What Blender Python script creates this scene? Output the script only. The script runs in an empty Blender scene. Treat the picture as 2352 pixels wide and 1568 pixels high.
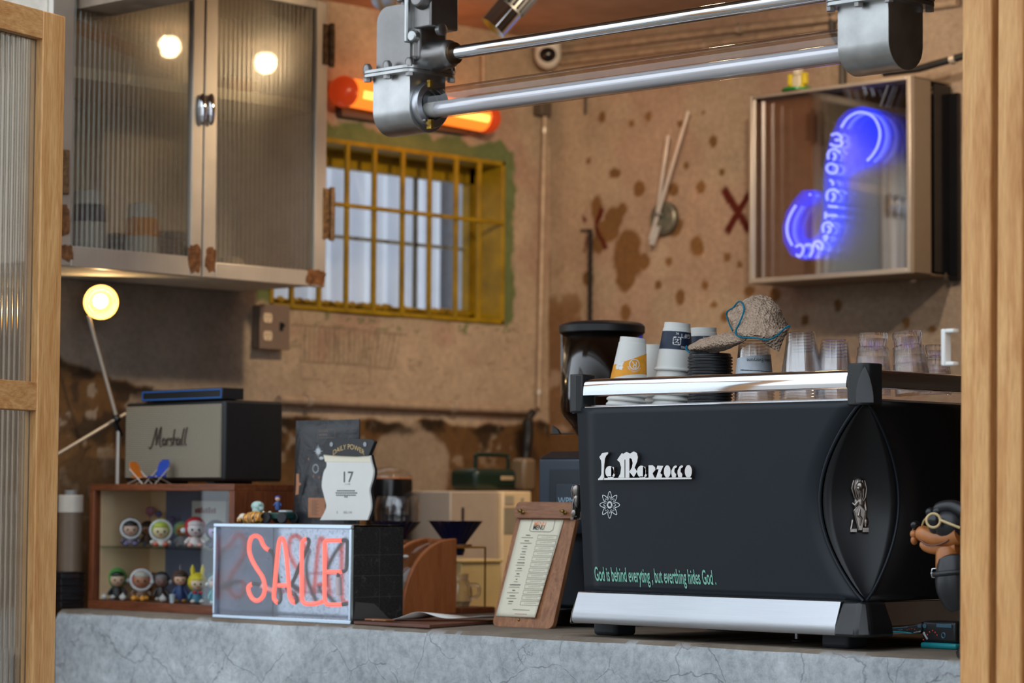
import bpy, bmesh, math, random
import numpy as np
from mathutils import Vector, Matrix
random.seed(7)
S = bpy.context.scene
COL = S.collection
PI = math.pi

# ------------------------------------------------------------------ camera
F_PX, CX, CY, CAMZ = 6187.0, 1176.0, 784.0, 1.274
_yaw, _pit, _rol = math.radians(45.86), math.atan(372 / 6187.0), math.radians(.37)
_vh = Vector((-math.cos(_yaw), math.sin(_yaw), 0)); _rh = Vector((math.sin(_yaw), math.cos(_yaw), 0)); _z = Vector((0, 0, 1))
_F = math.cos(_pit) * _vh + math.sin(_pit) * _z
_U0 = -math.sin(_pit) * _vh + math.cos(_pit) * _z
_R = math.cos(_rol) * _rh + math.sin(_rol) * _U0
_U = -math.sin(_rol) * _rh + math.cos(_rol) * _U0
CAM = Vector((0, 0, CAMZ))
cd = bpy.data.cameras.new('camera'); cam = bpy.data.objects.new('camera', cd); COL.objects.link(cam)
m = Matrix.Identity(4)
for i in range(3):
    m[i][0] = _R[i]; m[i][1] = _U[i]; m[i][2] = -_F[i]; m[i][3] = CAM[i]
cam.matrix_world = m
cd.sensor_width = 36.0; cd.lens = F_PX * 36.0 / 2352.0
cd.clip_start = .05; cd.clip_end = 200
cd.dof.use_dof = True; cd.dof.focus_distance = 5.42; cd.dof.aperture_fstop = 3.6
S.camera = cam

# ------------------------------------------------------------------ sky, exposure
W = bpy.data.worlds.new('sky'); S.world = W; W.use_nodes = True
bg = W.node_tree.nodes['Background']
bg.inputs[0].default_value = (.82, .91, 1.0, 1); bg.inputs[1].default_value = 2.0
vs = S.view_settings
vs.view_transform = 'Standard'; vs.look = 'None'; vs.exposure = 0.0; vs.gamma = 1.0; vs.use_curve_mapping = False
cy = S.cycles
cy.max_bounces = 12; cy.transparent_max_bounces = 48; cy.transmission_bounces = 12; cy.glossy_bounces = 8; cy.diffuse_bounces = 4
cy.sample_clamp_indirect = 6.0; cy.use_denoising = True; cy.caustics_reflective = False; cy.caustics_refractive = False

def lamp(name, loc, power, color, radius=.05, kind='POINT', aim=None, spot=70, size=None):
    l = bpy.data.lights.new(name, kind); l.energy = power; l.color = color
    if kind == 'AREA':
        l.shape = 'RECTANGLE'; l.size, l.size_y = size
    else:
        l.shadow_soft_size = radius
    o = bpy.data.objects.new(name, l); COL.objects.link(o); o.location = loc
    if kind == 'SPOT': l.spot_size = math.radians(spot); l.spot_blend = .6
    if aim is not None:
        o.rotation_euler = (Vector(aim) - Vector(loc)).to_track_quat('-Z', 'Y').to_euler()
    return o
WARM = (1.0, .62, .32)
# track spots on the cafe ceiling (their fittings are built further down)
SPOTS = [((-4.35, 4.75, 2.56), (-5.6, 5.3, 1.9)), ((-3.95, 4.95, 2.56), (-4.6, 6.0, 1.9)), ((-3.2, 5.2, 2.56), (-3.9, 6.0, 1.8))]
for i, (p, a) in enumerate(SPOTS):
    lamp('spot_light', p, (44, 27, 27)[i], ((1.0, .76, .48), (1.0, .80, .60), (1.0, .80, .60))[i], .03, 'SPOT', a, 100)
BULBS = [(-4.3, 5.105, 2.655), (-4.3, 5.49, 2.652)]
for b in BULBS:
    lamp('bulb_light', b, 9, WARM, .032)

# ------------------------------------------------------------------ pixel <-> place helpers (plane intersections, used for measuring)
def ray(u, v): return _F + (u - CX) / F_PX * _R - (v - CY) / F_PX * _U
def PX(u, v, X): d = ray(u, v); return CAM + d * (X / d.x)
def PY(u, v, Y): d = ray(u, v); return CAM + d * (Y / d.y)
def PZ(u, v, z): d = ray(u, v); return CAM + d * ((z - CAMZ) / d.z)
def PN(u, v, p0, n): d = ray(u, v); n = Vector(n); return CAM + d * ((Vector(p0) - CAM).dot(n) / d.dot(n))

# ------------------------------------------------------------------ materials
def srgb(r, g, b):
    f = lambda c: (c / 255 / 12.92) if c / 255 <= .04045 else ((c / 255 + .055) / 1.055) ** 2.4
    return (f(r), f(g), f(b))
class N:
    def __init__(s, name):
        s.m = bpy.data.materials.new(name); s.m.use_nodes = True; s.t = s.m.node_tree; s.t.nodes.clear()
        s.out = s.t.nodes.new('ShaderNodeOutputMaterial')
    def n(s, typ, **kw):
        x = s.t.nodes.new('ShaderNode' + typ)
        for k, v in kw.items():
            if k.startswith('i_'):
                key = k[2:]
                key = int(key) if key.isdigit() else key.replace('_', ' ')
                x.inputs[key].default_value = v
            else: setattr(x, k, v)
        return x
    def l(s, a, b): s.t.links.new(a, b)
    def coords(s, scale=(1, 1, 1), kind='Object'):
        tc = s.n('TexCoord'); mp = s.n('Mapping'); mp.inputs['Scale'].default_value = scale
        s.l(tc.outputs[kind], mp.inputs[0]); return mp.outputs[0]
    def noise(s, vec, scale, detail=4, rough=.6, dist=0):
        x = s.n('TexNoise'); x.inputs['Scale'].default_value = scale; x.inputs['Detail'].default_value = detail
        x.inputs['Roughness'].default_value = rough; x.inputs['Distortion'].default_value = dist
        s.l(vec, x.inputs['Vector']); return x.outputs[0]
    def ramp(s, fac, stops):
        x = s.n('ValToRGB'); e = x.color_ramp.elements
        e[0].position, e[0].color = stops[0][0], (*stops[0][1], 1)
        e[1].position, e[1].color = stops[-1][0], (*stops[-1][1], 1)
        for p, c in stops[1:-1]:
            q = e.new(p); q.color = (*c, 1)
        s.l(fac, x.inputs[0]); return x.outputs[0]
    def mix(s, fac, a, b, mode='MIX'):
        x = s.n('Mix'); x.data_type = 'RGBA'; x.blend_type = mode
        for sock, v in ((x.inputs[0], fac), (x.inputs[6], a), (x.inputs[7], b)):
            if hasattr(v, 'is_output') or hasattr(v, 'links'): s.l(v, sock)
            elif isinstance(v, (int, float)): sock.default_value = v
            else: sock.default_value = (*v, 1)
        return x.outputs[2]
    def bsdf(s, color, rough=.5, metal=0, spec=.5, bump=None, bumpd=.1, **kw):
        b = s.n('BsdfPrincipled')
        for sock, v in ((b.inputs['Base Color'], color), (b.inputs['Roughness'], rough), (b.inputs['Metallic'], metal)):
            if hasattr(v, 'links'): s.l(v, sock)
            elif isinstance(v, (int, float)): sock.default_value = v
            else: sock.default_value = (*v, 1)
        b.inputs['Specular IOR Level'].default_value = spec
        for k, v in kw.items(): b.inputs[k].default_value = v
        if bump is not None:
            bp = s.n('Bump'); bp.inputs['Strength'].default_value = bumpd; bp.inputs['Distance'].default_value = .01
            s.l(bump, bp.inputs['Height']); s.l(bp.outputs[0], b.inputs['Normal'])
        s.l(b.outputs[0], s.out.inputs[0]); s.b = b; return b
def plain(name, c, rough=.5, metal=0, spec=.5, var=.12, scale=30, bump=0):
    x = N(name); v = x.coords(); nz = x.noise(v, scale, 3)
    lo = tuple(k * (1 - var) for k in c); hi = tuple(min(1, k * (1 + var)) for k in c)
    x.bsdf(x.ramp(nz, [(.3, lo), (.7, hi)]), rough, metal, spec, nz if bump else None, bump); return x.m
def glow(name, c, strength, base=(0, 0, 0), rough=.4):
    x = N(name); b = x.bsdf(base, rough); b.inputs['Emission Color'].default_value = (*c, 1); b.inputs['Emission Strength'].default_value = strength; return x.m
def wood(name, dark, light, axis='Z', rough=.5, scale=1.0):
    x = N(name); sc = {'X': (1.2, 14, 14), 'Y': (14, 1.2, 14), 'Z': (14, 14, 1.2)}[axis]
    v = x.coords(tuple(k * scale for k in sc)); nz = x.noise(v, 4, 6, .65, 1.2)
    v2 = x.coords(tuple(k * scale * 5 for k in sc)); n2 = x.noise(v2, 6, 3)
    c = x.ramp(nz, [(.3, dark), (.68, light)]); c = x.mix(.22, c, x.ramp(n2, [(.35, tuple(k * .5 for k in dark)), (.6, light)]))
    x.bsdf(c, rough, 0, .4, n2, .05); return x.m
def clear(name, tint=(1, 1, 1), ior=1.45, amount=1.0, rough=.02):
    """thin clear plastic or pane: see-through plus a Fresnel sheen"""
    x = N(name); t = x.n('BsdfTransparent'); t.inputs[0].default_value = (*tint, 1)
    g = x.n('BsdfGlossy'); g.inputs['Roughness'].default_value = rough
    fr = x.n('LayerWeight'); fr.inputs[0].default_value = .5
    pw = x.n('Math', operation='POWER'); pw.inputs[1].default_value = 4.0; x.l(fr.outputs[1], pw.inputs[0])
    mm = x.n('Math', operation='MULTIPLY_ADD'); mm.inputs[1].default_value = .6*amount; mm.inputs[2].default_value = ((ior-1)/(ior+1))**2*amount
    mx = x.n('MixShader'); x.l(pw.outputs[0], mm.inputs[0]); x.l(mm.outputs[0], mx.inputs[0]); x.l(t.outputs[0], mx.inputs[1]); x.l(g.outputs[0], mx.inputs[2])
    x.l(mx.outputs[0], x.out.inputs[0]); return x.m
def glass(name, tint=(1, 1, 1), thr=.5, rough=.0):
    """solid glass that also lets plain light through"""
    x = N(name); g = x.n('BsdfGlass'); g.inputs['Color'].default_value = (*tint, 1); g.inputs['Roughness'].default_value = rough; g.inputs['IOR'].default_value = 1.45
    t = x.n('BsdfTransparent'); t.inputs[0].default_value = (*tint, 1); mx = x.n('MixShader'); mx.inputs[0].default_value = thr
    x.l(g.outputs[0], mx.inputs[1]); x.l(t.outputs[0], mx.inputs[2]); x.l(mx.outputs[0], x.out.inputs[0]); return x.m
def brushed(name, c, rough=.3, axis='X', var=.15, blotch=6, metal=1.0):
    x = N(name); sc = {'X': (1, 60, 60), 'Y': (60, 1, 60), 'Z': (60, 60, 1), 'N': (1, 1, 1)}[axis]
    v = x.coords(sc); nz = x.noise(v, 8, 4); v2 = x.coords(); n2 = x.noise(v2, blotch, 5)
    f = x.mix(.5, nz, n2)
    col = x.ramp(f, [(.3, tuple(k * (1 - var) for k in c)), (.7, tuple(min(1, k * (1 + var)) for k in c))])
    r = x.n('MapRange'); r.inputs[3].default_value = max(.02, rough - .1); r.inputs[4].default_value = rough + .12; x.l(n2, r.inputs[0])
    x.bsdf(col, r.outputs[0], metal, .5, n2, .04); return x.m

MAT = {}
MAT['black'] = plain('matte_black', (.012, .013, .015), .45)
MAT['gloss_black'] = plain('gloss_black', (.008, .008, .01), .15)
MAT['machine'] = plain('machine_black_paint', (.007, .011, .017), .47, 0, .30, .06, 8)
MAT['lens'] = plain('machine_end_black', (.006, .007, .009), .32, 0, .35, .06, 8)
MAT['chrome'] = plain('chrome', (.78, .79, .82), .06, 1, .5, .03, 4)
MAT['steel'] = brushed('brushed_steel', (.50, .52, .56), .30, 'X', .08, 3)
MAT['cast'] = brushed('cast_aluminium', (.50, .51, .51), .34, 'N', .30, 14)
MAT['cast_dark'] = brushed('dull_cast_aluminium', (.28, .27, .265), .38, 'N', .25, 14)
MAT['alu'] = brushed('worn_aluminium_frame', (.60, .54, .47), .42, 'Z', .12, 9, .65)
MAT['rust'] = plain('rusty_steel', srgb(120, 80, 50), .8, .2, .3, .5, 60, .4)
MAT['brass'] = plain('antique_brass', srgb(150, 125, 70), .3, 1, .5, .2, 60)
MAT['gold'] = plain('gold_metal', srgb(190, 150, 60), .3, .9, .5, .1, 40)
MAT['white'] = plain('white_paper', srgb(226, 226, 222), .6, 0, .3, .02, 20)
MAT['cream'] = plain('cream_paper', srgb(232, 226, 204), .7, 0, .3, .03, 12)
MAT['whiteplastic'] = plain('white_plastic', srgb(225, 225, 222), .35, 0, .5, .02)
MAT['walnut'] = wood('walnut', srgb(112, 66, 40), srgb(176, 122, 84), 'Z', .45, 1.3)
MAT['walnutX'] = wood('walnut_crossgrain', srgb(108, 62, 38), srgb(165, 112, 76), 'X', .45, 1.3)
MAT['redwood'] = wood('reddish_case_wood', srgb(80, 38, 20), srgb(136, 76, 44), 'X', .4)
MAT['redwoodZ'] = wood('reddish_case_wood_upright', srgb(80, 38, 20), srgb(136, 76, 44), 'Z', .4)
MAT['pear'] = wood('orange_brown_wood', srgb(160, 88, 48), srgb(200, 124, 74), 'Z', .38)
MAT['pine'] = wood('honey_pine', srgb(186, 124, 66), srgb(228, 178, 118), 'Z', .5, .6)
MAT['rubber'] = plain('grey_black_rubber', (.03, .037, .045), .6)
MAT['ink'] = plain('dark_ink', (.01, .012, .014), .6)
MAT['glass'] = glass('clear_glass', (1, 1, 1), .22)
MAT['plastic_clear'] = clear('clear_plastic', (.985, .988, .995), 1.5, 1.9, .06)
MAT['pane'] = clear('window_pane', (.94, .96, .96), 1.45, 1.0, .0)
MAT['yellow'] = plain('yellow_window_paint', srgb(150, 122, 12), .45, 0, .5, .3, 14)

# ------------------------------------------------------------------ mesh builder
class MB:
    def __init__(s): s.v = []; s.f = []; s.mi = []; s.cur = 0
    def add(s, vs_, fs_, T=None):
        b = len(s.v)
        s.v += [tuple(T @ Vector(p)) if T is not None else tuple(p) for p in vs_]
        s.f += [tuple(b + i for i in f) for f in fs_]; s.mi += [s.cur] * len(fs_); return s
    def box(s, a, b, T=None):
        x0, x1 = sorted((a[0], b[0])); y0, y1 = sorted((a[1], b[1])); z0, z1 = sorted((a[2], b[2]))
        return s.add([(x0,y0,z0),(x1,y0,z0),(x1,y1,z0),(x0,y1,z0),(x0,y0,z1),(x1,y0,z1),(x1,y1,z1),(x0,y1,z1)],
                     [(0,3,2,1),(4,5,6,7),(0,1,5,4),(1,2,6,5),(2,3,7,6),(3,0,4,7)], T)
    def hexa(s, p):   # 8 points, bottom ring then top ring
        return s.add(p, [(0,3,2,1),(4,5,6,7),(0,1,5,4),(1,2,6,5),(2,3,7,6),(3,0,4,7)])
    def lathe(s, prof, c=(0,0,0), n=32, axis='Z', T=None, flute=0, fn=0, caps=True):
        b = []; k = len(prof)
        for i in range(n):
            a = 2*PI*i/n
            for r, h in prof:
                rr = r * (1 + flute*math.cos(a*fn)) if fn else r
                x, y = rr*math.cos(a), rr*math.sin(a)
                p = {'Z': (x, y, h), 'X': (h, x, y), 'Y': (y, h, x)}[axis]
                b.append((p[0]+c[0], p[1]+c[1], p[2]+c[2]))
        f = []
        for i in range(n):
            j = (i+1) % n
            for q in range(k-1): f.append((i*k+q, j*k+q, j*k+q+1, i*k+q+1))
        if caps:
            if prof[0][0] > 1e-6: f.append(tuple(i*k for i in reversed(range(n))))
            if prof[-1][0] > 1e-6: f.append(tuple(i*k+k-1 for i in range(n)))
        return s.add(b, f, T)
    def cyl(s, p0, p1, r0, r1=None, n=20, T=None):
        return s.tube([p0, p1], [r0, r0 if r1 is None else r1], n, T)
    def tube(s, pts, r, n=12, T=None, closed=False):
        pts = [Vector(p) for p in pts]; k = len(pts)
        rs = r if isinstance(r, (list, tuple)) else [r]*k
        up = None; vs_ = []
        for i, p in enumerate(pts):
            if closed: t = pts[(i+1) % k] - pts[i-1]
            else: t = pts[min(i+1, k-1)] - pts[max(i-1, 0)]
            t.normalize()
            if up is None: up = Vector((0,0,1)) if abs(t.z) < .9 else Vector((1,0,0))
            sd = t.cross(up); sd.normalize(); up = sd.cross(t)
            for j in range(n):
                a = 2*PI*j/n; vs_.append(p + (sd*math.cos(a) + up*math.sin(a))*rs[i])
        f = []
        for i in range(k if closed else k-1):
            i2 = (i+1) % k
            for j in range(n):
                j2 = (j+1) % n; f.append((i*n+j, i*n+j2, i2*n+j2, i2*n+j))
        if not closed: f += [tuple(reversed(range(n))), tuple((k-1)*n+j for j in range(n))]
        return s.add(vs_, f, T)
    def prism(s, poly, o, ex, ey, en, d0=0, d1=.01):
        """closed 2-D outline at o + x ex + y ey, thickness d0..d1 along en"""
        o, ex, ey, en = Vector(o), Vector(ex), Vector(ey), Vector(en); k = len(poly)
        a = [o + ex*x + ey*y + en*d0 for x, y in poly]; b = [o + ex*x + ey*y + en*d1 for x, y in poly]
        from mathutils.geometry import tessellate_polygon
        tr = tessellate_polygon([[Vector((x, y, 0)) for x, y in poly]])
        f = [tuple(t) for t in tr] + [tuple(i + k for i in reversed(t)) for t in tr]
        f += [(i, (i+1) % k, (i+1) % k + k, i + k) for i in range(k)]
        return s.add(a + b, f)
    def ball(s, c, r, n=20, m_=12, T=None):
        rx, ry, rz = r if isinstance(r, (tuple, list)) else (r, r, r)
        pr = []
        vs_ = [(c[0], c[1], c[2]-rz)]
        for i in range(1, m_):
            a = -PI/2 + PI*i/m_
            for j in range(n):
                b = 2*PI*j/n; vs_.append((c[0]+rx*math.cos(a)*math.cos(b), c[1]+ry*math.cos(a)*math.sin(b), c[2]+rz*math.sin(a)))
        vs_.append((c[0], c[1], c[2]+rz)); f = []
        for j in range(n): f.append((0, 1+(j+1) % n, 1+j))
        for i in range(m_-2):
            for j in range(n):
                j2 = (j+1) % n; f.append((1+i*n+j, 1+i*n+j2, 1+(i+1)*n+j2, 1+(i+1)*n+j))
        L = len(vs_)-1
        for j in range(n): f.append((L, 1+(m_-2)*n+j, 1+(m_-2)*n+(j+1) % n))
        return s.add(vs_, f, T)
    def text(s, body, o, ex, ey, en, size, d=.0005, align='LEFT', sx=1.0, bend=None, bold=0.0):
        cu = bpy.data.curves.new('t', 'FONT'); cu.body = body; cu.size = size; cu.align_x = align; cu.resolution_u = 4
        cu.extrude = d; cu.offset = bold; cu.fill_mode = 'BOTH'
        ob = bpy.data.objects.new('t', cu); me = ob.to_mesh()
        o, ex, ey, en = Vector(o), Vector(ex), Vector(ey), Vector(en); vs_ = []
        for q in me.vertices:
            x, y, z = q.co.x*sx, q.co.y, q.co.z + d
            if bend: y += bend(x)
            vs_.append(o + ex*x + ey*y + en*z)
        fs_ = [tuple(p.vertices) for p in me.polygons]
        ob.to_mesh_clear(); bpy.data.objects.remove(ob); bpy.data.curves.remove(cu)
        return s.add(vs_, fs_)
    def build(s, name, mat, parent=None, bevel=0, smooth=None, seg=2, sub=0, local=False):
        """vertices are given in room coordinates unless local: they are stored relative to the parent thing"""
        vs_ = s.v; off = Vector((0, 0, 0))
        if parent is not None and not local:
            off = wloc(parent); vs_ = [(p[0]-off[0], p[1]-off[1], p[2]-off[2]) for p in vs_]
        me = bpy.data.meshes.new(name); me.from_pydata([tuple(p) for p in vs_], [], s.f); me.update()
        bm = bmesh.new(); bm.from_mesh(me); bmesh.ops.recalc_face_normals(bm, faces=bm.faces); bm.to_mesh(me); bm.free()
        mats = mat if isinstance(mat, (list, tuple)) else [mat]
        for q in mats: me.materials.append(MAT[q] if isinstance(q, str) else q)
        if len(mats) > 1:
            me.polygons.foreach_set('material_index', s.mi)
        o = bpy.data.objects.new(name, me); COL.objects.link(o)
        if parent is not None: o.parent = parent
        if smooth is None or smooth:
            me.shade_smooth() if hasattr(me, 'shade_smooth') else None
            me.set_sharp_from_angle(angle=math.radians(smooth or 35))
        if bevel:
            bv = o.modifiers.new('bevel', 'BEVEL'); bv.width = bevel; bv.segments = seg; bv.limit_method = 'ANGLE'; bv.angle_limit = math.radians(40)
        if sub:
            sb = o.modifiers.new('sub', 'SUBSURF'); sb.levels = sub; sb.render_levels = sub
        return o
def wloc(o):
    p = Vector(o.location)
    while o.parent is not None: o = o.parent; p = p + Vector(o.location)
    return p
def tag(o, label, cat, group=None, kind=None):
    if label: o['label'] = label
    if cat: o['category'] = cat
    if group: o['group'] = group
    if kind: o['kind'] = kind
    return o
def thing(name, label, cat, loc=(0, 0, 0), rz=0, group=None):
    o = bpy.data.objects.new(name, None); COL.objects.link(o); o.location = loc; o.rotation_euler = (0, 0, rz); o.empty_display_size = .05
    return tag(o, label, cat, group)
def solo(mb, name, label, cat, mat, base, group=None, **kw):
    """a thing that is one mesh: geometry in room coordinates, origin at its base"""
    b = Vector(base); mb.v = [(p[0]-b[0], p[1]-b[1], p[2]-b[2]) for p in mb.v]
    o = mb.build(name, mat, None, **kw); o.location = b; return tag(o, label, cat, group)
def struct(mb, name, mat, **kw):
    o = mb.build(name, mat, None, **kw); o['kind'] = 'structure'; return o
def dup(root, loc, rz=None, label=None, group=None):
    r = root.copy(); COL.objects.link(r); r.location = loc
    if rz is not None: r.rotation_euler = (r.rotation_euler[0], r.rotation_euler[1], rz)
    if label: r['label'] = label
    if group: r['group'] = group
    for ch in list(root.children):
        c = ch.copy(); COL.objects.link(c); c.parent = r
        for g in ch.children:
            d = g.copy(); COL.objects.link(d); d.parent = c
    return r
def smoothpath(pts, k=6):
    pts = [Vector(p) for p in pts]; out = []
    for i in range(len(pts)-1):
        p0, p1, p2, p3 = pts[max(i-1, 0)], pts[i], pts[i+1], pts[min(i+2, len(pts)-1)]
        for j in range(k):
            t = j/k
            out.append(.5*((2*p1) + (p2-p0)*t + (2*p0-5*p1+4*p2-p3)*t*t + (3*p1-p0-3*p2+p3)*t**3))
    out.append(pts[-1]); return out

# numpy noise for stains that belong to the plaster
def vnoise(x, y, sc, seed):
    r = np.random.RandomState(seed).rand(64, 64); x = x*sc; y = y*sc
    xi = np.floor(x).astype(int); yi = np.floor(y).astype(int); fx = x-xi; fy = y-yi; fx = fx*fx*(3-2*fx); fy = fy*fy*(3-2*fy)
    g = lambda a, b: r[a % 64, b % 64]
    return (g(xi, yi)*(1-fx)+g(xi+1, yi)*fx)*(1-fy)+(g(xi, yi+1)*(1-fx)+g(xi+1, yi+1)*fx)*fy
def fbm(x, y, sc, seed, o=4):
    t = 0; a = .5; 
    for k in range(o): t = t + a*vnoise(x+3.1*k, y+1.7*k, sc*2**k, seed+k); a *= .5
    return t
def sst(a, b, x): t = np.clip((x-a)/(b-a), 0, 1); return t*t*(3-2*t)
# ================================================================== THE SETTING
XW, YB, ZC = -5.70, 6.037, 2.706          # left wall plane, back wall plane, ceiling height
XR = -1.55                                 # right wall of the cafe
def painted_wall(name, axis, u0, u1, z0, z1, step, colfn, hole=None, matname='plaster'):
    """gridded wall; the colour of the paint, bare patches and stains is stored per vertex"""
    nu = int((u1-u0)/step)+1; nz = int((z1-z0)/step)+1
    us = np.linspace(u0, u1, nu); zs = np.linspace(z0, z1, nz); Ug, Zg = np.meshgrid(us, zs, indexing='ij')
    rel = (fbm(Ug, Zg, 6, 11)-.5)*.012
    col = colfn(Ug, Zg)
    if axis == 'X': V = np.stack([np.full_like(Ug, XW)+rel, Ug, Zg], -1)
    else: V = np.stack([Ug, np.full_like(Ug, YB)-rel, Zg], -1)
    V = V.reshape(-1, 3); idx = np.arange(nu*nz).reshape(nu, nz)
    q = np.stack([idx[:-1, :-1], idx[1:, :-1], idx[1:, 1:], idx[:-1, 1:]], -1).reshape(-1, 4)
    if hole:
        cu = (Ug[:-1, :-1]+Ug[1:, 1:]).reshape(-1)/2; cz = (Zg[:-1, :-1]+Zg[1:, 1:]).reshape(-1)/2
        q = q[~((cu > hole[0]) & (cu < hole[1]) & (cz > hole[2]) & (cz < hole[3]))]
    me = bpy.data.meshes.new(name); me.from_pydata(V.tolist(), [], q.tolist()); me.update()
    at = me.color_attributes.new('paint', 'FLOAT_COLOR', 'POINT')
    c4 = np.concatenate([col.reshape(-1, 3), np.ones((nu*nz, 1))], 1).astype(np.float32); at.data.foreach_set('color', c4.reshape(-1))
    me.materials.append(MAT[matname]); me.shade_smooth()
    o = bpy.data.objects.new(name, me); COL.objects.link(o); o['kind'] = 'structure'; return o
x = N('old_plaster'); at = x.n('VertexColor'); at.layer_name = 'paint'; v = x.coords()
n1 = x.noise(v, 55, 6, .7); n2 = x.noise(v, 6, 5)
c = x.mix(1.0, at.outputs[0], x.ramp(n1, [(.3, (.78, .78, .78)), (.7, (1.1, 1.1, 1.1))]), 'MULTIPLY')
c = x.mix(1.0, c, x.ramp(n2, [(.3, (.85, .85, .85)), (.7, (1.08, 1.08, 1.08))]), 'MULTIPLY')
x.bsdf(c, .85, 0, .2, n1, .5); MAT['plaster'] = x.m

TAN = np.array(srgb(190, 169, 148)); BROWN = np.array(srgb(136, 100, 64)); DBROWN = np.array(srgb(78, 60, 44)); GREYP = np.array(srgb(138, 124, 112))
GREEN = np.array(srgb(112, 126, 84)); REDB = np.array(srgb(92, 32, 22)); PINK = np.array(srgb(190, 160, 142))
def lerp(a, b, t): return a*(1-t[..., None]) + b*t[..., None]
WIN = (4.90, 5.835, 1.815, 2.312)          # window opening in the left wall (y0, y1, z0, z1)
def col_left(Y, Zz):
    c = np.broadcast_to(TAN, Y.shape+(3,)).copy()
    nz = fbm(Y, Zz, 5, 3)
    c = lerp(c, PINK*.92, sst(.5, .62, nz)); 
    c = lerp(c, GREYP, sst(4.86, 4.74, Y+.1*(nz-.5))*sst(1.45, 1.62, Zz+.1*(nz-.5)))       # greyer tone under the cupboard
    # scratches and pencil-like marks under the window
    sc = fbm(Y*3, Zz*9, 9, 21); c = lerp(c, TAN*.55, .6*sst(.66, .74, sc)*sst(4.9, 5.0, Y)*sst(1.83, 1.8, Zz))
    def sk(c, u0, v0, u1, v1, w=.0035, a_=.55):
        p, q = PX(u0, v0, XW), PX(u1, v1, XW); dy, dz = q.y-p.y, q.z-p.z; L = math.hypot(dy, dz); t = ((Y-p.y)*dy+(Zz-p.z)*dz)/L/L
        return lerp(c, TAN*.38, a_*sst(w*1.4, w*.4, np.abs((Y-p.y)*dz-(Zz-p.z)*dy)/L)*((t > 0) & (t < 1)))
    c = sk(c, 668, 744, 935, 768); c = sk(c, 688, 828, 905, 846); c = sk(c, 690, 868, 860, 884, .003, .3); c = sk(c, 692, 700, 690, 870, .003, .4); c = sk(c, 853, 708, 850, 880, .003, .4)
    for i in range(20): u_ = 697+i*11.6; c = sk(c, u_+3, 748+i*.9, u_+3-i*.75*(.4 if i < 12 else 1), 826+i*1.0, .0028, .42+.2*(i % 3 == 0))
    for (u_, v_) in ((748,775),(772,790),(800,785),(838,800),(865,775)): c = sk(c, u_, v_-22, u_+5, v_+24, .005, .5)
    # green paint round the window
    d = np.maximum(np.maximum(WIN[0]-Y, Y-WIN[1]), np.maximum(WIN[2]-Zz, Zz-WIN[3]))
    e = fbm(Y, Zz, 22, 5)
    c = lerp(c, GREEN, sst(.052, .038, d+(e-.5)*.06)*sst(WIN[2]-.005, WIN[2]+.02, Zz+(e-.5)*.05))
    c = lerp(c, GREEN*.9, sst(.60, .66, fbm(Y, Zz, 40, 8))*sst(.05, .03, d)*.8)
    # lower band where the plaster has fallen off
    edge = 1.515+(fbm(Y, Zz*0, 14, 9)-.5)*.05 + np.clip(4.8-Y, 0, 1)*.22
    low = sst(edge+.006, edge-.004, Zz)
    m1 = fbm(Y, Zz, 13, 31); base = lerp(np.broadcast_to(BROWN*.62, c.shape), DBROWN*.8, sst(.42, .58, m1))
    base = lerp(base, TAN*.62, sst(.60, .68, fbm(Y, Zz, 20, 33))); base = lerp(base, BROWN*.85, sst(1.44, 1.36, Zz)*.7)
    # smooth filled patches
    for (cy_, cz_, r_) in ((5.45, 1.36, .17), (5.15, 1.30, .14), (4.52, 1.44, .07)):
        rr = np.sqrt((Y-cy_)**2+((Zz-cz_)*1.1)**2)+(m1-.5)*.05; base = lerp(base, TAN*.75, sst(r_, r_-.02, rr))
    c = lerp(c, base, low)
    c = lerp(c, DBROWN*.35, .8*sst(edge-.002, edge-.008, Zz)*sst(edge-.045, edge-.02, Zz)*sst(.35, .5, m1))  # dark strip under the plaster lip, its shade painted into the colour
    return c
def spot(c, Xg, Zz, u, v, ru, rv, colr, rag=.35, seed=0, a=1.0):
    p = PY(u, v, YB); nz = fbm(Xg, Zz, 26, 40+seed)
    rx = ru/6187*7.6/.743; rz = rv/6187*7.6
    rr = np.sqrt(((Xg-p.x)/rx)**2+((Zz-p.z)/rz)**2)+(nz-.47)*rag*2
    return lerp(c, colr, a*sst(1.08, .88, rr))
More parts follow.
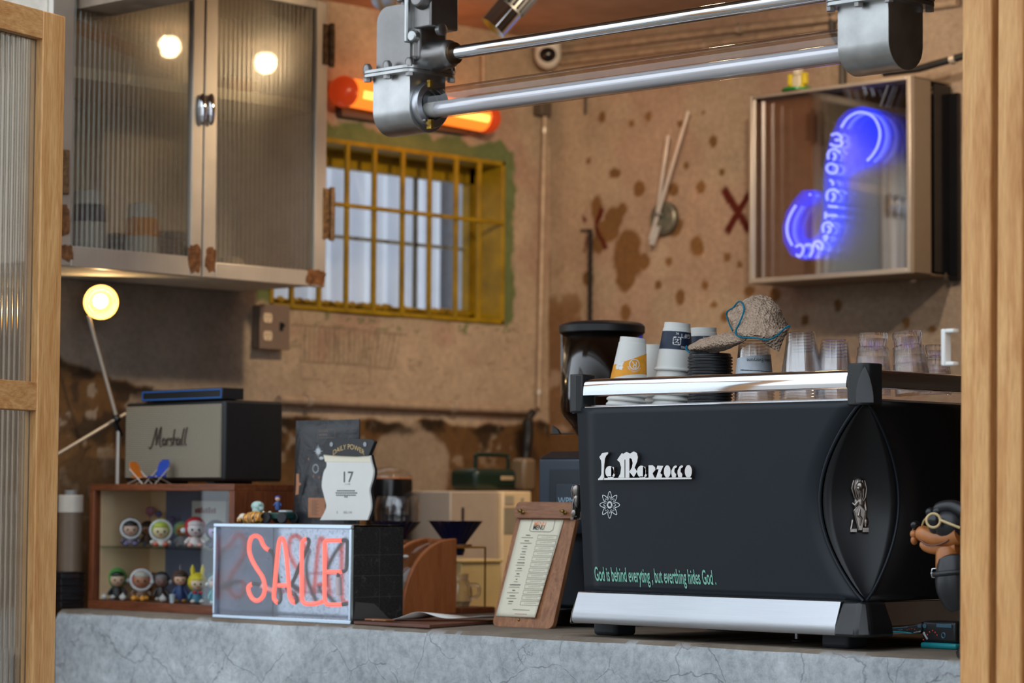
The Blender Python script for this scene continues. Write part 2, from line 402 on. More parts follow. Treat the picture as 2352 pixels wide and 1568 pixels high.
def col_back(Xg, Zz):
    c = np.broadcast_to(TAN*.93, Xg.shape+(3,)).copy(); nz = fbm(Xg, Zz, 4, 50)
    c = lerp(c, PINK*.9, sst(.45, .6, nz)*.8); c = lerp(c, GREYP, sst(-4.6, -4.1, Xg)*.35)
    # vertical raised strip by the corner, and bare brown below it
    xa = PY(1300, 500, YB).x; xb = PY(1345, 500, YB).x
    c = lerp(c, TAN*1.06, sst(xa-.02, xa, Xg)*sst(xb+.01, xb-.01, Xg)*.6)
    m = fbm(Xg, Zz, 7, 60)
    c = lerp(c, BROWN*1.0, sst(.48, .54, m+.25*(1.75-Zz))*sst(xb+.02, xb-.03, Xg)*sst(2.05, 1.85, Zz)*.85)
    SP = [(1383,270,9,14),(1450,285,7,9),(1488,268,8,12),(1562,285,8,10),(1638,325,9,14),(1412,398,14,13),(1469,432,15,20),(1607,430,11,15),
          (1600,565,17,25),(1670,590,10,12),(1700,608,6,9),(1510,655,9,13),(1562,682,11,19),(1619,655,8,13),(1722,668,12,12),(1435,718,12,22),(1352,370,6,8),
          (1545,435,12,16),(1657,395,7,8),(1615,258,5,6),(1535,600,8,10),(1620,880,9,12),(1665,728,10,12),(1850,735,10,14),(1925,700,9,16),(2080,740,8,14),
          (2140,755,9,9),(1780,675,14,16),(1580,772,10,11),(1575,380,7,9),(1350,640,14,20),(1480,600,14,20),(1640,700,8,8),(2030,620,9,9),(1700,90,8,9),(1710,165,6,8)]
    for i, (u, v_, a, b) in enumerate(SP): c = spot(c, Xg, Zz, u, v_, a, b, BROWN*(.95+.1*math.sin(i)), .28, i)
    for i, (u, v_, a, b) in enumerate([(1440,590,38,62),(1432,640,26,30),(1395,530,30,30),(1372,480,14,34),(1408,500,26,28),(1542,520,24,24),(1430,480,12,16),(1375,560,20,22)]):
        c = spot(c, Xg, Zz, u, v_, a, b, BROWN*.92, .35, 100+i)
    # dark red brush crosses
    def stroke(c, u0, v0, u1, v1, w, col, a=1):
        p, q = PY(u0, v0, YB), PY(u1, v1, YB); dx, dz = q.x-p.x, q.z-p.z; L = math.hypot(dx, dz); t = ((Xg-p.x)*dx+(Zz-p.z)*dz)/L/L
        d = np.abs((Xg-p.x)*dz-(Zz-p.z)*dx)/L; nn = (fbm(Xg, Zz, 45, 77)-.5)*.012
        return lerp(c, col, a*sst(w, w*.6, d+nn)*sst(-.06, .05, t)*sst(1.06, .95, t))
    c = stroke(c, 1660, 432, 1722, 530, .017, REDB); c = stroke(c, 1720, 445, 1668, 535, .015, REDB)
    c = stroke(c, 1386, 478, 1368, 520, .010, REDB); c = stroke(c, 1368, 520, 1392, 572, .010, REDB); c = stroke(c, 1345, 500, 1340, 506, .012, REDB); c = stroke(c, 1352, 540, 1340, 580, .009, REDB*1.3, .7)
    # lower band, bare
    edge = PY(1290, 985, YB).z+(fbm(Xg, Zz*0, 14, 90)-.5)*.05
    c = lerp(c, BROWN*.8, sst(edge+.01, edge-.01, Zz)); return c
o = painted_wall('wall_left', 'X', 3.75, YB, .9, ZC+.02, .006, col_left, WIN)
o = painted_wall('wall_back', 'Y', XW, XR, .9, ZC+.02, .0065, col_back)
MAT['plainwall'] = plain('plain_tan_plaster', tuple(TAN*.8), .85, 0, .2, .2, 12, .3)
# wall thickness and lower parts
b = MB(); b.box((XW-.12, 3.75, 0), (XW, YB, .9)); b.box((XW-.12, 3.75, 0), (XW-.02, WIN[0], ZC)); b.box((XW-.12, WIN[1], 0), (XW-.02, YB+.12, ZC)); b.box((XW-.12, WIN[0], 0), (XW-.02, WIN[1], WIN[2])); b.box((XW-.12, WIN[0], WIN[3]), (XW-.02, WIN[1], ZC))
struct(b, 'wall_left_core', 'plainwall')
b = MB(); b.box((XW, YB, 0), (XR, YB+.12, .9)); b.box((XW, YB+.02, .9), (XR, YB+.12, ZC)); struct(b, 'wall_back_core', 'plainwall')
b = MB(); b.box((XR, 3.7, 0), (XR+.12, YB+.12, ZC)); struct(b, 'wall_right', 'plainwall')
b = MB(); b.box((-2.62, 3.98, 0), (XR, 4.10, ZC)); b.box((-9, 3.98, ZC-.22), (XR, 4.10, 3.6)); b.box((-9, 3.98, 0), (-6.05, 4.10, ZC)); b.box((XR, 3.98, 0), (4, 4.10, 3.6)); struct(b, 'wall_front', 'plainwall')
MAT['ceiling'] = plain('ceiling_plaster', srgb(178, 150, 132), .9, 0, .2, .18, 5, .2)
b = MB(); b.box((XW-.12, 3.75, ZC), (XR+.12, YB+.12, ZC+.12)); struct(b, 'ceiling', 'ceiling')
MAT['floor'] = plain('grey_floor', srgb(120, 112, 104), .5, 0, .4, .2, 3)
b = MB(); b.box((XW-.12, 3.98, -.1), (XR+.12, YB+.12, 0)); struct(b, 'floor', 'floor')
MAT['street'] = plain('pavement', srgb(128, 126, 122), .85, 0, .3, .2, 2)
b = MB(); b.box((-20, -14, -.1), (14, 3.98, -.001)); struct(b, 'ground', 'street')
# the houses across the street, behind the viewer
MAT['facade'] = plain('pale_facade', srgb(186, 182, 176), .9, 0, .2, .1, 1)
b = MB(); b.box((-16, -14, 0), (-3.5, -10.5, 5.2)); b.box((-1.5, -14, 0), (12, -10.5, 6.5)); f = struct(b, 'wall_opposite', 'facade')

# ------------------------------------------------------------------ concrete counter
x = N('cracked_concrete'); v = x.coords()
n1 = x.noise(v, 1.9, 12, .70, .9); n2 = x.noise(v, 45, 8, .75); n3 = x.noise(v, 5, 5, .6, 2.0)
wv = x.n('VectorMath', operation='MULTIPLY_ADD'); x.l(x.n('TexNoise').outputs[1], wv.inputs[0])
nn = x.n('TexNoise'); nn.inputs['Scale'].default_value = 3.5; nn.inputs['Detail'].default_value = 6; x.l(v, nn.inputs[0])
dm = x.n('VectorMath', operation='SCALE'); dm.inputs['Scale'].default_value = .30; x.l(nn.outputs[1], dm.inputs[0])
ad = x.n('VectorMath', operation='ADD'); x.l(v, ad.inputs[0]); x.l(dm.outputs[0], ad.inputs[1])
vo = x.n('TexVoronoi', feature='DISTANCE_TO_EDGE'); vo.inputs['Scale'].default_value = 5.5; x.l(ad.outputs[0], vo.inputs['Vector'])
vo2 = x.n('TexVoronoi', feature='DISTANCE_TO_EDGE'); vo2.inputs['Scale'].default_value = 13; x.l(ad.outputs[0], vo2.inputs['Vector'])
base = x.ramp(n1, [(.34, srgb(126, 132, 136)), (.5, srgb(158, 164, 168)), (.64, srgb(194, 200, 204))])
base = x.mix(.30, base, x.ramp(n2, [(.38, srgb(124, 127, 130)), (.60, srgb(212, 216, 220))]))
ck = x.ramp(vo.outputs[0], [(.0, (1, 1, 1)), (.014, (0, 0, 0))]); ck2 = x.ramp(vo2.outputs[0], [(.0, (1, 1, 1)), (.012, (0, 0, 0))])
msk = x.ramp(n3, [(.40, (0, 0, 0)), (.50, (1, 1, 1))]); msk2 = x.ramp(x.noise(v, 2.3, 3), [(.5, (0, 0, 0)), (.6, (1, 1, 1))])
ckm = x.mix(1, x.mix(1, ck, msk, 'MULTIPLY'), x.mix(1, ck2, msk2, 'MULTIPLY'), 'ADD')
base = x.mix(ckm, base, x.mix(.4, base, srgb(50, 50, 52)))
# worn brown dusty top
ge = x.n('NewGeometry'); sp = x.n('SeparateXYZ'); x.l(ge.outputs['Normal'], sp.inputs[0])
topm = x.ramp(sp.outputs[2], [(.5, (0, 0, 0)), (.8, (1, 1, 1))])
base = x.mix(topm, base, x.ramp(n1, [(.3, srgb(92, 80, 68)), (.7, srgb(142, 130, 116))]))
hb = x.mix(.5, n2, ckm); x.bsdf(base, .75, 0, .3, hb, .35); MAT['concrete'] = x.m
b = MB()
nx = 420; xs = [-5.575+2.87*i/nx for i in range(nx+1)]   # front face with a chipped top edge
rnd = np.random.RandomState(5); hz = fbm(np.array(xs), np.zeros(nx+1), 9, 70)-.5; hy = fbm(np.array(xs), np.ones(nx+1), 14, 71)-.5
prof = lambda i: [(4.102, 0), (4.102, .4), (4.100, .80), (4.100+.006*hy[i], .975+.01*hz[i]), (4.104+.01*abs(hy[i]), .992+.006*hz[i]), (4.116+.016*abs(hz[i]), 1.0), (4.86, 1.0), (4.86, 0)]
vv = []; ff = []
for i, xx in enumerate(xs): vv += [(xx, y, z) for y, z in prof(i)]
for i in range(nx):
    for k in range(7): ff.append((i*8+k, (i+1)*8+k, (i+1)*8+k+1, i*8+k+1))
ff += [tuple(range(8)), tuple(nx*8+k for k in reversed(range(8)))]
b.add(vv, ff)
solo(b, 'concrete_counter', 'cracked grey concrete counter with a worn brown top under the coffee machine', 'counter', 'concrete', (-4.3, 4.48, 0))
b = MB(); b.box((XW+.002, 4.865, 0), (-5.02, YB-.01, .995)); solo(b, 'side_counter', 'plain side counter under the barred window, behind the display case', 'counter', 'plainwall', (-5.36, 5.4, 0))

# ------------------------------------------------------------------ barred window in the left wall
y0, y1, z0, z1 = WIN
win = tag(bpy.data.objects.new('window_1', None), None, None, None, 'structure'); COL.objects.link(win); win.location = (XW, (y0+y1)/2, z0)
b = MB(); t = .014
b.box((XW-.155, y0, z0), (XW+.006, y0+t, z1)); b.box((XW-.155, y1-t, z0), (XW+.006, y1, z1)); b.box((XW-.155, y0, z1-t), (XW+.006, y1, z1)); b.box((XW-.155, y0, z0), (XW+.006, y1, z0+t))
b.build('window_frame', 'yellow', win, bevel=.002)
b = MB(); xi = XW-.125   # inner casement frame
b.box((xi-.02, y0+t, z1-.062), (xi+.012, y1-t, z1-t)); b.box((xi-.02, y0+t, z0+t), (xi+.012, y1-t, z0+.035)); b.box((xi-.02, y1-.035, z0+t), (xi+.012, y1-t, z1-t)); b.box((xi-.02, y0+t, z0+t), (xi+.012, y0+.03, z1-t))
random.seed(3)
for i in range(60):      # lumpy putty on the sill
    yy = y0+.03+(y1-y0-.06)*i/60; b.ball((xi+.02, yy, z0+.034), (.012, .014, .005+.010*random.random()**2), 8, 6)
b.build('casement', 'yellow', win)
us = [672, 735, 797, 860, 925, 987, 1048, 1101]
for u in us:
    p = PX(u, 500, XW+.004); b = MB(); b.box((XW-.004, p.y-.0065, z0+.004), (XW+.008, p.y+.0065, z1-.004)); b.build('window_bar', 'yellow', win, bevel=.0015)
for zz in (2.123,):
    b = MB(); b.box((XW+.006, y0+.01, zz-.006), (XW+.014, y1-.01, zz+.006)); b.build('window_bar', 'yellow', win, bevel=.0015)
MAT['muntin'] = plain('grey_muntin', srgb(120, 128, 130), .5)
b = MB(); pm = PX(950, 500, xi-.02).y
b.box((xi-.018, pm-.006, z0+.03), (xi-.008, pm+.006, z1-.06)); b.box((xi-.018, y0+.03, 2.045), (xi-.008, y1-.03, 2.055)); b.build('muntin', 'muntin', win)
b = MB(); b.box((xi-.014, y0+.02, z0+.02), (xi-.011, y1-.02, z1-.05)); b.build('window_pane', 'pane', win)
# corrugated sheet fence outside the window
MAT['sheet'] = plain('pale_corrugated_sheet', srgb(200, 202, 212), .5, 0, .4, .06, 6)
b = MB(); k = 260; XS = XW-.95; Y0, Y1 = 5.0, PX(1018, 500, XS).y; pts = [(XS+.022*math.sin(i/k*(Y1-Y0)/.085*2*PI), Y0+(Y1-Y0)*i/k) for i in range(k+1)]
b.add([(x_, y_, 0) for x_, y_ in pts]+[(x_, y_, 2.75) for x_, y_ in pts], [(i, i+1, k+2+i, k+1+i) for i in range(k)])
o = solo(b, 'corrugated_sheet', 'pale corrugated sheet standing outside behind the barred window', 'sheet', 'sheet', (XS, 5.4, 1.5))
sd = o.modifiers.new('t', 'SOLIDIFY'); sd.thickness = .003
MAT['outgrey'] = plain('grey_render', srgb(120, 122, 130), .9)
b = MB(); b.box((XS-.2, Y1+.005, .0), (XS+.05, 8.2, 3.0)); solo(b, 'outside_pier', 'grey rendered pier outside at the right of the corrugated sheet', 'pier', 'outgrey', (XS, 7, 0))

# ------------------------------------------------------------------ left folding door (open outward)
dv = Vector((math.cos(math.radians(134.14-27.5)), math.sin(math.radians(134.14-27.5)), 0)); dn = Vector((dv.y, -dv.x, 0))
tE = 5.75; dd = ray(122, 784); DE = CAM + dd*(tE/1.0); DE.z = 0      # far vertical edge of the leaf
def dpl(u, v): return PN(u, v, (DE.x, DE.y, 0), dn)
door = thing('glazed_folding_door', 'open pine door with two reeded glass panes at the left edge of the opening', 'door', (DE.x, DE.y, 0))
def dbox(mb, s0, s1, z0_, z1_, t0=-.02, t1=.02):
    P = []
    for z in (z0_, z1_):
        for s_, t_ in ((s0, t0), (s1, t0), (s1, t1), (s0, t1)): q = DE - dv*s_ + dn*t_; P.append((q.x, q.y, z))
    mb.hexa(P)
ztop = dpl(110, 33).z; zr0 = dpl(60, 943).z; zr1 = dpl(60, 876).z; zt0 = dpl(60, 86).z
wst = (dpl(75, 500)-Vector((DE.x, DE.y, 0))).dot(-dv)
b = MB(); dbox(b, 0, wst, .02, ztop); b.build('stile', 'pine', door, bevel=.003)
b = MB(); dbox(b, .62, .62+wst, .02, ztop); b.build('stile', 'pine', door, bevel=.003)
MAT['pineX'] = wood('honey_pine_rail', srgb(168, 108, 56), srgb(216, 166, 108), 'Y', .5, .6)
for (a, c_) in ((zt0, ztop), (zr0, zr1), (.02, .14)):
    b = MB(); dbox(b, wst, .62, a, c_, -.019, .019); b.build('rail', 'pineX', door, bevel=.002)
xg = N('reeded_door_glass'); t_ = xg.n('BsdfTransparent'); t_.inputs[0].default_value = (.86, .86, .84, 1); g_ = xg.n('BsdfGlass'); g_.inputs['Color'].default_value = (.9, .92, .92, 1); g_.inputs['IOR'].default_value = 1.3; g_.inputs['Roughness'].default_value = .12
mx_ = xg.n('MixShader'); mx_.inputs[0].default_value = .35; xg.l(g_.outputs[0], mx_.inputs[1]); xg.l(t_.outputs[0], mx_.inputs[2]); xg.l(mx_.outputs[0], xg.out.inputs[0]); MAT['reeded'] = xg.m
def reeded(mb, o, e, n_, L, z0_, z1_, pitch=.017, amp=.0042, th=.004):
    k = int(L/pitch*8); A = []; B = []
    for i in range(k+1):
        s_ = L*i/k; h = amp*abs(math.sin(PI*s_/pitch)); p = o + e*s_
        A.append(p + n_*(th/2)); B.append(p - n_*(th/2+h))
    vs_ = [(p.x, p.y, z) for z in (z0_, z1_) for p in A+B]; m2 = 2*(k+1); f = []
    for i in range(k):
        f += [(i, i+1, m2+i+1, m2+i), (k+1+i+1, k+1+i, m2+k+1+i, m2+k+1+i+1)]
        f += [(i, k+1+i, k+1+i+1, i+1), (m2+i, m2+i+1, m2+k+1+i+1, m2+k+1+i)]
    f += [(0, m2, m2+k+1, k+1), (k, 2*k+1, m2+2*k+1, m2+k)]
    mb.add(vs_, f)
for (a, c_) in ((zr1, zt0), (.14, zr0)):
    b = MB(); reeded(b, DE-dv*wst, -dv, dn, .62-wst, a, c_); b.build('reeded_pane', 'reeded', door)
# dark head bracket above the door
b = MB(); p = PY(108, 10, 4.6); b.box((p.x-.02, p.y-.02, p.z-.02), (p.x+.015, p.y+.02, p.z+.3)); p = PY(146, 22, 4.6); b.lathe([(.0, -.008), (.018, -.006), (.018, .006), (0, .008)], tuple(p), 20, 'Y'); b.box((p.x-.05, p.y-.004, p.z-.004), (p.x, p.y+.004, p.z+.004))
solo(b, 'door_bracket', 'black iron bracket with a round plate above the left door', 'bracket', 'black', p)

# ------------------------------------------------------------------ right folding door leaves, folded together
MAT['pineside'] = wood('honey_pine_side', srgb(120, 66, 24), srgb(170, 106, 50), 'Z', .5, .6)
leaves = [(2190, 2257, 'first folded pine door leaf beside the coffee machine', 3.86), (2272, 2331, 'second folded pine door leaf, in the middle of the folded stack', 3.83), (2340, 2400, 'third folded pine door leaf at the right edge of the picture', 3.80)]
for u0, u1, lab, Yl in leaves:
    pa, pb = PY(u0, 800, Yl), PY(u1, 800, Yl); tilt = .008
    lf = thing('folded_door_leaf', lab, 'door', ((pa.x+pb.x)/2, Yl, .02), 0, 'folded pine door leaves at the right'); lf.rotation_euler = (0, math.radians(.55), 0)
    w2 = (pb.x-pa.x)/2
    b = MB(); b.box((-w2, 0, 0), (w2, .05, 2.36)); b.build('stile', 'pine', lf, bevel=.004, local=True)
    b = MB(); b.box((-w2*.9, .30, 0), (w2*.9, .36, 2.36)); b.build('stile', 'pine', lf, bevel=.004, local=True)
    for ra, rb in ((2.24, 2.36), (0, .14), (1.18, 1.28)):
        b = MB(); b.box((-w2*.94, .05, ra), (w2*.94, .30, rb)); b.build('rail', 'pineside', lf, bevel=.002, local=True)
    b = MB(); b.box((-.003, .05, .14), (.003, .30, 1.18)); b.box((-.003, .05, 1.28), (.003, .30, 2.24)); b.build('glass_pane', 'pane', lf, local=True)
p = PY(2190, 797, 3.86)
b = MB(); b.box((-.022, -.006, -.032), (-.0135, .014, .032)); b.box((-.0135, -.006, .025), (.004, .014, .032)); b.box((-.0135, -.006, -.032), (.004, .014, -.025))
b.v = [(x_+p.x-.0005, y_+p.y, z_+p.z) for x_, y_, z_ in b.v]
solo(b, 'door_latch', 'small white square latch loop on the first folded door leaf', 'latch', 'whiteplastic', (p.x, p.y, p.z), bevel=.002)
# ================================================================== ESPRESSO MACHINE
YF = 4.145                                  # plane of its back panel
mc = thing('espresso_machine', 'large matte black espresso machine with chrome cup rail on the concrete counter', 'coffee machine', (-3.47, 4.42, 1.0))
def P3(u, v, Y=YF): return PY(u, v, Y)
zt, zb = 1.474, 1.094
XL0, XL1 = P3(1327, 935).x, P3(1344, 1355).x
XR_ = P3(1986, 1000).x; DEP = .545
# lens (almond) outline at the near corner: offset grows to delta at mid height
nz_ = 28; lz = [zb+(zt-zb)*i/nz_ for i in range(nz_+1)]
dl = P3(1986, 1150).x - P3(1886, 1150).x
def off(t): return dl*math.sin(PI*t)**.85 if 0 < t < 1 else 0
offs = [off((i/nz_)**1.0) for i in range(nz_+1)]
def xl(t): return XL0+(XL1-XL0)*(1-t)
b = MB(); vs_ = []
for i, z in enumerate(lz):
    t = i/nz_; n_ = 14; x0 = xl(t); x1 = XR_-offs[i]
    for k in range(n_+1): vs_.append((x0+(x1-x0)*k/n_, YF, z))
f = [(i*15+k, i*15+k+1, (i+1)*15+k+1, (i+1)*15+k) for i in range(nz_) for k in range(14)]
b.add(vs_, f)
bp = b.build('back_panel', 'machine', mc)
sd = bp.modifiers.new('t', 'SOLIDIFY'); sd.thickness = .004; sd.offset = 0
# body core, side panels
b = MB(); b.box((XL0+.045, YF+.016, zb), (XR_-.13, YF+DEP, zt)); b.build('body', 'gloss_black', mc)
b = MB(); vs_ = []
for i, z in enumerate(lz):
    for k in range(3): vs_.append((XR_, YF+offs[i]*1.0+(DEP-offs[i])*k/2, z))
b.add(vs_, [(i*3+k, i*3+k+1, (i+1)*3+k+1, (i+1)*3+k) for i in range(nz_) for k in range(2)])
sp_ = b.build('side_panel', 'lens', mc); q = sp_.modifiers.new('t', 'SOLIDIFY'); q.thickness = .004
b = MB(); vs_ = []; f = []   # lens face between the two arcs
for i, z in enumerate(lz):
    o_ = offs[i]
    for k in range(9):
        t = k/8; bl = .012*math.sin(PI*t)*min(1, o_/dl)
        vs_.append((XR_-o_*(1-t)-bl*.5+.001, YF+o_*t+bl*.5+.003, z))
f = [(i*9+k, i*9+k+1, (i+1)*9+k+1, (i+1)*9+k) for i in range(nz_) for k in range(8)]
b.add(vs_, f); ln = b.build('almond_end_panel', 'lens', mc); q = ln.modifiers.new('t', 'SOLIDIFY'); q.thickness = .003
b = MB(); b.tube([(XR_-offs[i]-.001, YF-.003, z) for i, z in enumerate(lz)], .0032, 8); b.build('panel_edge_bead', 'machine', mc)
b = MB(); b.tube([(XR_+.003, YF+offs[i]+.001, z) for i, z in enumerate(lz)], .0028, 8); b.build('panel_edge_bead', 'machine', mc)
# far left end: bulging almond seen edge-on
b = MB(); vs_ = []
for i, z in enumerate(lz):
    t = i/nz_; bu = .020*math.sin(PI*(t*.8+.2)) if t < 1 else 0; x0 = xl(t)
    bu = .019*math.sin(PI*min(1, t*.95+.02))
    for k in range(7):
        a = k/6; vs_.append((x0+.002-bu*math.sin(PI*(a*.5+.08)) - .002, YF+.002+.17*a, z))
b.add(vs_, [(i*7+k, i*7+k+1, (i+1)*7+k+1, (i+1)*7+k) for i in range(nz_) for k in range(6)])
q = b.build('almond_end_panel', 'machine', mc); s_ = q.modifiers.new('t', 'SOLIDIFY'); s_.thickness = .003
# standing lion emblems, relief in pewter
MAT['pewter'] = plain('pewter', (.30, .27, .25), .28, 1, .5, .3, 60)
lp0, lp1 = P3(1981, 1225, YF+.05), P3(1981, 1104, YF+.05)
def lion(nm, c, ex, en, h, mat='pewter'):
    b = MB(); ex, en = Vector(ex).normalized(), Vector(en).normalized(); up = Vector((0, 0, 1)); c = Vector(c)
    M_ = Matrix((( ex.x, en.x, 0, c.x), (ex.y, en.y, 0, c.y), (ex.z, en.z, 1, c.z), (0, 0, 0, 1)))
    s = h/120.0
    def B(x, y, z, rx, ry, rz): b.ball((x*s, y*s, z*s), (rx*s, ry*s, rz*s), 16, 10, M_)
    def T(pts, r): b.tube([M_ @ Vector((x*s, y*s, z*s)) for x, y, z in pts], [k*s for k in r], 8)
    B(0, 4, 96, 17, 12, 22); B(1, 14, 100, 9, 9, 10); B(-3, 19, 95, 5, 6, 5)          # mane, face, muzzle
    for k in range(6):
        a = -14+k*5.4; T([(a*.9, 12, 112), (a*1.2, 13, 95), (a*.9+2, 11, 76), (a*.4+3, 9, 66)], [1.5, 2.2, 2.2, 1.2])
    B(2, 3, 62, 14, 9, 24)                                                            # chest
    T([(-13, 6, 62), (-8, 13, 58), (-3, 15, 66)], [4, 4.5, 3.5]); T([(12, 4, 72), (15, 8, 50), (13, 8, 30), (14, 8, 12)], [4, 4, 3.5, 3])
    b.prism([(-12*s, 46*s), (0, 60*s), (13*s, 46*s), (5*s, 4*s), (-2*s, 4*s)], c+en*0, ex, up, en, 2*s, 12*s)   # shield
    T([(-12, 12, 46), (0, 12, 60), (13, 12, 46), (5, 12, 4), (-2, 12, 4), (-12, 12, 46)], [1.5]*6)
    T([(1, 13, 50), (-2, 14, 36), (4, 14, 30), (1, 14, 14)], [2, 4, 3, 1.5])
    B(14, 4, 22, 7, 8, 12); T([(-14, 6, 26), (-16, 8, 14), (-18, 10, 6)], [3, 3, 3])
    b.box((-20*s, 0, 0), (-6*s, 12*s, 7*s), M_); b.box((7*s, 0, 0), (20*s, 12*s, 9*s), M_)
    return b.build(nm, mat, mc)
eo = off(.45)
lion('lion_emblem', (XR_-eo*.5-.002, YF+eo*.5+.001, lp0.z+.003), (1, 1, 0), (1, -1, 0), .106)
lc = P3(1323, 1193, YF+.05); lion('lion_emblem', (lc.x+.008, YF+.05, lc.z), (-.4, -1, 0), (-1, -.25, 0), .076)
# raised chrome lettering on the back panel, traced
def PP(cx_, cy_, ox=1300, oy=1000, k=5.88): return P3(ox+cx_/k, oy+cy_/k, YF-.012)
def letters(mb, polys, d0, d1, f=PP):
    for po in polys:
        pts = [f(*p) for p in po]; o_ = pts[0]
        mb.prism([((p.x-o_.x), (p.z-o_.z)) for p in pts], (o_.x, YF, o_.z), (1, 0, 0), (0, 0, 1), (0, -1, 0), d0, d1)
def ell(cx_, cy_, rx, ry, a0=0, a1=360, n=28): return [(cx_+rx*math.cos(math.radians(a0+(a1-a0)*i/n)), cy_+ry*math.sin(math.radians(a0+(a1-a0)*i/n))) for i in range(n if abs(a1-a0) == 360 else n+1)]
LG = [
 [(557,225),(480,235),(440,290),(465,340),(470,400),(468,520),(450,560),(425,582),(425,600),(505,597),(503,560),(500,500),(505,400),(515,310),(535,268),(557,248)],
 [(495,572),(1675,564),(1687,572),(1685,588),(495,598)],
 ell(578,487,58,76), [(600,425),(635,425),(635,510),(650,530),(640,556),(600,562)], [(555,548),(630,548),(630,572),(555,572)],
 [(680,328),(745,235),(762,246),(808,220),(855,242),(905,213),(945,235),(960,290),(950,350),(915,435),(950,485),(905,560),(845,490),(880,430),(892,370),(878,318),(862,304),(845,308),(845,568),(792,568),(792,325),(780,325),(780,568),(695,568),(725,510),(735,430),(715,360)],
 ell(1008,485,58,80), [(1030,422),(1062,420),(1062,512),(1082,532),(1070,556),(1030,562)], [(985,550),(1060,550),(1060,570),(985,570)],
 [(1105,402),(1160,400),(1192,428),(1196,465),(1165,500),(1160,515),(1185,568),(1105,568)],
 [(1224,405),(1305,408),(1262,505),(1288,530),(1280,568),(1205,568),(1242,455),(1210,455)],
 ell(1357,485,45,84), ell(1642,484,47,86),
 [(1487,408),(1465,403),(1440,420),(1415,470),(1412,510),(1425,568),(1470,568),(1478,525),(1452,490),(1456,445),(1485,428)],
 [(1570,406),(1548,401),(1523,418),(1498,468),(1495,508),(1508,568),(1553,568),(1561,523),(1535,488),(1539,443),(1568,426)],
]
MAT['badge'] = plain('satin_nickel_badge', (.80, .78, .78), .22, .55, .5, .03); MAT['badge_shade'] = plain('badge_shadow_brown', (.03, .018, .015), .5)
b = MB(); letters(b, LG, .0, .0085); b.build('badge_backing', 'badge_shade', mc)  # letter thickness in dark brown, the shadow is put into the colour
b = MB(); letters(b, LG, .0086, .0098); b.build('raised_lettering', 'badge', mc)
# flower transfer
c0 = P3(1300+602/5.88, 1000+935/5.88); R_ = (P3(1300+602/5.88, 1000+748/5.88).z-c0.z)
b = MB()
for k in range(8):
    a = k*PI/4
    for (r0, r1, w, th) in ((.52, 1.0, .21, .020), (.36, .62, .12, .012)):
        rc, rh_ = (r0*.35+r1)/2*R_, (r1-r0*.35)/2*R_; ring = []
        for sgn in (1, -1):
            pass
        n_ = 28; o_, i_ = [], []
        for j in range(n_):
            t = 2*PI*j/n_; rr = rc+rh_*math.cos(t); ww = w*R_*math.sin(t)*(1-.25*math.cos(t)); o_.append((rr, ww)); i_.append((rc+(rh_-th*R_*4)*math.cos(t), ww*(1-.3)))
        pts = o_+i_; vv = []
        for rr, ww in pts: vv.append((c0.x+rr*math.cos(a)-ww*math.sin(a), YF-.0028, c0.z+rr*math.sin(a)+ww*math.cos(a)))
        b.add(vv, [(j, (j+1) % n_, n_+(j+1) % n_, n_+j) for j in range(n_)])
n_ = 24; b.add([(c0.x+r*R_*math.cos(2*PI*j/n_), YF-.0029, c0.z+r*R_*math.sin(2*PI*j/n_)) for r in (.24, .14) for j in range(n_)], [(j, (j+1) % n_, n_+(j+1) % n_, n_+j) for j in range(n_)])
MAT['silverfoil'] = plain('silver_foil', (.62, .66, .68), .35, .6, .5, .3, 90)
b.build('flower_transfer', 'silverfoil', mc)
# green motto line
MAT['green_ink'] = plain('iridescent_green_foil', srgb(128, 188, 168), .45, .1, .5, .25, 220)
a0, a1 = P3(1370, 1333), P3(1648, 1343); hh = P3(1370, 1300).z-a0.z
b = MB(); b.text('God is behind everyting , but everthing hides God .', (0, 0, 0), (1, 0, 0), (0, 0, 1), (0, -1, 0), 1.0, .0, bold=.012)
xs_ = [p[0] for p in b.v]; wd = max(xs_)-min(xs_); x_min = min(xs_)
sc_z = hh/.72
b.v = [(a0.x+(p[0]-x_min)/wd*(a1.x-a0.x) - (p[2]*sc_z)*.16, YF-.0032, a0.z+p[2]*sc_z+.0) for p in b.v]
b.build('motto_lettering', 'green_ink', mc, smooth=0)
# chrome cup rail: sloping polished bars round the tray
def railbar(nm, p0, p1, nrm):
    nrm = Vector(nrm); b = MB(); prof = [(-.004, .046), (.003, .0475), (.0085, .045), (.0125, .040), (.0155, .032), (.0172, .022), (.0175, .013), (.013, .010), (.004, .012), (-.002, .040)]
    b.add([tuple(Vector(p)+nrm*a+Vector((0, 0, h))) for p in (p0, p1) for a, h in prof], [(i, (i+1) % 10, 10+(i+1) % 10, 10+i) for i in range(10)]+[tuple(range(10)), tuple(reversed(range(10, 20)))])
    return b.build(nm, 'chrome', mc, smooth=50)
RZ = P3(1345, 910).z-.011; XA, XB = XL0+.018, P3(1944, 880).x
railbar('cup_rail', (XA, YF+.014, RZ), (XB+.002, YF+.014, RZ), (0, -1, 0))
railbar('cup_rail', (XR_-.002, YF+.03, RZ), (XR_-.002, YF+DEP, RZ), (1, 0, 0))
b = MB(); b.box((XL0+.01, YF+.004, zt), (XR_-.004, YF+DEP, zt+.0035)); b.build('tray_edge', 'chrome', mc, bevel=.001)
b = MB(); b.box((XL0+.02, YF+.02, zt+.0035), (XR_-.02, YF+DEP-.02, zt+.006)); b.build('cup_tray', 'steel', mc)
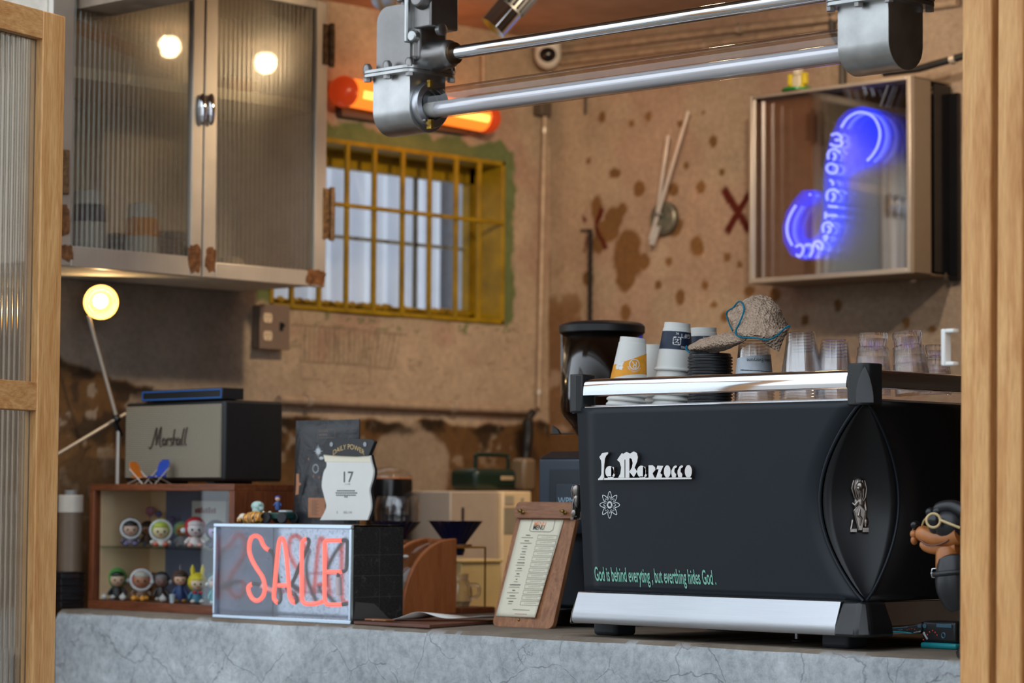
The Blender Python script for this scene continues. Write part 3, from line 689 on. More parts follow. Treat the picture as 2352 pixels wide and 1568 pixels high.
# black corner brackets
def corner(nm, x, y, sx):
    b = MB(); w = .036; z0_, z1_ = RZ-.026+.004, RZ+.058
    if sx > 0:
        pol = [(x-w-.004, y-.008), (x-.002, y-.014), (x+.010, y-.002), (x+.012, y+w), (x-w*.6, y+w*.9)]
    else:
        pol = [(x-.016, y-.010), (x+.004, y-.012), (x+.016, y-.004), (x+.016, y+w), (x-.016, y+w)]
    b.prism([(p[0], p[1]) for p in pol], (0, 0, 0), (1, 0, 0), (0, 1, 0), (0, 0, 1), z0_, z1_); return b.build(nm, 'black', mc, bevel=.003)
corner('rail_corner', XR_+.004, YF, 1); corner('rail_corner', XL0-.002, YF+.004, -1)
b = MB(); n_ = 10; pl = []
zc0, zc1 = RZ-.018, RZ+.052
out = [(-.019*math.sin(PI*t/2)**.8, zc1-(zc1-zc0)*t) for t in [i/n_ for i in range(n_+1)]]; out2 = [(-p[0]*.9, p[1]) for p in reversed(out)]
b.prism([(p[0], p[1]) for p in out+out2[:-1]], (XR_+.008, YF-.010, 0), (.72, .69, 0), (0, 0, 1), (.69, -.72, 0), 0, .004); b.build('corner_cap', 'gloss_black', mc, bevel=.001)
# lower chrome skirt with its sloping face
def skirt(nm, p0, p1, nrm, mat):
    nrm = Vector(nrm); prof = [(-.02, .092), (.006, .092), (.022, .052), (.024, .048), (.025, .034), (.022, .028), (-.02, .028)]; k = len(prof); b = MB()
    b.add([tuple(Vector(p)+nrm*a+Vector((0, 0, 1.0+h))) for p in (p0, p1) for a, h in prof], [(i, (i+1) % k, k+(i+1) % k, k+i) for i in range(k)]+[tuple(range(k)), tuple(reversed(range(k, 2*k)))])
    return b.build(nm, mat, mc, bevel=.0015)
YS = YF-.006
skirt('skirt', (P3(1336, 1400).x, YS, 0), (P3(1940, 1400).x, YS, 0), (0, -1, 0), 'steel')
skirt('skirt', (XR_-.012, YF+.05, 0), (XR_-.012, YF+DEP, 0), (1, 0, 0), 'chrome')
MAT['skirtcap'] = plain('black_glossy_plastic', (.008, .009, .011), .22, 0, .5, .05)
def cap(nm, pol_t, pol_b):
    b = MB(); n_ = len(pol_t); b.add([(x_, y_, 1.093) for x_, y_ in pol_t]+[(x_, y_, 1.05) for x_, y_ in [((a[0]+b_[0])/2+(b_[0]-a[0])*.3, (a[1]+b_[1])/2+(b_[1]-a[1])*.3) for a, b_ in zip(pol_t, pol_b)]]+[(x_, y_, 1.026) for x_, y_ in pol_b],
        [(i, (i+1) % n_, n_+(i+1) % n_, n_+i) for i in range(n_)]+[(n_+i, n_+(i+1) % n_, 2*n_+(i+1) % n_, 2*n_+i) for i in range(n_)]+[tuple(range(n_)), tuple(reversed(range(2*n_, 3*n_)))])
    return b.build(nm, 'skirtcap', mc, bevel=.006, seg=3)
cx_ = P3(1940, 1400).x
cap('skirt_corner', [(cx_+.004, YF-.012), (XR_-.004, YF-.012), (XR_+.008, YF+.0), (XR_+.008, YF+.055), (cx_+.004, YF+.04)], [(cx_-.001, YF-.036), (XR_+.004, YF-.036), (XR_+.026, YF-.014), (XR_+.026, YF+.06), (cx_-.001, YF+.06)])
lx_ = P3(1336, 1400).x
cap('skirt_corner', [(lx_-.004, YF-.006), (lx_+.003, YF-.012), (lx_+.003, YF+.04), (lx_-.004, YF+.04)], [(lx_-.016, YF-.020), (lx_+.001, YF-.034), (lx_+.001, YF+.04), (lx_-.016, YF+.04)])
b = MB(); b.box((XL0+.03, YF+.01, 1.034), (XR_-.02, YF+DEP-.02, zb)); b.build('chassis', 'gloss_black', mc)
for (u0, u1, Y0) in ((1361, 1462, 4.20), (1885, 1992, 4.17)):
    p, q_ = PY(u0, 1450, Y0), PY(u1, 1450, Y0)
    for dy in (0, .36):
        b = MB(); b.box((p.x, Y0+dy, 1.0), (p.x+.066, Y0+.066+dy, 1.034)); b.build('foot', 'rubber', mc, bevel=.008, seg=3)
b = MB(); p = PY(1830, 1450, 4.33); b.lathe([(.012, 0), (.013, .003), (.006, .005)], (p.x, p.y, 1.000), 20); b.lathe([(.004, .005), (.004, .034)], (p.x, p.y, 1.0), 10); b.build('drain_fitting', 'steel', mc)

# ================================================================== CUPS ON THE TRAY
ZT = 1.4805
def paper_cup(label, kind, group):
    t = thing('paper_cup', label, 'cup', (0, 0, 0), 0, group); rb, rt, h = .0405, .0285, .104
    b = MB(); b.lathe([(rb-.001, 0), (rb+.0018, .0005), (rb+.0026, .003), (rb+.001, .006), (rb-.0008, .0065), (rt+.0012, h-.012), (rt, h-.0115), (rt-.0004, h), (rt-.002, h), (rt-.0025, h-.006), (.0, h-.006)], n=48)
    b.build('cup_body', 'white', t, local=True)
    return t
def cup_band(t, z0_, z1_, mat, wav=0, a0=0, a1=2*PI, rb=.0405, rt=.0285, h=.104):
    b = MB(); n_ = 72; vs_ = []
    for i in range(n_+1):
        a = a0+(a1-a0)*i/n_
        for k in range(7):
            lo = z0_(a) if callable(z0_) else z0_; hi = z1_(a) if callable(z1_) else z1_; z = lo+(hi-lo)*k/6
            r = rb-.0008+(rt+.0012-rb+.0008)*(z-.0065)/(h-.0185)+.0004; vs_.append((r*math.cos(a), r*math.sin(a), z))
    b.add(vs_, [(i*7+k, (i+1)*7+k, (i+1)*7+k+1, i*7+k+1) for i in range(n_) for k in range(6)]); return b.build('sleeve_print', mat, t, local=True)
def cup_wrap(mb, body, ang, z, size, inv=True, sx=1.0, rb=.0405, rt=.0285, h=.104, arc=None):
    """lettering wrapped on the cup; inv = upside down, since the cups stand on their rims"""
    m2 = MB(); m2.text(body, (0, 0, 0), (1, 0, 0), (0, 1, 0), (0, 0, 1), size, 0, 'CENTER', sx); vs_ = []
    for p in m2.v:
        xx, zz = (-p[0], -p[1]) if inv else (p[0], p[1])
        if arc:  # text on a ring of radius arc
            ta = p[0]/arc; rr = arc+p[1]; xx, zz = rr*math.sin(ta), rr*math.cos(ta)
            if inv: xx, zz = -xx, -zz
        Z_ = z+zz; r = rb-.0008+(rt+.0012-rb+.0008)*(Z_-.0065)/(h-.0185)+.0008; a = ang+xx/r; vs_.append((r*math.cos(a), r*math.sin(a), Z_))
    mb.add(vs_, m2.f)
VA = -PI/2+math.radians(44.1)-math.radians(0)       # angle on a cup that faces the viewer (towards +X -Y)
VA = math.atan2(-.72, .69)
def wrap_poly(mb, pts, ang, z, rb=.0405, rt=.0285, h=.104, out=.0009):
    vs_ = []
    for xx, zz in pts:
        Z_ = z+zz; r = rb-.0008+(rt+.0012-rb+.0008)*(Z_-.0065)/(h-.0185)+out; a = ang+xx/r; vs_.append((r*math.cos(a), r*math.sin(a), Z_))
    from mathutils.geometry import tessellate_polygon
    mb.add(vs_, [tuple(t) for t in tessellate_polygon([[Vector((x_, y_, 0)) for x_, y_ in pts]])])
def ringpts(r0, r1, a0, a1, n=20): return [(r1*math.cos(a0+(a1-a0)*i/n), r1*math.sin(a0+(a1-a0)*i/n)) for i in range(n+1)]+[(r0*math.cos(a1-(a1-a0)*i/n), r0*math.sin(a1-(a1-a0)*i/n)) for i in range(n+1)]
MAT['orange'] = plain('orange_print', srgb(236, 158, 26), .55); MAT['navy'] = plain('navy_print', srgb(18, 36, 62), .5); MAT['whiteprint'] = plain('white_print', srgb(232, 232, 230), .6)
# stack with the orange band
pc = PY(1448, 877, 4.33); px_, py_ = pc.x, 4.33
ztop_o = PY(1448, 776, 4.33).z
dz = .0115; nO = 4
c1 = paper_cup('white paper cup with an orange band, upside down at the left end of the tray', 'o', 'upturned paper cups with orange bands')
c1.location = (px_, py_, ztop_o-.104)
LEAN = lambda t: Matrix.Rotation(math.radians(t), 3, Vector((-.6964, .7177, 0)))
def leanup(t): return LEAN(t) @ Vector((0, 0, 1))
c1.rotation_euler = LEAN(6).to_euler(); c1.location = Vector((px_, py_, ztop_o)) - leanup(6)*.104 + Vector((.004, .004, 0))
band_lo = lambda a: .018+.010*math.sin(a-VA+.5); band_hi = lambda a: .058+.016*math.sin((a-VA)*1.0-.1)
cup_band(c1, band_lo, band_hi, 'orange')
b = MB()
wrap_poly(b, ringpts(.0098, .0118, 0, 2*PI, 40), VA+.22, .046)
cup_wrap(b, 'R', VA+.22, .0515, .021); cup_wrap(b, 'ROASTELLERS', VA+.22, .046, .0052, True, 1.0, arc=.0135)
for (bx, bz, r_) in ((0, 0, .0085), (.004, .006, .006), (-.004, .005, .006), (-.005, -.003, .005), (.005, -.004, .005), (0, .010, .0035)):
    wrap_poly(b, [(bx+r_*(1+.18*math.sin(5*q))*math.cos(q), bz+r_*(1+.18*math.sin(5*q))*math.sin(q)) for q in [2*PI*i/20 for i in range(20)]], VA-.72, .040, out=.0010+.0001*abs(bx*100))
b.build('printed_mark', 'whiteprint', c1, local=True)
z_ = c1.location.z; k = 0
while z_-dz*(k+1) > ZT-.004 and k < 5:
    k += 1
    c2 = thing('paper_cup', ('white paper cup nested in the stack under the orange-banded cup',)[0], 'cup', tuple(c1.location - leanup(6)*dz*k), 0, 'white paper cups nested under the orange-banded cup')
    c2.rotation_euler = LEAN(6).to_euler()
    src = [c for c in c1.children if c.name.startswith('cup_body')][0].copy(); COL.objects.link(src); src.parent = c2
# stack with the navy band
def navy_cup(label, loc):
    t = paper_cup(label, 'n', 'upturned paper cups with navy bands'); t.location = loc
    cup_band(t, .046, .085, 'navy'); b = MB()
    cup_wrap(b, 'GIFT', VA+.62, .080, .0125, True, 1.1); cup_wrap(b, 'COFFEE', VA+.62, .0535, .007, True, 1.0); cup_wrap(b, 'PE', VA+.0, .0825, .0065)
    for q in range(4):   # recycling mark: four bent arrows round a square
        a = q*PI/2; r = .0088; L = [(-.0058, r-.0014), (.0062, r-.0014), (.0062, r), (-.0058, r)]
        L2 = [(r-.0034, r-.0052), (r+.0008, r-.0052), (r-.0010, r+.0002)]
        for po in (L, L2): wrap_poly(b, [(x_*math.cos(a)-y_*math.sin(a), x_*math.sin(a)+y_*math.cos(a)) for x_, y_ in po], VA+.0, .064)
    for po in ([(-.004, -.004), (-.002, -.004), (.003, .001), (.003, .004), (-.001, .004), (-.001, .0026), (.001, .0026), (.001, .001)], [(-.0045, .001), (-.0025, .003), (-.0032, .0038), (-.005, .002)], [(.0008, -.0045), (.005, -.0045), (.005, -.003), (.0008, -.003)]):
        wrap_poly(b, po, VA+.0, .064)
    b.build('printed_mark', 'whiteprint', t, local=True); return t
Yn = 4.39; pn = PY(1545, 800, Yn); zt_n = PY(1545, 742, Yn).z
n1_ = navy_cup('white paper cup with navy band, topmost of the tall upturned stack beside the orange-banded cup', (pn.x, Yn, zt_n-.104))
n1_.rotation_euler = LEAN(4).to_euler(); n1_.location += Vector((.002, .002, 0)); z_ = n1_.location.z; k = 0
body_src = [c for c in n1_.children if c.name.startswith('cup_body')][0]
for kk in range(9):
    zz = z_-.0125*(kk+1)
    if kk == 0: zz = z_-.029
    else: zz = z_-.029-.0118*kk
    if zz < ZT-.003: break
    c2 = thing('paper_cup', 'plain white paper cup nested in the stack under the navy-banded cup', 'cup', tuple(n1_.location - leanup(4)*(n1_.location.z-zz)), 0, 'white paper cups nested under the navy-banded cup')
    s2 = body_src.copy(); COL.objects.link(s2); s2.parent = c2; c2.rotation_euler = LEAN(4).to_euler()
Y3 = 4.50; p3 = PY(1616, 800, Y3); zt3 = PY(1616, 753, Y3).z
n2_ = navy_cup('white paper cup with navy band, half hidden behind the black lids', (p3.x, Y3, zt3-.104))
for kk in range(9):
    zz = n2_.location.z-.0125*(kk+1)
    if zz < ZT-.003: break
    c2 = thing('paper_cup', 'white paper cup in the rear stack behind the black lids', 'cup', (p3.x, Y3, max(zz, ZT)), 0, 'white paper cups nested in the rear stack')
    s2 = body_src.copy(); COL.objects.link(s2); s2.parent = c2
pm_ = PY(1500, 800, 4.46); c2 = thing('paper_cup', 'plain white paper cup between the orange-banded and navy-banded stacks', 'cup', (pm_.x, 4.46, PY(1500, 792, 4.46).z-.104)); s2 = body_src.copy(); COL.objects.link(s2); s2.parent = c2
zz0 = c2.location.z
for kk in range(9):
    zz = zz0-.0125*(kk+1)
    if zz < ZT-.003: break
    c3 = thing('paper_cup', 'white paper cup nested low between the two banded stacks', 'cup', (pm_.x, 4.46, max(zz, ZT)), 0, 'white paper cups nested between the banded stacks'); s2 = body_src.copy(); COL.objects.link(s2); s2.parent = c3
# black lids
MAT['lid'] = plain('black_plastic_lid', (.012, .013, .016), .4, 0, .5, .05)
Yl = 4.36; pl_ = PY(1631, 850, Yl); rl = .0465; ztl = PY(1631, 812, Yl).z
b = MB(); b.lathe([(rl, 0), (rl+.001, .001), (rl+.001, .003), (rl-.0015, .0042), (rl-.002, .006), (rl-.0022, .0085), (rl-.004, .0105), (.036, .0105), (.034, .0075), (0, .0075)], n=56)
lid0 = b.build('cup_lid', 'lid', None, local=True); tag(lid0, 'black plastic cup lid, topmost of the pile on the tray', 'lid', 'black plastic lids piled on the tray')
top = ztl-.0105; lid0.location = (pl_.x, Yl, top); kk = 1; stp = (top-ZT)/15
for kk in range(1, 16):
    d = lid0.copy(); COL.objects.link(d); d.location = (pl_.x+random.uniform(-.0006, .0006), Yl+random.uniform(-.0006, .0006), top-stp*kk); d['label'] = 'black plastic cup lid within the pile on the tray'
# clear plastic cups
def clear_cup(rb, rt, h, n=40):
    b = MB(); b.lathe([(rb, 0), (rb+.0015, .0008), (rb+.0015, .003), (rb-.001, .0038), (rb-.0014, .010), (rb-.0022, .011), (rt+.0008, h-.006), (rt+.001, h-.003), (rt-.002, h), (rt-.006, h-.0008), (rt-.008, h-.003), (0, h-.003)], n=n, caps=False)
    return b
def stack(u, vtop, Y, rb, rt, h, dz_, label1, label2, group, tilt=(0, 0)):
    p = PY(u, 850, Y); z1_ = PY(u, vtop, Y).z-h; o0 = clear_cup(rb, rt, h).build('plastic_cup', 'plastic_clear', None, local=True)
    tag(o0, label1, 'cup', group); o0.location = (p.x, Y, z1_); o0.rotation_euler = (tilt[0], tilt[1], 0); k = 1
    while z1_-dz_*k > ZT-.002:
        d = o0.copy(); COL.objects.link(d); d.location = (p.x-tilt[1]*dz_*k, Y+tilt[0]*dz_*k, z1_-dz_*k); d['label'] = label2; k += 1
    return o0
MAT['banded'] = plain('grey_silver_print', srgb(190, 198, 208), .45)
lab = stack(1732, 779, 4.35, .0415, .031, .098, .0065, 'clear plastic cup with a white printed band, under the tan cloth', 'clear plastic cup nested in the stack under the tan cloth', 'clear plastic cups under the cloth')
t = lab   # printed band on the outer cup, child of the first cup
b = MB(); rb, rt, h = .0415, .031, .098; n_ = 60; zlo, zhi = .008, .062; vs_ = []
for i in range(n_):
    a = 2*PI*i/n_
    for z in (zlo, zhi+.004*math.sin(a*1+1)): r = rb-.0022+(rt+.0008-rb+.0022)*(z-.011)/(h-.017)+.0006; vs_.append((r*math.cos(a), r*math.sin(a), z))
b.add(vs_, [(i*2, ((i+1) % n_)*2, ((i+1) % n_)*2+1, i*2+1) for i in range(n_)]); b.build('printed_band', 'banded', t, local=True)
b = MB(); cup_wrap(b, 'thanks Everyone', VA+.35, .056, .0105, True, .9, .0420, .0310, .098); 
for i in range(60):
    a = VA-.9+1.9*i/60; r = .0378; b.ball((r*math.cos(a), r*math.sin(a), .033-.004*i/60), (.0009, .0009, .0006+.0008*random.random()), 6, 4)
b.build('printed_mark', 'ink', t, local=True)
stack(1843, 762, 4.30, .0455, .028, .104, .0062, 'tilted clear plastic cup beside the printed one, left of the black rail corner', 'clear plastic cup nested in the tilted wide stack', 'clear plastic cups in the wide stack', (math.radians(0), math.radians(-2)))
stack(1917, 780, 4.34, .040, .0275, .092, .0065, 'shorter clear plastic cup in the stack just left of the black rail corner', 'clear plastic cup nested in the shorter stack', 'clear plastic cups in the shorter stack')
# faceted glass tumblers, nested upside down
def tumbler(rb, rt, h):
    b = MB(); n = 80; prof = [(rb, 0), (rb-.0006, .0015), (rb-.004, h*.42), (rb-.006, h*.55), (rb-.0062, h*.66), (rb-.010, h*.70), (rt, h-.006), (rt-.002, h), (rt-.006, h), (0, h-.002)]
    ins = [(0, h-.012), (rt-.006, h-.011), (rt-.0045, h-.02), (rb-.0085, h*.55), (rb-.0022, .001)]
    pr = prof+ins; vs_ = []; k = len(pr)
    for i in range(n):
        a = 2*PI*i/n
        for j, (r, z) in enumerate(pr):
            fl = 1+.022*math.cos(a*16) if (1 < j < 8) else 1; rr = max(r, 0)*fl; vs_.append((rr*math.cos(a), rr*math.sin(a), z))
    b.add(vs_, [(i*k+q, ((i+1) % n)*k+q, ((i+1) % n)*k+q+1, i*k+q+1) for i in range(n) for q in range(k)if q < k-1]+[(i*k+k-1, ((i+1) % n)*k+k-1, ((i+1) % n)*k, i*k) for i in range(n)]); return b
def gstack(u, vtop, Y, cnt, ax, ay, sc, l1, l2, grp, dzg=.042):
    p = PY(u, 850, Y); z1_ = PY(u, vtop, Y).z; h = .088*sc; o0 = None; up = Vector((0, 0, 1)); up.rotate(Matrix.Rotation(ay, 3, 'Y') @ Matrix.Rotation(ax, 3, 'X'))
    topc = Vector((p.x, Y, z1_)); 
    for k in range(cnt):
        o = tumbler(.037*sc, .030*sc, h).build('glass_tumbler', 'glass', None, local=True) if k == 0 else o0.copy()
        if k: COL.objects.link(o)
        else: o0 = o
        o.location = topc-up*(h+dzg*sc*k); o.rotation_euler = (ax, ay, 0); tag(o, l1 if k == 0 else l2, 'glass', grp)
gstack(2005, 765, 4.36, 2, 0, 0, 1.0, 'upper glass tumbler of the upright pair behind the black rail corner', 'lower glass tumbler of the upright pair behind the rail corner', 'nested glass tumblers on the tray', .036)
gstack(2083, 763, 4.38, 2, 0, math.radians(-7), 1.0, 'upper glass tumbler of the leaning pair, right of the upright pair', 'lower glass tumbler of the leaning pair, right of the upright pair', 'nested glass tumblers on the tray', .036)
gstack(2152, 792, 4.45, 2, 0, 0, .8, 'upper small glass tumbler beside the folded door', 'lower small glass tumbler beside the folded door', 'nested glass tumblers on the tray', .036)

# ================================================================== TAN CLOTH
x = N('waffle_cloth'); v = x.coords(); wv = x.n('TexWave'); wv.inputs['Scale'].default_value = 55; wv.inputs['Distortion'].default_value = 1.5; x.l(v, wv.inputs[0]); n1 = x.noise(v, 90, 4); wv2 = x.n('TexVoronoi'); wv2.inputs['Scale'].default_value = 210; x.l(v, wv2.inputs['Vector'])
c = x.ramp(wv2.outputs[0], [(.0, srgb(160, 136, 116)), (.7, srgb(192, 168, 148))]); x.bsdf(c, .95, 0, .1, wv2.outputs[0], .6); MAT['cloth'] = x.m
MAT['teal'] = plain('teal_stitched_edge', srgb(18, 116, 146), .7, 0, .2, .3, 300, .5)
YC = 4.335
def cp(u, v, dy=0): return PY(u, v, YC+dy)
base_ = cp(1745, 790)
cl = thing('dish_cloth', 'tan waffle dish cloth with teal edging draped over the clear cups', 'cloth', tuple(base_))
# rows of points across the draped bundle: (u, v, dy) grids lofted and subdivided
rows = [
 [(1672,716,-.02),(1700,694,-.025),(1728,676,.0),(1762,676,.03),(1788,700,.05),(1798,730,.06),(1812,752,.06)],
 [(1676,735,-.035),(1700,712,-.045),(1728,690,-.035),(1765,686,.0),(1793,708,.02),(1802,740,.03),(1815,758,.03)],
 [(1684,752,-.045),(1706,735,-.06),(1730,716,-.055),(1762,706,-.035),(1786,722,-.01),(1796,750,.0),(1806,765,.01)],
 [(1690,764,-.05),(1708,758,-.07),(1732,748,-.068),(1758,742,-.055),(1778,748,-.035),(1790,762,-.015),(1800,776,-.005)],
 [(1696,770,-.052),(1712,772,-.075),(1736,774,-.076),(1760,774,-.066),(1778,768,-.05),(1796,760,-.035),(1812,751,-.03)],
]
b = MB(); vs_ = [tuple(cp(*p)) for r in rows for p in r]; b.add(vs_, [(i*7+k, i*7+k+1, (i+1)*7+k+1, (i+1)*7+k) for i in range(4) for k in range(6)])
o = b.build('cloth_top_fold', 'cloth', cl); s_ = o.modifiers.new('t', 'SOLIDIFY'); s_.thickness = .0025; s_.offset = 0; sb = o.modifiers.new('s', 'SUBSURF'); sb.levels = 3; sb.render_levels = 3
tx = bpy.data.textures.new('fold', 'CLOUDS'); tx.noise_scale = .028; dp = o.modifiers.new('d', 'DISPLACE'); dp.texture = tx; dp.strength = .018; dp.mid_level = .5; dp.texture_coords = 'OBJECT'; dp.texture_coords_object = cl
b = MB()   # opening at the left, inner side
vs_ = [tuple(cp(*p)) for p in [(1700,692,-.02),(1710,712,-.04),(1698,742,-.055),(1690,764,-.05),(1683,758,-.02),(1675,738,-.01),(1670,716,-.01),(1684,706,-.012)]]
b.add(vs_+[tuple(cp(1690, 726, -.015))], [(i, (i+1) % 8, 8) for i in range(8)]); o = b.build('cloth_inner_fold', 'cloth', cl); s_ = o.modifiers.new('t', 'SOLIDIFY'); s_.thickness = .002; sb = o.modifiers.new('s', 'SUBSURF'); sb.levels = 2; sb.render_levels = 2
rows = [[(1578,792,-.01),(1612,776,-.01),(1650,764,-.01),(1694,758,-.01),(1720,765,-.02)],
        [(1577,800,-.03),(1612,786,-.035),(1650,776,-.04),(1692,770,-.05),(1716,776,-.05)],
        [(1583,808,-.03),(1614,802,-.035),(1652,797,-.04),(1688,792,-.05),(1708,786,-.05)],
        [(1590,807,.0),(1620,810,.0),(1656,811,.0),(1680,800,-.01),(1700,790,-.01)]]
b = MB(); vs_ = [tuple(cp(*p)) for r in rows for p in r]; b.add(vs_, [(i*5+k, i*5+k+1, (i+1)*5+k+1, (i+1)*5+k) for i in range(3) for k in range(4)])
o = b.build('cloth_trailing_corner', 'cloth', cl); s_ = o.modifiers.new('t', 'SOLIDIFY'); s_.thickness = .003; sb = o.modifiers.new('s', 'SUBSURF'); sb.levels = 3; sb.render_levels = 3
dp = o.modifiers.new('d', 'DISPLACE'); dp.texture = tx; dp.strength = .006; dp.mid_level = .5; dp.texture_coords = 'OBJECT'; dp.texture_coords_object = cl
rows = [[(1740,774,-.076),(1765,772,-.07),(1790,764,-.05),(1814,750,-.03)],[(1748,786,-.06),(1768,788,-.06),(1790,782,-.045),(1806,768,-.03)],[(1762,796,-.05),(1778,800,-.05),(1790,798,-.04),(1798,786,-.03)],[(1784,806,-.045),(1788,808,-.045),(1790,808,-.04),(1792,804,-.035)]]
b = MB(); vs_ = [tuple(cp(*p)) for r in rows for p in r]; b.add(vs_, [(i*4+k, i*4+k+1, (i+1)*4+k+1, (i+1)*4+k) for i in range(3) for k in range(3)])
o = b.build('cloth_hanging_corner', 'cloth', cl); s_ = o.modifiers.new('t', 'SOLIDIFY'); s_.thickness = .0025; sb = o.modifiers.new('s', 'SUBSURF'); sb.levels = 2; sb.render_levels = 2
for pts in ([(1683,760,-.03),(1674,740,-.02),(1669,718,-.02),(1684,706,-.03),(1696,693,-.035),(1705,696,-.045),(1709,712,-.055),(1700,738,-.065),(1690,760,-.065),(1694,771,-.068),(1712,775,-.082),(1736,776,-.084),(1762,780,-.078),(1782,772,-.064),(1800,756,-.048),(1812,748,-.04),(1814,752,-.038)], [(1577,794,-.03),(1576,802,-.034),(1584,809,-.034)]):
    b = MB(); b.tube(smoothpath([cp(*p) for p in pts], 8), .0017, 8); b.build('teal_hem', 'teal', cl)
# ================================================================== LEFT GROUP: DISPLAY CASE, SIGN, SPEAKER ...
def cm(name, c, r=.35):
    if name not in MAT: MAT[name] = plain(name, srgb(*c), r, 0, .5, .04, 40)
    return name
# ---- reddish wooden display case with glass front
cx0, cx1 = -5.578, -5.005; cyf, cyb = 4.20, 4.392; czt = 1.317
case = thing('display_case', 'reddish wooden display case with a glass front full of small figurines', 'display case', ((cx0+cx1)/2, (cyf+cyb)/2, 1.0))
tk = .020
b = MB(); b.box((cx0, cyf, czt-tk*.85), (cx1, cyb, czt)); b.build('top_board', 'redwood', case, bevel=.0015)
b = MB(); b.box((cx0, cyf, 1.0), (cx1, cyb, 1.022)); b.build('bottom_board', 'redwood', case, bevel=.0015)
for xa in (cx0, cx1-tk): b = MB(); b.box((xa, cyf, 1.022), (xa+tk, cyb, czt-tk*.85)); b.build('side_board', 'redwoodZ', case, bevel=.0015)
b = MB(); b.box((cx0+tk, cyf+.010, 1.022), (cx1-tk, cyf+.013, czt-tk*.85)); b.build('glass_front', 'pane', case)
b = MB(); b.box((cx0+tk, cyb-.006, 1.022), (cx1-tk, cyb-.003, czt-tk*.85)); b.build('glass_back', 'pane', case)
xk = PY(382, 1200, cyb-.01).x
b = MB(); b.box((cx0+tk, cyb-.012, 1.09), (xk, cyb-.008, czt-tk*.85)); b.build('kraft_backing', cm('kraft', (240, 202, 158), .8), case)
b = MB(); b.box((xk, cyb-.012, 1.0225), (cx1-tk, cyb-.008, czt-tk*.85)); b.build('reflection_sheet', cm('reflection_slate', (110, 118, 146), .6), case)  # dark sheet standing in for a reflection in the glass
b = MB(); b.box((cx0+tk, cyf+.022, 1.023), (cx0+tk+.002, cyb-.013, czt-tk*.85)); b.build('added_pale_lining', 'kraft', case)  # added pale lining where the side is glass, lightens the interior
MAT['shelfglass'] = clear('greenish_shelf_glass', (.72, .80, .78), 1.5, 1.0)
zs = PY(380, 1256, 4.25).z
b = MB(); b.box((cx0+tk, cyf+.02, zs-.005), (cx1-tk, cyb-.01, zs)); b.build('glass_shelf', 'shelfglass', case)
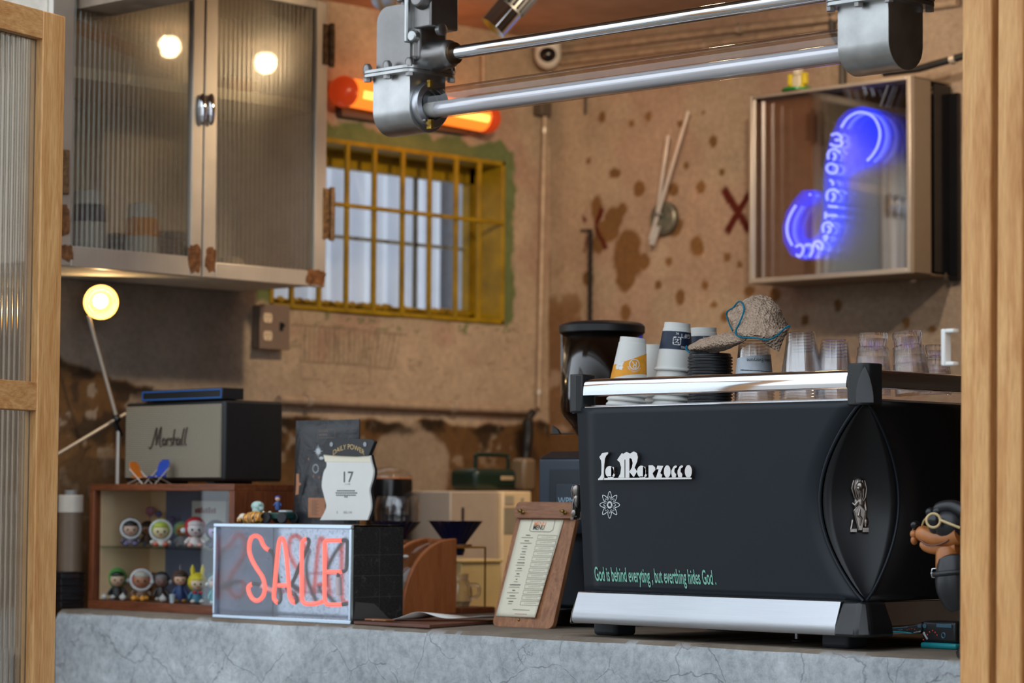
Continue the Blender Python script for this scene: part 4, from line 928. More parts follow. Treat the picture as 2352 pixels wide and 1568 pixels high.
# ---- figurines: plain little vinyl dolls, each its own
def cm(name, c, r=.35): 
    if name not in MAT: MAT[name] = plain(name, srgb(*c), r, 0, .5, .04, 40)
    return name
FACE = VA+PI/2   # turn so that the local -Y front looks at the viewer
def doll(u, v0, v1, Y, z, label, hood, skin, hair, body, foot, shape='round', extra=None, hw=None, turn=0.0):
    p = PY(u, v0, Y); H = (v0-v1)/F_PX*(p-CAM).dot(_F); t = thing('vinyl_figurine', label, 'figurine', (p.x, Y, z), FACE+.15+turn, 'vinyl figurines in the display case')
    r = (hw/F_PX*(p-CAM).dot(_F)) if hw else H*.33; hz = H-r*1.0; bz = hz-r*.8
    b = MB(); b.ball((0, .004, hz), (r, r*.9, r*.98), 22, 14); b.build('hood', hood, t, local=True)
    b = MB(); b.ball((0, -r*.34, hz-r*.12), (r*.72, r*.66, r*.70), 20, 12); b.build('face', skin, t, local=True)
    b = MB(); b.ball((0, -r*.42, hz+r*.30), (r*.68, r*.56, r*.36), 18, 10); b.build('hair', hair, t, local=True)
    b = MB()
    for sx in (-1, 1): b.ball((sx*r*.30, -r*.98, hz-r*.18), (r*.085, r*.05, r*.11), 10, 8)
    b.build('eyes', 'ink', t, local=True)
    b = MB(); b.ball((0, -r*.99, hz-r*.44), (r*.14, r*.05, r*.05), 10, 6); b.build('mouth', cm('lip_red', (170, 60, 50)), t, local=True)
    b = MB(); b.lathe([(r*.62, bz*.12), (r*.68, bz*.3), (r*.50, bz*.8), (r*.36, bz*1.08), (0, bz*1.15)], n=22); b.tube([(-r*.42, -r*.05, bz*.85), (-r*.82, -r*.25, bz*.5), (-r*.78, -r*.35, bz*.35)], [r*.2, r*.19, r*.16], 10); b.tube([(r*.42, -r*.05, bz*.85), (r*.82, -r*.25, bz*.5), (r*.78, -r*.35, bz*.35)], [r*.2, r*.19, r*.16], 10)
    b.build('body', body, t, local=True)
    for sx in (-1, 1):
        b = MB(); b.ball((sx*r*.42, -r*.42, r*.22), (r*.30, r*.42, r*.22), 14, 8); b.build('foot', foot, t, local=True)
    if shape == 'ears':
        for sx in (-1, 1): b = MB(); b.tube([(sx*r*.45, 0, hz+r*.7), (sx*r*.52, 0, hz+r*1.3), (sx*r*.50, 0, hz+r*1.75)], [r*.24, r*.24, r*.06], 12); b.build('long_ear', hood, t, local=True)
    if shape == 'puffs':
        for sx in (-1, 1): b = MB(); b.ball((sx*r*1.05, -r*.1, hz-r*.25), r*.26, 14, 8); b.build('ear_puff', cm('puff_white', (225, 225, 225)), t, local=True)
    if shape == 'ring': 
        b = MB(); b.tube([(r*.92*math.cos(a), -r*.42, hz-r*.1+r*.88*math.sin(a)) for a in [2*PI*i/30 for i in range(30)]], r*.13, 8, closed=True); b.build('hood_rim', cm('rim_white', (224, 222, 226)), t, local=True)
    if shape == 'stem': b = MB(); b.tube([(0, 0, hz+r*.9), (r*.1, 0, hz+r*1.15), (r*.28, 0, hz+r*1.25)], [r*.14, r*.10, r*.05], 10); b.build('hood_stem', hood, t, local=True)
    if shape == 'tube': b = MB(); b.lathe([(r*.10, hz+r*.9), (r*.10, hz+r*1.5), (r*.2, hz+r*1.52)], n=12); b.build('hat_straw', cm('straw_grey', (150, 140, 150)), t, local=True)
    if extra == 'bow': b = MB(); b.ball((-r*.3, -r*.75, bz*.85), (r*.26, r*.1, r*.16), 12, 8); b.ball((r*.3, -r*.75, bz*.85), (r*.26, r*.1, r*.16), 12, 8); b.build('bow', cm('bow_red', (190, 40, 50)), t, local=True)
    if extra == 'ball': b = MB(); b.ball((0, -r*.55, hz+r*1.0), (r*.30, r*.22, r*.22), 14, 8); b.build('hair_bow', cm('bow_blue', (40, 130, 190)), t, local=True)
    return t
YT = 4.262
doll(300, 1252, 1186, YT, zs, 'figurine with a dark grey hood and lilac rim, leftmost on the upper shelf', cm('dk_grey', (62, 56, 66)), cm('skin', (222, 180, 160)), cm('hair_black', (30, 26, 30)), cm('lilac_grey', (104, 92, 112)), cm('lilac', (130, 120, 160)), 'ring', hw=24)
doll(339, 1246, 1188, 4.335, zs, 'dark haired figurine half hidden on the upper shelf behind the lime one', 'hair_black', cm('skin_tan', (170, 110, 80)), 'hair_black', cm('brown_b', (90, 60, 50)), cm('blue_l', (90, 130, 160)), 'puffs', hw=18)
doll(369, 1254, 1188, YT, zs, 'figurine with a lime green hood and white rim, upper shelf centre', cm('lime', (176, 196, 44)), cm('skin_y', (236, 214, 170)), cm('lime2', (196, 206, 80)), cm('white_b', (226, 220, 210)), cm('coral', (226, 110, 90)), 'ring', hw=26)
doll(417, 1248, 1190, 4.335, zs, 'pastel multicoloured figurine behind the red one on the upper shelf', cm('mint', (150, 200, 160)), cm('peach', (240, 160, 110)), cm('yel', (220, 210, 90)), cm('pale_b', (200, 200, 210)), 'white_b', 'round', hw=19)
doll(448, 1256, 1184, YT, zs, 'red flower-headed figurine with a white face on the upper shelf', cm('red_f', (196, 50, 60)), cm('white_f', (236, 222, 222)), cm('white_f2', (232, 214, 216)), cm('white_b2', (230, 214, 210)), cm('pink_f', (236, 170, 160)), 'puffs', hw=26)
doll(495, 1256, 1190, YT, zs, 'figurine with a dark blue hood and lilac face, rightmost on the upper shelf', cm('navy_h', (34, 50, 84)), cm('lilac_f', (196, 176, 224)), cm('navy_h2', (26, 40, 66)), cm('navy_b', (30, 40, 62)), cm('navy_f', (60, 80, 120)), 'round', hw=25)
doll(511, 1250, 1192, 4.34, zs, 'pale grey figurine half hidden behind the dark blue one', cm('grey_p', (190, 190, 196)), 'white_f', 'grey_p', 'pale_b', 'white_b', 'round', hw=18)
zb_ = 1.0225; YB2 = 4.272
doll(268, 1376, 1303, YB2, zb_, 'figurine in a round green hood, leftmost on the case floor', cm('green_h', (88, 166, 84)), cm('skin_p', (228, 190, 160)), cm('dkgreen', (24, 50, 34)), cm('blk', (28, 28, 34)), cm('white_s', (222, 216, 210)), 'puffs', hw=24, turn=.1)
bt_ = doll(268, 1376, 1303, YB2, zb_, 'x', 'green_h', 'skin_p', 'dkgreen', 'blk', 'white_s', 'stem', hw=24) if False else None
doll(324, 1378, 1302, YB2, zb_, 'figurine with an orange-red cap and white rim on the case floor', cm('orangered', (206, 90, 66)), cm('tan_f', (190, 130, 100)), cm('grey_rim', (200, 190, 180)), cm('brown_c', (120, 86, 66)), cm('orange_s', (240, 160, 60)), 'ring', hw=26)
doll(370, 1376, 1308, YB2+.03, zb_, 'dark figurine with a grey helmet in the middle of the case floor', cm('dk_h', (60, 56, 66)), cm('tan_f2', (150, 116, 108)), cm('grey_v', (150, 140, 140)), cm('dk_b', (52, 44, 46)), cm('white_s2', (205, 196, 192)), 'puffs', hw=20)
doll(413, 1388, 1312, YB2-.01, zb_, 'figurine with a brown bowl-shaped hat and blue coat on the case floor', cm('brown_h', (92, 66, 62)), cm('skin_q', (240, 190, 160)), cm('brown_h2', (70, 46, 42)), cm('blue_c', (30, 64, 120)), cm('ochre', (170, 120, 50)), 'tube', hw=20)
doll(453, 1390, 1318, YB2-.015, zb_, 'yellow long-eared figurine with a red bow tie on the case floor', cm('yellow_h', (232, 204, 40)), cm('skin_r', (246, 214, 180)), cm('yellow_h2', (236, 212, 60)), cm('cyan_b', (60, 130, 160)), 'white_b', 'ears', 'bow', hw=23)
doll(494, 1390, 1322, YB2-.01, zb_, 'figurine with a silver cap and turquoise outfit, rightmost on the case floor', cm('silver_c', (190, 190, 196)), cm('skin_s', (238, 196, 176)), cm('silver_d', (150, 150, 160)), cm('turq', (70, 180, 184)), cm('white_t', (226, 232, 232)), 'puffs', hw=18)
# small loose items on the case floor
for (u, r_, c_, l_) in ((236, .0085, 'white_s', 'tiny white egg-shaped figurine by the left wall of the case'), (279, .010, 'white_s', 'small white shell figurine beside the green hooded one'), (304, .0085, 'orange_s', 'small orange and white shell, left of a similar one'), (324, .0085, 'orange_s', 'small orange and white shell in front of the red capped figurine'), (371, .011, 'white_s2', 'small cream shell in front of the dark helmeted figurine')):
    p = PY(u, 1375, 4.228); b = MB(); b.ball((p.x, 4.232, zb_+r_*.8), (r_, r_*.8, r_*.8), 16, 10); b.lathe([(r_*.5, 0), (r_*.15, r_*.7), (0, r_*.8)], (p.x, 4.232, zb_+r_*1.2), 12)
    solo(b, 'egg_figurine', l_, 'figurine', c_, (p.x, 4.232, zb_))
p = PY(392, 1384, 4.23); b = MB(); b.lathe([(.0058, 0), (.0072, .018), (.0080, .0185), (.0080, .021), (.0, .022)], (p.x, 4.235, zb_), 20); solo(b, 'toy_cup', 'tiny white lidded toy cup on the case floor', 'toy', cm('toywhite', (205, 215, 222)), (p.x, 4.235, zb_))
p = PY(497, 1330, 4.345); b = MB(); b.box((p.x-.03, 4.345, zb_), (p.x+.03, 4.365, zb_+.072)); b.box((p.x-.03, 4.342, zb_+.055), (p.x+.03, 4.345, zb_+.07)); solo(b, 'gift_box', 'turquoise and white box standing behind the silver capped figurine', 'box', cm('turqbox', (60, 150, 156)), (p.x, 4.37, zb_), bevel=.001)
p = PY(345, 1188, 4.365); b = MB()
for (dx, dz, r_, ) in ((0, 0, .012),): b.ball((p.x-.006, 4.365, p.z+.018), (.009, .006, .010), 14, 8); b.ball((p.x+.006, 4.365, p.z+.018), (.009, .006, .010), 14, 8); b.lathe([(.0, -.0), (.012, .012)], (p.x, 4.365, p.z), 14)
b.cyl((p.x, 4.365, zs), (p.x, 4.365, p.z+.01), .0012); solo(b, 'heart_balloon', 'pink heart balloon on a stick above the upper shelf', 'ornament', cm('pinkh', (176, 110, 140)), (p.x, 4.365, zs))
for (u, v, c_, cn, l_) in ((321, 1187, 'yelb', (200, 176, 60), 'small yellow balloon on a stick left of the pink heart'), (365, 1180, 'violb', (84, 76, 140), 'small violet balloon on a stick right of the pink heart'), (396, 1192, 'violc', (96, 80, 130), 'small dim violet balloon on a stick at the middle of the shelf')):
    p = PY(u, v, 4.36); b = MB(); b.ball((p.x, 4.36, p.z), .0085, 14, 8); b.cyl((p.x, 4.36, zs), (p.x, 4.36, p.z), .001); solo(b, 'balloon_ornament', l_, 'ornament', cm(c_, cn), (p.x, 4.36, zs))
# carton with a red band behind the case (seen through the glass)
p0, p1 = PY(438, 1240, 4.36), PY(535, 1150, 4.36); b = MB(); b.box((p0.x, 4.362, zs), (p1.x-.03, 4.376, p1.z)); ob = thing('white_carton', 'white carton with a dark red printed band behind the red figurine', 'box', ((p0.x+p1.x)/2, 4.57, zs)); b.build('carton_body', 'whiteplastic', ob, bevel=.001)
b = MB(); q0 = PY(449, 1178, 4.362)
for k in range(8): b.box((q0.x+k*.0105, 4.3605, q0.z), (q0.x+.0075+k*.0105, 4.3615, q0.z+.011+.002*(k % 3)))
b.build('printed_band', cm('darkred', (140, 50, 60)), ob)

# ---- SALE neon box
sx0, sx1, sy, sh, sdp = -4.985, -4.502, 4.125, 1.2225, .16
sg = thing('neon_sale_box', 'metal box sign with a glowing orange neon SALE inside', 'sign', ((sx0+sx1)/2, sy+sdp/2, 1.0))
x = N('mottled_zinc'); v = x.coords(); n1 = x.noise(v, 14, 6, .7); n2 = x.noise(v, 160, 3); c = x.ramp(n1, [(.3, (.17, .19, .26)), (.7, (.34, .37, .50))]); c = x.mix(.35, c, x.ramp(n2, [(.35, (.12, .12, .14)), (.5, (.6, .6, .65))])); x.bsdf(c, .13, .95, .5, n1, .015); MAT['zinc'] = x.m
b = MB(); t = .003; PB = .0975; b.box((sx0+t, sy+PB, 1.0+t), (sx1-t, sy+PB+t, sh-t)); b.build('back_plate', 'zinc', sg)
b = MB(); b.box((sx0+.10, sy+PB-.0012, 1.0+t), (sx0+.1008, sy+PB, sh-t)); b.build('plate_seam', 'black', sg)
b = MB(); b.box((sx0, sy+.002, 1.0), (sx0+t, sy+sdp, sh)); b.box((sx0, sy+.002, sh-t), (sx1, sy+sdp, sh)); b.box((sx0, sy+.002, 1.0), (sx1, sy+sdp, 1.0+t)); b.build('casing', 'zinc', sg)
x = N('scuffed_black_label'); v = x.coords(); br = x.n('TexBrick'); br.inputs['Scale'].default_value = 1; 
mp = x.n('Mapping'); mp.inputs['Rotation'].default_value = (0, PI/2, PI/2); mp.inputs['Scale'].default_value = (1, 1, 1)
n1 = x.noise(x.coords((1, 40, 130)), 4, 5, .8); n2 = x.noise(v, 60, 6, .8); c = x.ramp(n1, [(.45, (.008, .008, .009)), (.62, (.035, .035, .034))]); c = x.mix(x.ramp(n2, [(.56, (0, 0, 0)), (.66, (.6, .6, .6))]), c, (.10, .095, .09)); x.bsdf(c, .55, 0, .3, n2, .2); MAT['scuffed'] = x.m
b = MB(); b.box((sx1-t, sy+.002, 1.0), (sx1, sy+sdp, sh)); b.build('side_casing', 'scuffed', sg)
b = MB()
for zc_ in (1.155, 1.108, 1.06): b.box((sx1, sy+.006, zc_), (sx1+.0004, sy+sdp-.004, zc_+.0009))
b.box((sx1, sy+.085, 1.03), (sx1+.0004, sy+.0858, sh-.01))
b.add([(sx1+.0004, sy+.006, 1.012), (sx1+.0004, sy+.125, 1.004), (sx1+.0004, sy+.07, 1.045), (sx1+.0004, sy+.012, 1.050)], [(0, 1, 2, 3)])
b.build('worn_sticker', cm('scuffgrey', (70, 68, 66), .6), sg)
MAT['bluetrim'] = brushed('pale_blue_steel_trim', (.50, .60, .70), .25, 'X', .1, 6)
fr = .0085
for nm, a0_, a1_ in (('t', (sx0-.001, sh-fr), (sx1+.001, sh+.001)), ('b', (sx0-.001, .9995), (sx1+.001, 1.0+fr)), ('l', (sx0-.001, 1.0+fr), (sx0+fr*.8, sh-fr)), ('r', (sx1-fr*.8, 1.0+fr), (sx1+.001, sh-fr))):
    b = MB(); b.box((a0_[0], sy-.004, a0_[1]), (a1_[0], sy+.005, a1_[1])); b.build('front_trim', 'bluetrim', sg, bevel=.0015)
b = MB(); b.box((sx0+.006, sy+.004, 1.0+.006), (sx1-.006, sy+.0055, sh-.006)); b.build('clear_cover', 'pane', sg)
YN = sy+.035
def sp_(pts, Y=YN, dy=0): return [PY(520+a/5.88, 1190+c_/5.88, Y+dy) for a, c_ in pts]
MAT['neon_red'] = glow('neon_orange_red', (1.0, .085, .042), 1.5, (.5, .1, .08))
MAT['neon_black'] = plain('blocked_out_tube', (.012, .008, .010), .25); MAT['electrode'] = plain('pinkish_white_ceramic', srgb(225, 190, 195), .35)
RN = .0050
for pts in ([(575,425),(530,400),(490,340),(460,270),(400,235),(340,260),(312,340),(310,450),(350,570),(420,690),(490,800),(518,920),(500,1040),(430,1108),(360,1090),(310,1010),(297,930),(345,885)],
            [(690,1140),(650,1095),(642,1040),(655,880),(680,600),(710,330),(745,270),(785,330),(820,600),(842,900),(858,1050),(885,1115),(925,1140)], [(705,905),(838,905)],
            [(1078,282),(1038,305),(1020,380),(1018,600),(1018,1020),(1035,1120),(1090,1155),(1200,1152),(1290,1125)],
            [(1565,298),(1390,298),(1340,312),(1327,370),(1325,700),(1325,1030),(1340,1130),(1390,1163),(1560,1163)], [(1370,722),(1550,722)]):
    b = MB(); b.tube(smoothpath(sp_(pts), 6), RN, 14); b.build('neon_letter_tube', 'neon_red', sg)
for pts in ([(575,425,0),(615,455,.004),(645,530,.010),(660,650,.014),(690,800,.016),(720,960,.014),(735,1070,.010),(715,1130,.004),(690,1142,0)], [(1078,282,0),(1112,290,.006),(1108,360,.012),(1050,500,.016),(985,640,.016),(930,790,.014),(870,900,.008),(838,905,.004)],
            [(925,1140,0),(955,1110,.008),(925,1030,.014),(850,985,.014),(805,930,.010)], [(1565,298,0),(1625,305,.004),(1635,360,.008),(1628,560,.010),(1615,690,.008),(1560,722,0)], [(1560,1163,0),(1640,1150,.008)], [(345,885,0),(400,885,.006),(470,905,.012)], [(1510,790,.004),(1515,745,.0),(1530,728,.0)]):
    b = MB(); b.tube(smoothpath([PY(520+a/5.88, 1190+c_/5.88, YN+d_) for a, c_, d_ in pts], 6), RN*.92, 12); b.build('blocked_tube', 'neon_black', sg)
b = MB(); b.tube([PY(520+1515/5.88, 1190+795/5.88, YN), PY(520+1522/5.88, 1190+1042/5.88, YN)], .0066, 16); b.build('electrode', 'electrode', sg)
b = MB(); b.tube([PY(520+475/5.88, 1190+910/5.88, YN+.014), PY(520+640/5.88, 1190+985/5.88, YN+.02)], .0066, 16); b.build('electrode', 'electrode', sg)
MAT['support'] = clear('glass_tube_support', (.95, .75, .78), 1.5, 1.6)
for (a, c_) in ((1060, 745), (900, 1000), (470, 990)):
    p = PY(520+a/5.88, 1190+c_/5.88, YN); b = MB(); b.tube([p, (p.x, sy+PB, p.z)], [.003, .0045], 10); b.lathe([(.009, PB-.003), (.009, PB)], (p.x, sy, p.z), 16, 'Y'); b.build('tube_support', 'support', sg)
b = MB()
for i in range(9):
    b.ball((sx0+.03+i*.05, sy+PB-.0005, 1.04 + .14*((i*37) % 10)/10), .0018, 8, 6)
b.build('screws', 'steel', sg)
# plug adapter behind the sign
p = PY(893, 1398, 4.30); b = MB(); b.cyl((p.x-.03, 4.30, p.z+.002), (p.x+.006, 4.30, p.z), .008, .009, 16); b.tube(smoothpath([(p.x+.006, 4.30, p.z), (p.x+.026, 4.30, p.z+.001), (p.x+.034, 4.30, p.z-.012), (p.x+.02, 4.30, p.z-.018), (p.x-.02, 4.31, 1.005), (p.x-.1, 4.33, 1.004)], 6), .004, 10); solo(b, 'power_plug', 'black plug and cable lying behind the sign box', 'plug', 'black', (p.x, 4.30, 1.0))

# ---- things on top of the SALE box
ZS = sh+.0012
# wavy tear-off calendar
p0, p1 = PY(733, 1194, 4.172), PY(848, 1197, 4.172); cz = ZS
cal = thing('tear_off_calendar', 'wavy-edged tear-off calendar showing 17, black header, on the sign box', 'calendar', ((p0.x+p1.x)/2, 4.20, cz))
cr = Vector((p1.x-p0.x, 0, 0)).normalized(); 
def wav(t): return .0085*math.sin(2*PI*(t*1.22)+.6)    # sideways wave of both edges, t=0 bottom
wb = (p1.x-p0.x); Ht = PY(790, 1008, 4.172).z-cz; xb = p0.x
L_ = [(735,1194),(749,1165),(744,1138),(739,1115),(743,1085),(750,1070),(747,1050),(742,1042)]; R__ = [(843,1194),(851,1170),(851,1148),(848,1125),(855,1100),(857,1080),(852,1060),(849,1044)]
def cpl(u, v, Y=4.172): q = PY(u, v, Y); return (q.x, q.z)
Lp = [Vector((*cpl(*q), 0)) for q in L_]; Rp = [Vector((*cpl(*q), 0)) for q in R__]
Ls = smoothpath(Lp, 5); Rs = smoothpath(Rp, 5)
poly = [(q.x, q.y) for q in Ls]+[(q.x, q.y) for q in reversed(Rs)]
b = MB(); b.prism(poly, (0, 4.172, 0), (1, 0, 0), (0, 0, 1), (0, -1, 0), -.005, 0); b.build('paper_pad', 'white', cal)
b = MB(); h0 = [cpl(742,1043), cpl(749,1012), cpl(753,1006), cpl(857,1009), cpl(862,1014), cpl(849,1046), cpl(820,1048), cpl(790,1047), cpl(760,1045)]
b.prism(h0, (0, 4.172, 0), (1, 0, 0), (0, 0, 1), (0, -1, 0), -.008, .003); b.build('header_cover', 'black', cal, bevel=.001)
b = MB(); b.prism([(p[0]+.001, p[1]) for p in poly], (0, 4.172, 0), (1, 0, 0), (0, 0, 1), (0, -1, 0), -.012, -.0055); b.build('backing_stand', 'black', cal)
b = MB(); b.prism([cpl(743,1045), cpl(849,1047), cpl(852,1061), cpl(747,1060)], (0, 4.172, 0), (1, 0, 0), (0, 0, 1), (0, -1, 0), .0, .0004); b.build('torn_stub', 'cream', cal)
def tcal(mb, s, u, v, hpx, sx=1.0, bend=None, al='CENTER'):
    q = PY(u, v, 4.172); h = hpx/F_PX*(q-CAM).dot(_F); mb.text(s, (q.x, 4.1712, q.z), (1, 0, 0), (0, 0, 1), (0, -1, 0), h/.70, .0, al, sx, bend)
b = MB(); tcal(b, '17', 798, 1107, 25, 1.15); tcal(b, '11-17 FRI', 799, 1113, 3.2, 1.0)
for k, (v, w) in enumerate(((1128, 23), (1133, 26), (1138, 25), (1142, 6))):
    for j in range(int(w/2.1)): 
        q0, q1 = PY(797-w+j*4.2, v, 4.1715), PY(797-w+j*4.2+3.1, v-2.6, 4.1715); b.box((q0.x, 4.1713, q0.z), (q1.x, 4.1716, q1.z))
b.build('printed_date', cm('inkgrey', (60, 66, 66)), cal, smooth=0)
b = MB(); tcal(b, '045-144', 799, 1179, 6, 1.0); tcal(b, 'R', 775, 1179, 6, 1.0); b.build('printed_number', cm('inkpale', (150, 150, 150)), cal, smooth=0)
b = MB(); q = PY(801, 1031, 4.169); b.text('DAILY POWER', (q.x, 4.1683, q.z), (1, 0, 0), (0, 0, 1), (0, -1, 0), .0165, 0, 'CENTER', 1.0, lambda x_: -5.2*x_*x_); b.build('header_lettering', cm('palegold', (212, 180, 120)), cal, smooth=0)
b = MB()
for u in (761, 838): q = PY(u, 1020, 4.168); b.lathe([(.0053, 0), (.0053, .0006)], (q.x, 4.1678, q.z), 20, 'Y')
b.build('header_badge', cm('palegrey', (150, 154, 160)), cal)
# black coffee bag
yb = 4.245
bag = thing('coffee_bag', 'tall matte black coffee bag with small printed stars behind the calendar', 'bag', (PY(750, 1190, yb).x, yb, ZS))
q00, q10, q11, q01 = PY(675, 1196, yb), PY(825, 1196, yb), PY(826, 970, yb), PY(681, 966, yb)
x = N('black_foil_bag'); v = x.coords(); n1 = x.noise(v, 18, 4, .6, .6); x.bsdf((.016, .018, .022), .38, .0, .5, n1, .5); MAT['bagfoil'] = x.m
b = MB(); NU, NV = 22, 30; vs_ = []
zt_, zb2 = q01.z, ZS
for side in (0, 1):
    for j in range(NV+1):
        t = j/NV; z = zb2+(zt_-zb2)*t; x0 = q00.x+(q01.x-q00.x)*t; x1 = q10.x+(q11.x-q10.x)*t
        for i in range(NU+1):
            s = i/NU; th = .026*(math.sin(PI*s)**.5)*(1-t)**.5*(.55+.45*math.sin(PI*min(1, t*1.4+.2))) if t < .92 else 0
            cr_ = .002*math.sin(9*s+5*t)*math.sin(PI*s)*(1-t); xx = x0+(x1-x0)*s
            vs_.append((xx, yb+(th+cr_+.0012)*(-1 if side == 0 else 1), z))
K = (NU+1)*(NV+1); f = []
for j in range(NV):
    for i in range(NU):
        a = j*(NU+1)+i; f += [(a, a+1, a+NU+2, a+NU+1), (K+a+1, K+a, K+a+NU+1, K+a+NU+2)]
for j in range(NV):
    a = j*(NU+1); f += [(a, a+NU+1, K+a+NU+1, K+a)]; a = j*(NU+1)+NU; f += [(a+NU+1, a, K+a, K+a+NU+1)]
for i in range(NU): a = NV*(NU+1)+i; f += [(a, a+1, K+a+1, K+a)]; f += [(i+1, i, K+i, K+i+1)]
b.add(vs_, f); b.build('bag_body', 'bagfoil', bag, smooth=60)
MAT['bagprint'] = plain('pale_grey_print', srgb(190, 196, 200), .6); MAT['copper'] = plain('copper_print', srgb(168, 112, 78), .45, .3)
def bagp(u, v, d=.0): return PY(u, v, yb-.026-d)
b = MB()
for k in range(12):
    a = k*PI/6; q = bagp(731, 1036); r1 = .017 if k % 3 == 0 else .012; b.prism([(.005*math.cos(a-.3), .005*math.sin(a-.3)), (r1*math.cos(a), r1*math.sin(a)), (.005*math.cos(a+.3), .005*math.sin(a+.3))], q, (1, 0, 0), (0, 0, 1), (0, -1, 0), 0, .0004)
q = bagp(731, 1036); b.ball((q.x, q.y, q.z), (.007, .0006, .007), 16, 8); q = bagp(738, 1052); b.ball((q.x, q.y, q.z), (.008, .0006, .004), 16, 8)
for k in range(14):
    a = k*2*PI/14; q = bagp(725, 1076); b.box((q.x+.0095*math.cos(a)-.0013, q.y-.0004, q.z+.0095*math.sin(a)-.0013), (q.x+.0095*math.cos(a)+.0013, q.y, q.z+.0095*math.sin(a)+.0013))
b.build('star_print', 'bagprint', bag)
b = MB(); q0, q1 = bagp(729, 1006), bagp(770, 985); w = .0008
b.box((q0.x, q0.y-.0004, q0.z), (q1.x, q0.y, q0.z+w)); b.box((q0.x, q0.y-.0004, q1.z-w), (q1.x, q0.y, q1.z)); b.box((q0.x, q0.y-.0004, q0.z), (q0.x+w, q0.y, q1.z)); b.box((q1.x-w, q0.y-.0004, q0.z), (q1.x, q0.y, q1.z))
for k in range(5): b.box((q0.x+.005+k*.007, q0.y-.0004, q1.z-.006), (q0.x+.009+k*.007, q0.y, q1.z-.003)); b.box((q0.x+.006+k*.006, q0.y-.0004, q0.z+.006), (q0.x+.010+k*.006, q0.y, q0.z+.010))
b.build('label_frame_print', cm('dullcopper', (104, 82, 72)), bag)
b = MB(); q = bagp(683, 1113); b.prism([(-.004, .026), (.006, .026), (.006, .006), (.014, .002), (.006, -.003), (.005, -.022), (-.006, -.024), (-.004, -.006)], q, (1, 0, 0), (0, 0, 1), (0, -1, 0), 0, .0004); b.build('copper_emblem', 'copper', bag); b = MB()
for (u, v) in ((733, 1096), (720, 1093), (709, 1054)): q = bagp(u, v); b.prism([(0, .005), (.001, .001), (.0035, 0), (.001, -.001), (0, -.005), (-.001, -.001), (-.0035, 0), (-.001, .001)], q, (1, 0, 0), (0, 0, 1), (0, -1, 0), 0, .0004)
b.build('copper_stars', 'copper', bag); b = MB(); q0, q1 = bagp(708, 1188), bagp(748, 1143); b.box((q0.x, q0.y-.0006, q0.z), (q1.x, q0.y, q1.z)); b.build('copper_label', 'copper', bag)
b = MB()
for k in range(9): q = bagp(716, 1150+k*4); b.box((q.x, q.y-.0012, q.z), (q.x+.024-.006*(k % 2), q.y-.0007, q.z+.0012))
for k in range(5): q = bagp(712-abs(k-2)*-1, 1120+k*4); b.box((q.x, q.y-.0012, q.z), (q.x+.026, q.y-.0007, q.z+.0008))
b.build('fine_print', cm('brownish', (96, 70, 54)), bag)
# tiger toy, toy car, tiny rider
x = N('tiger_stripes'); v = x.coords(); w_ = x.n('TexWave'); w_.wave_type = 'BANDS'; w_.bands_direction = 'X'; w_.inputs['Scale'].default_value = 38; w_.inputs['Distortion'].default_value = 5; w_.inputs['Detail Scale'].default_value = 2; x.l(v, w_.inputs[0]); c = x.ramp(w_.outputs[0], [(.62, srgb(226, 156, 60)), (.74, (.01, .01, .01))]); x.bsdf(c, .3); MAT['tiger'] = x.m
p = PY(578, 1197, 4.16); tg = thing('tiger_figurine', 'small striped tiger toy lying at the left end of the sign box', 'toy', (p.x, 4.17, ZS), 0)
b = MB(); b.tube(smoothpath([(.030, 0, .013), (.012, -.002, .014), (-.012, -.004, .011), (-.026, -.006, .010)], 5), [.013]*6+[.0155]*5+[.012]*5, 16); b.build('tiger_body', 'tiger', tg, local=True)
b = MB(); b.ball((-.034, -.008, .013), (.011, .010, .010), 16, 10); b.ball((-.042, -.012, .010), (.005, .006, .005), 12, 8); b.build('tiger_head', cm('tigerwhite', (226, 216, 196)), tg, local=True)
b = MB()
for (x_, y_) in ((-.03, -.014), (-.022, .006), (.024, -.012), (.030, .008)): b.tube([(x_, y_, .010), (x_-.010, y_-.004, .004)], [.005, .0045], 10)
b.build('tiger_legs', 'tiger', tg, local=True)
p = PY(588, 1160, 4.21); b = MB(); b.ball((p.x, 4.215, p.z-.002), (.019, .013, .012), 18, 12); b.ball((p.x+.018, 4.212, p.z-.008), (.006, .006, .006), 12, 8); b.ball((p.x+.020, 4.205, p.z+.004), (.005, .004, .005), 12, 8); b.lathe([(.010, ZS-p.z), (.013, -.012), (.012, -.004)], (p.x, 4.215, p.z), 18)
solo(b, 'tiger_cub_toy', 'pale blue and orange toy head standing behind the striped tiger', 'toy', cm('paleaqua', (176, 206, 200)), (p.x, 4.215, ZS))
p = PY(638, 1195, 4.19); cr_ = thing('toy_car', 'dark green open toy car with black wheels on the sign box', 'toy', (p.x, 4.20, ZS), FACE-.6)
b = MB(); b.box((-.040, -.016, .010), (.030, .016, .026)); b.box((-.046, -.013, .012), (-.040, .013, .022)); b.build('car_body', cm('racinggreen', (24, 66, 58), .25), cr_, local=True, bevel=.004)
b = MB(); b.box((.002, -.013, .026), (.026, .013, .031)); b.build('car_seat', cm('seatwhite', (190, 196, 200)), cr_, local=True, bevel=.002)
for sx in (-.028, .022):
    for sy_ in (-1, 1): b = MB(); b.lathe([(0, -.005), (.012, -.005), (.0135, -.003), (.0135, .003), (.012, .005), (0, .005)], (sx, sy_*.021, .0135), 22, 'Y'); b.build('wheel', 'black', cr_, local=True)
for sy_ in (-1, 1): b = MB(); b.ball((-.044, sy_*.012, .024), .0045, 12, 8); b.build('headlamp', cm('lampcream', (236, 228, 196)), cr_, local=True)
p = PY(632, 1150, 4.19); b = MB(); z0_ = ZS+.032
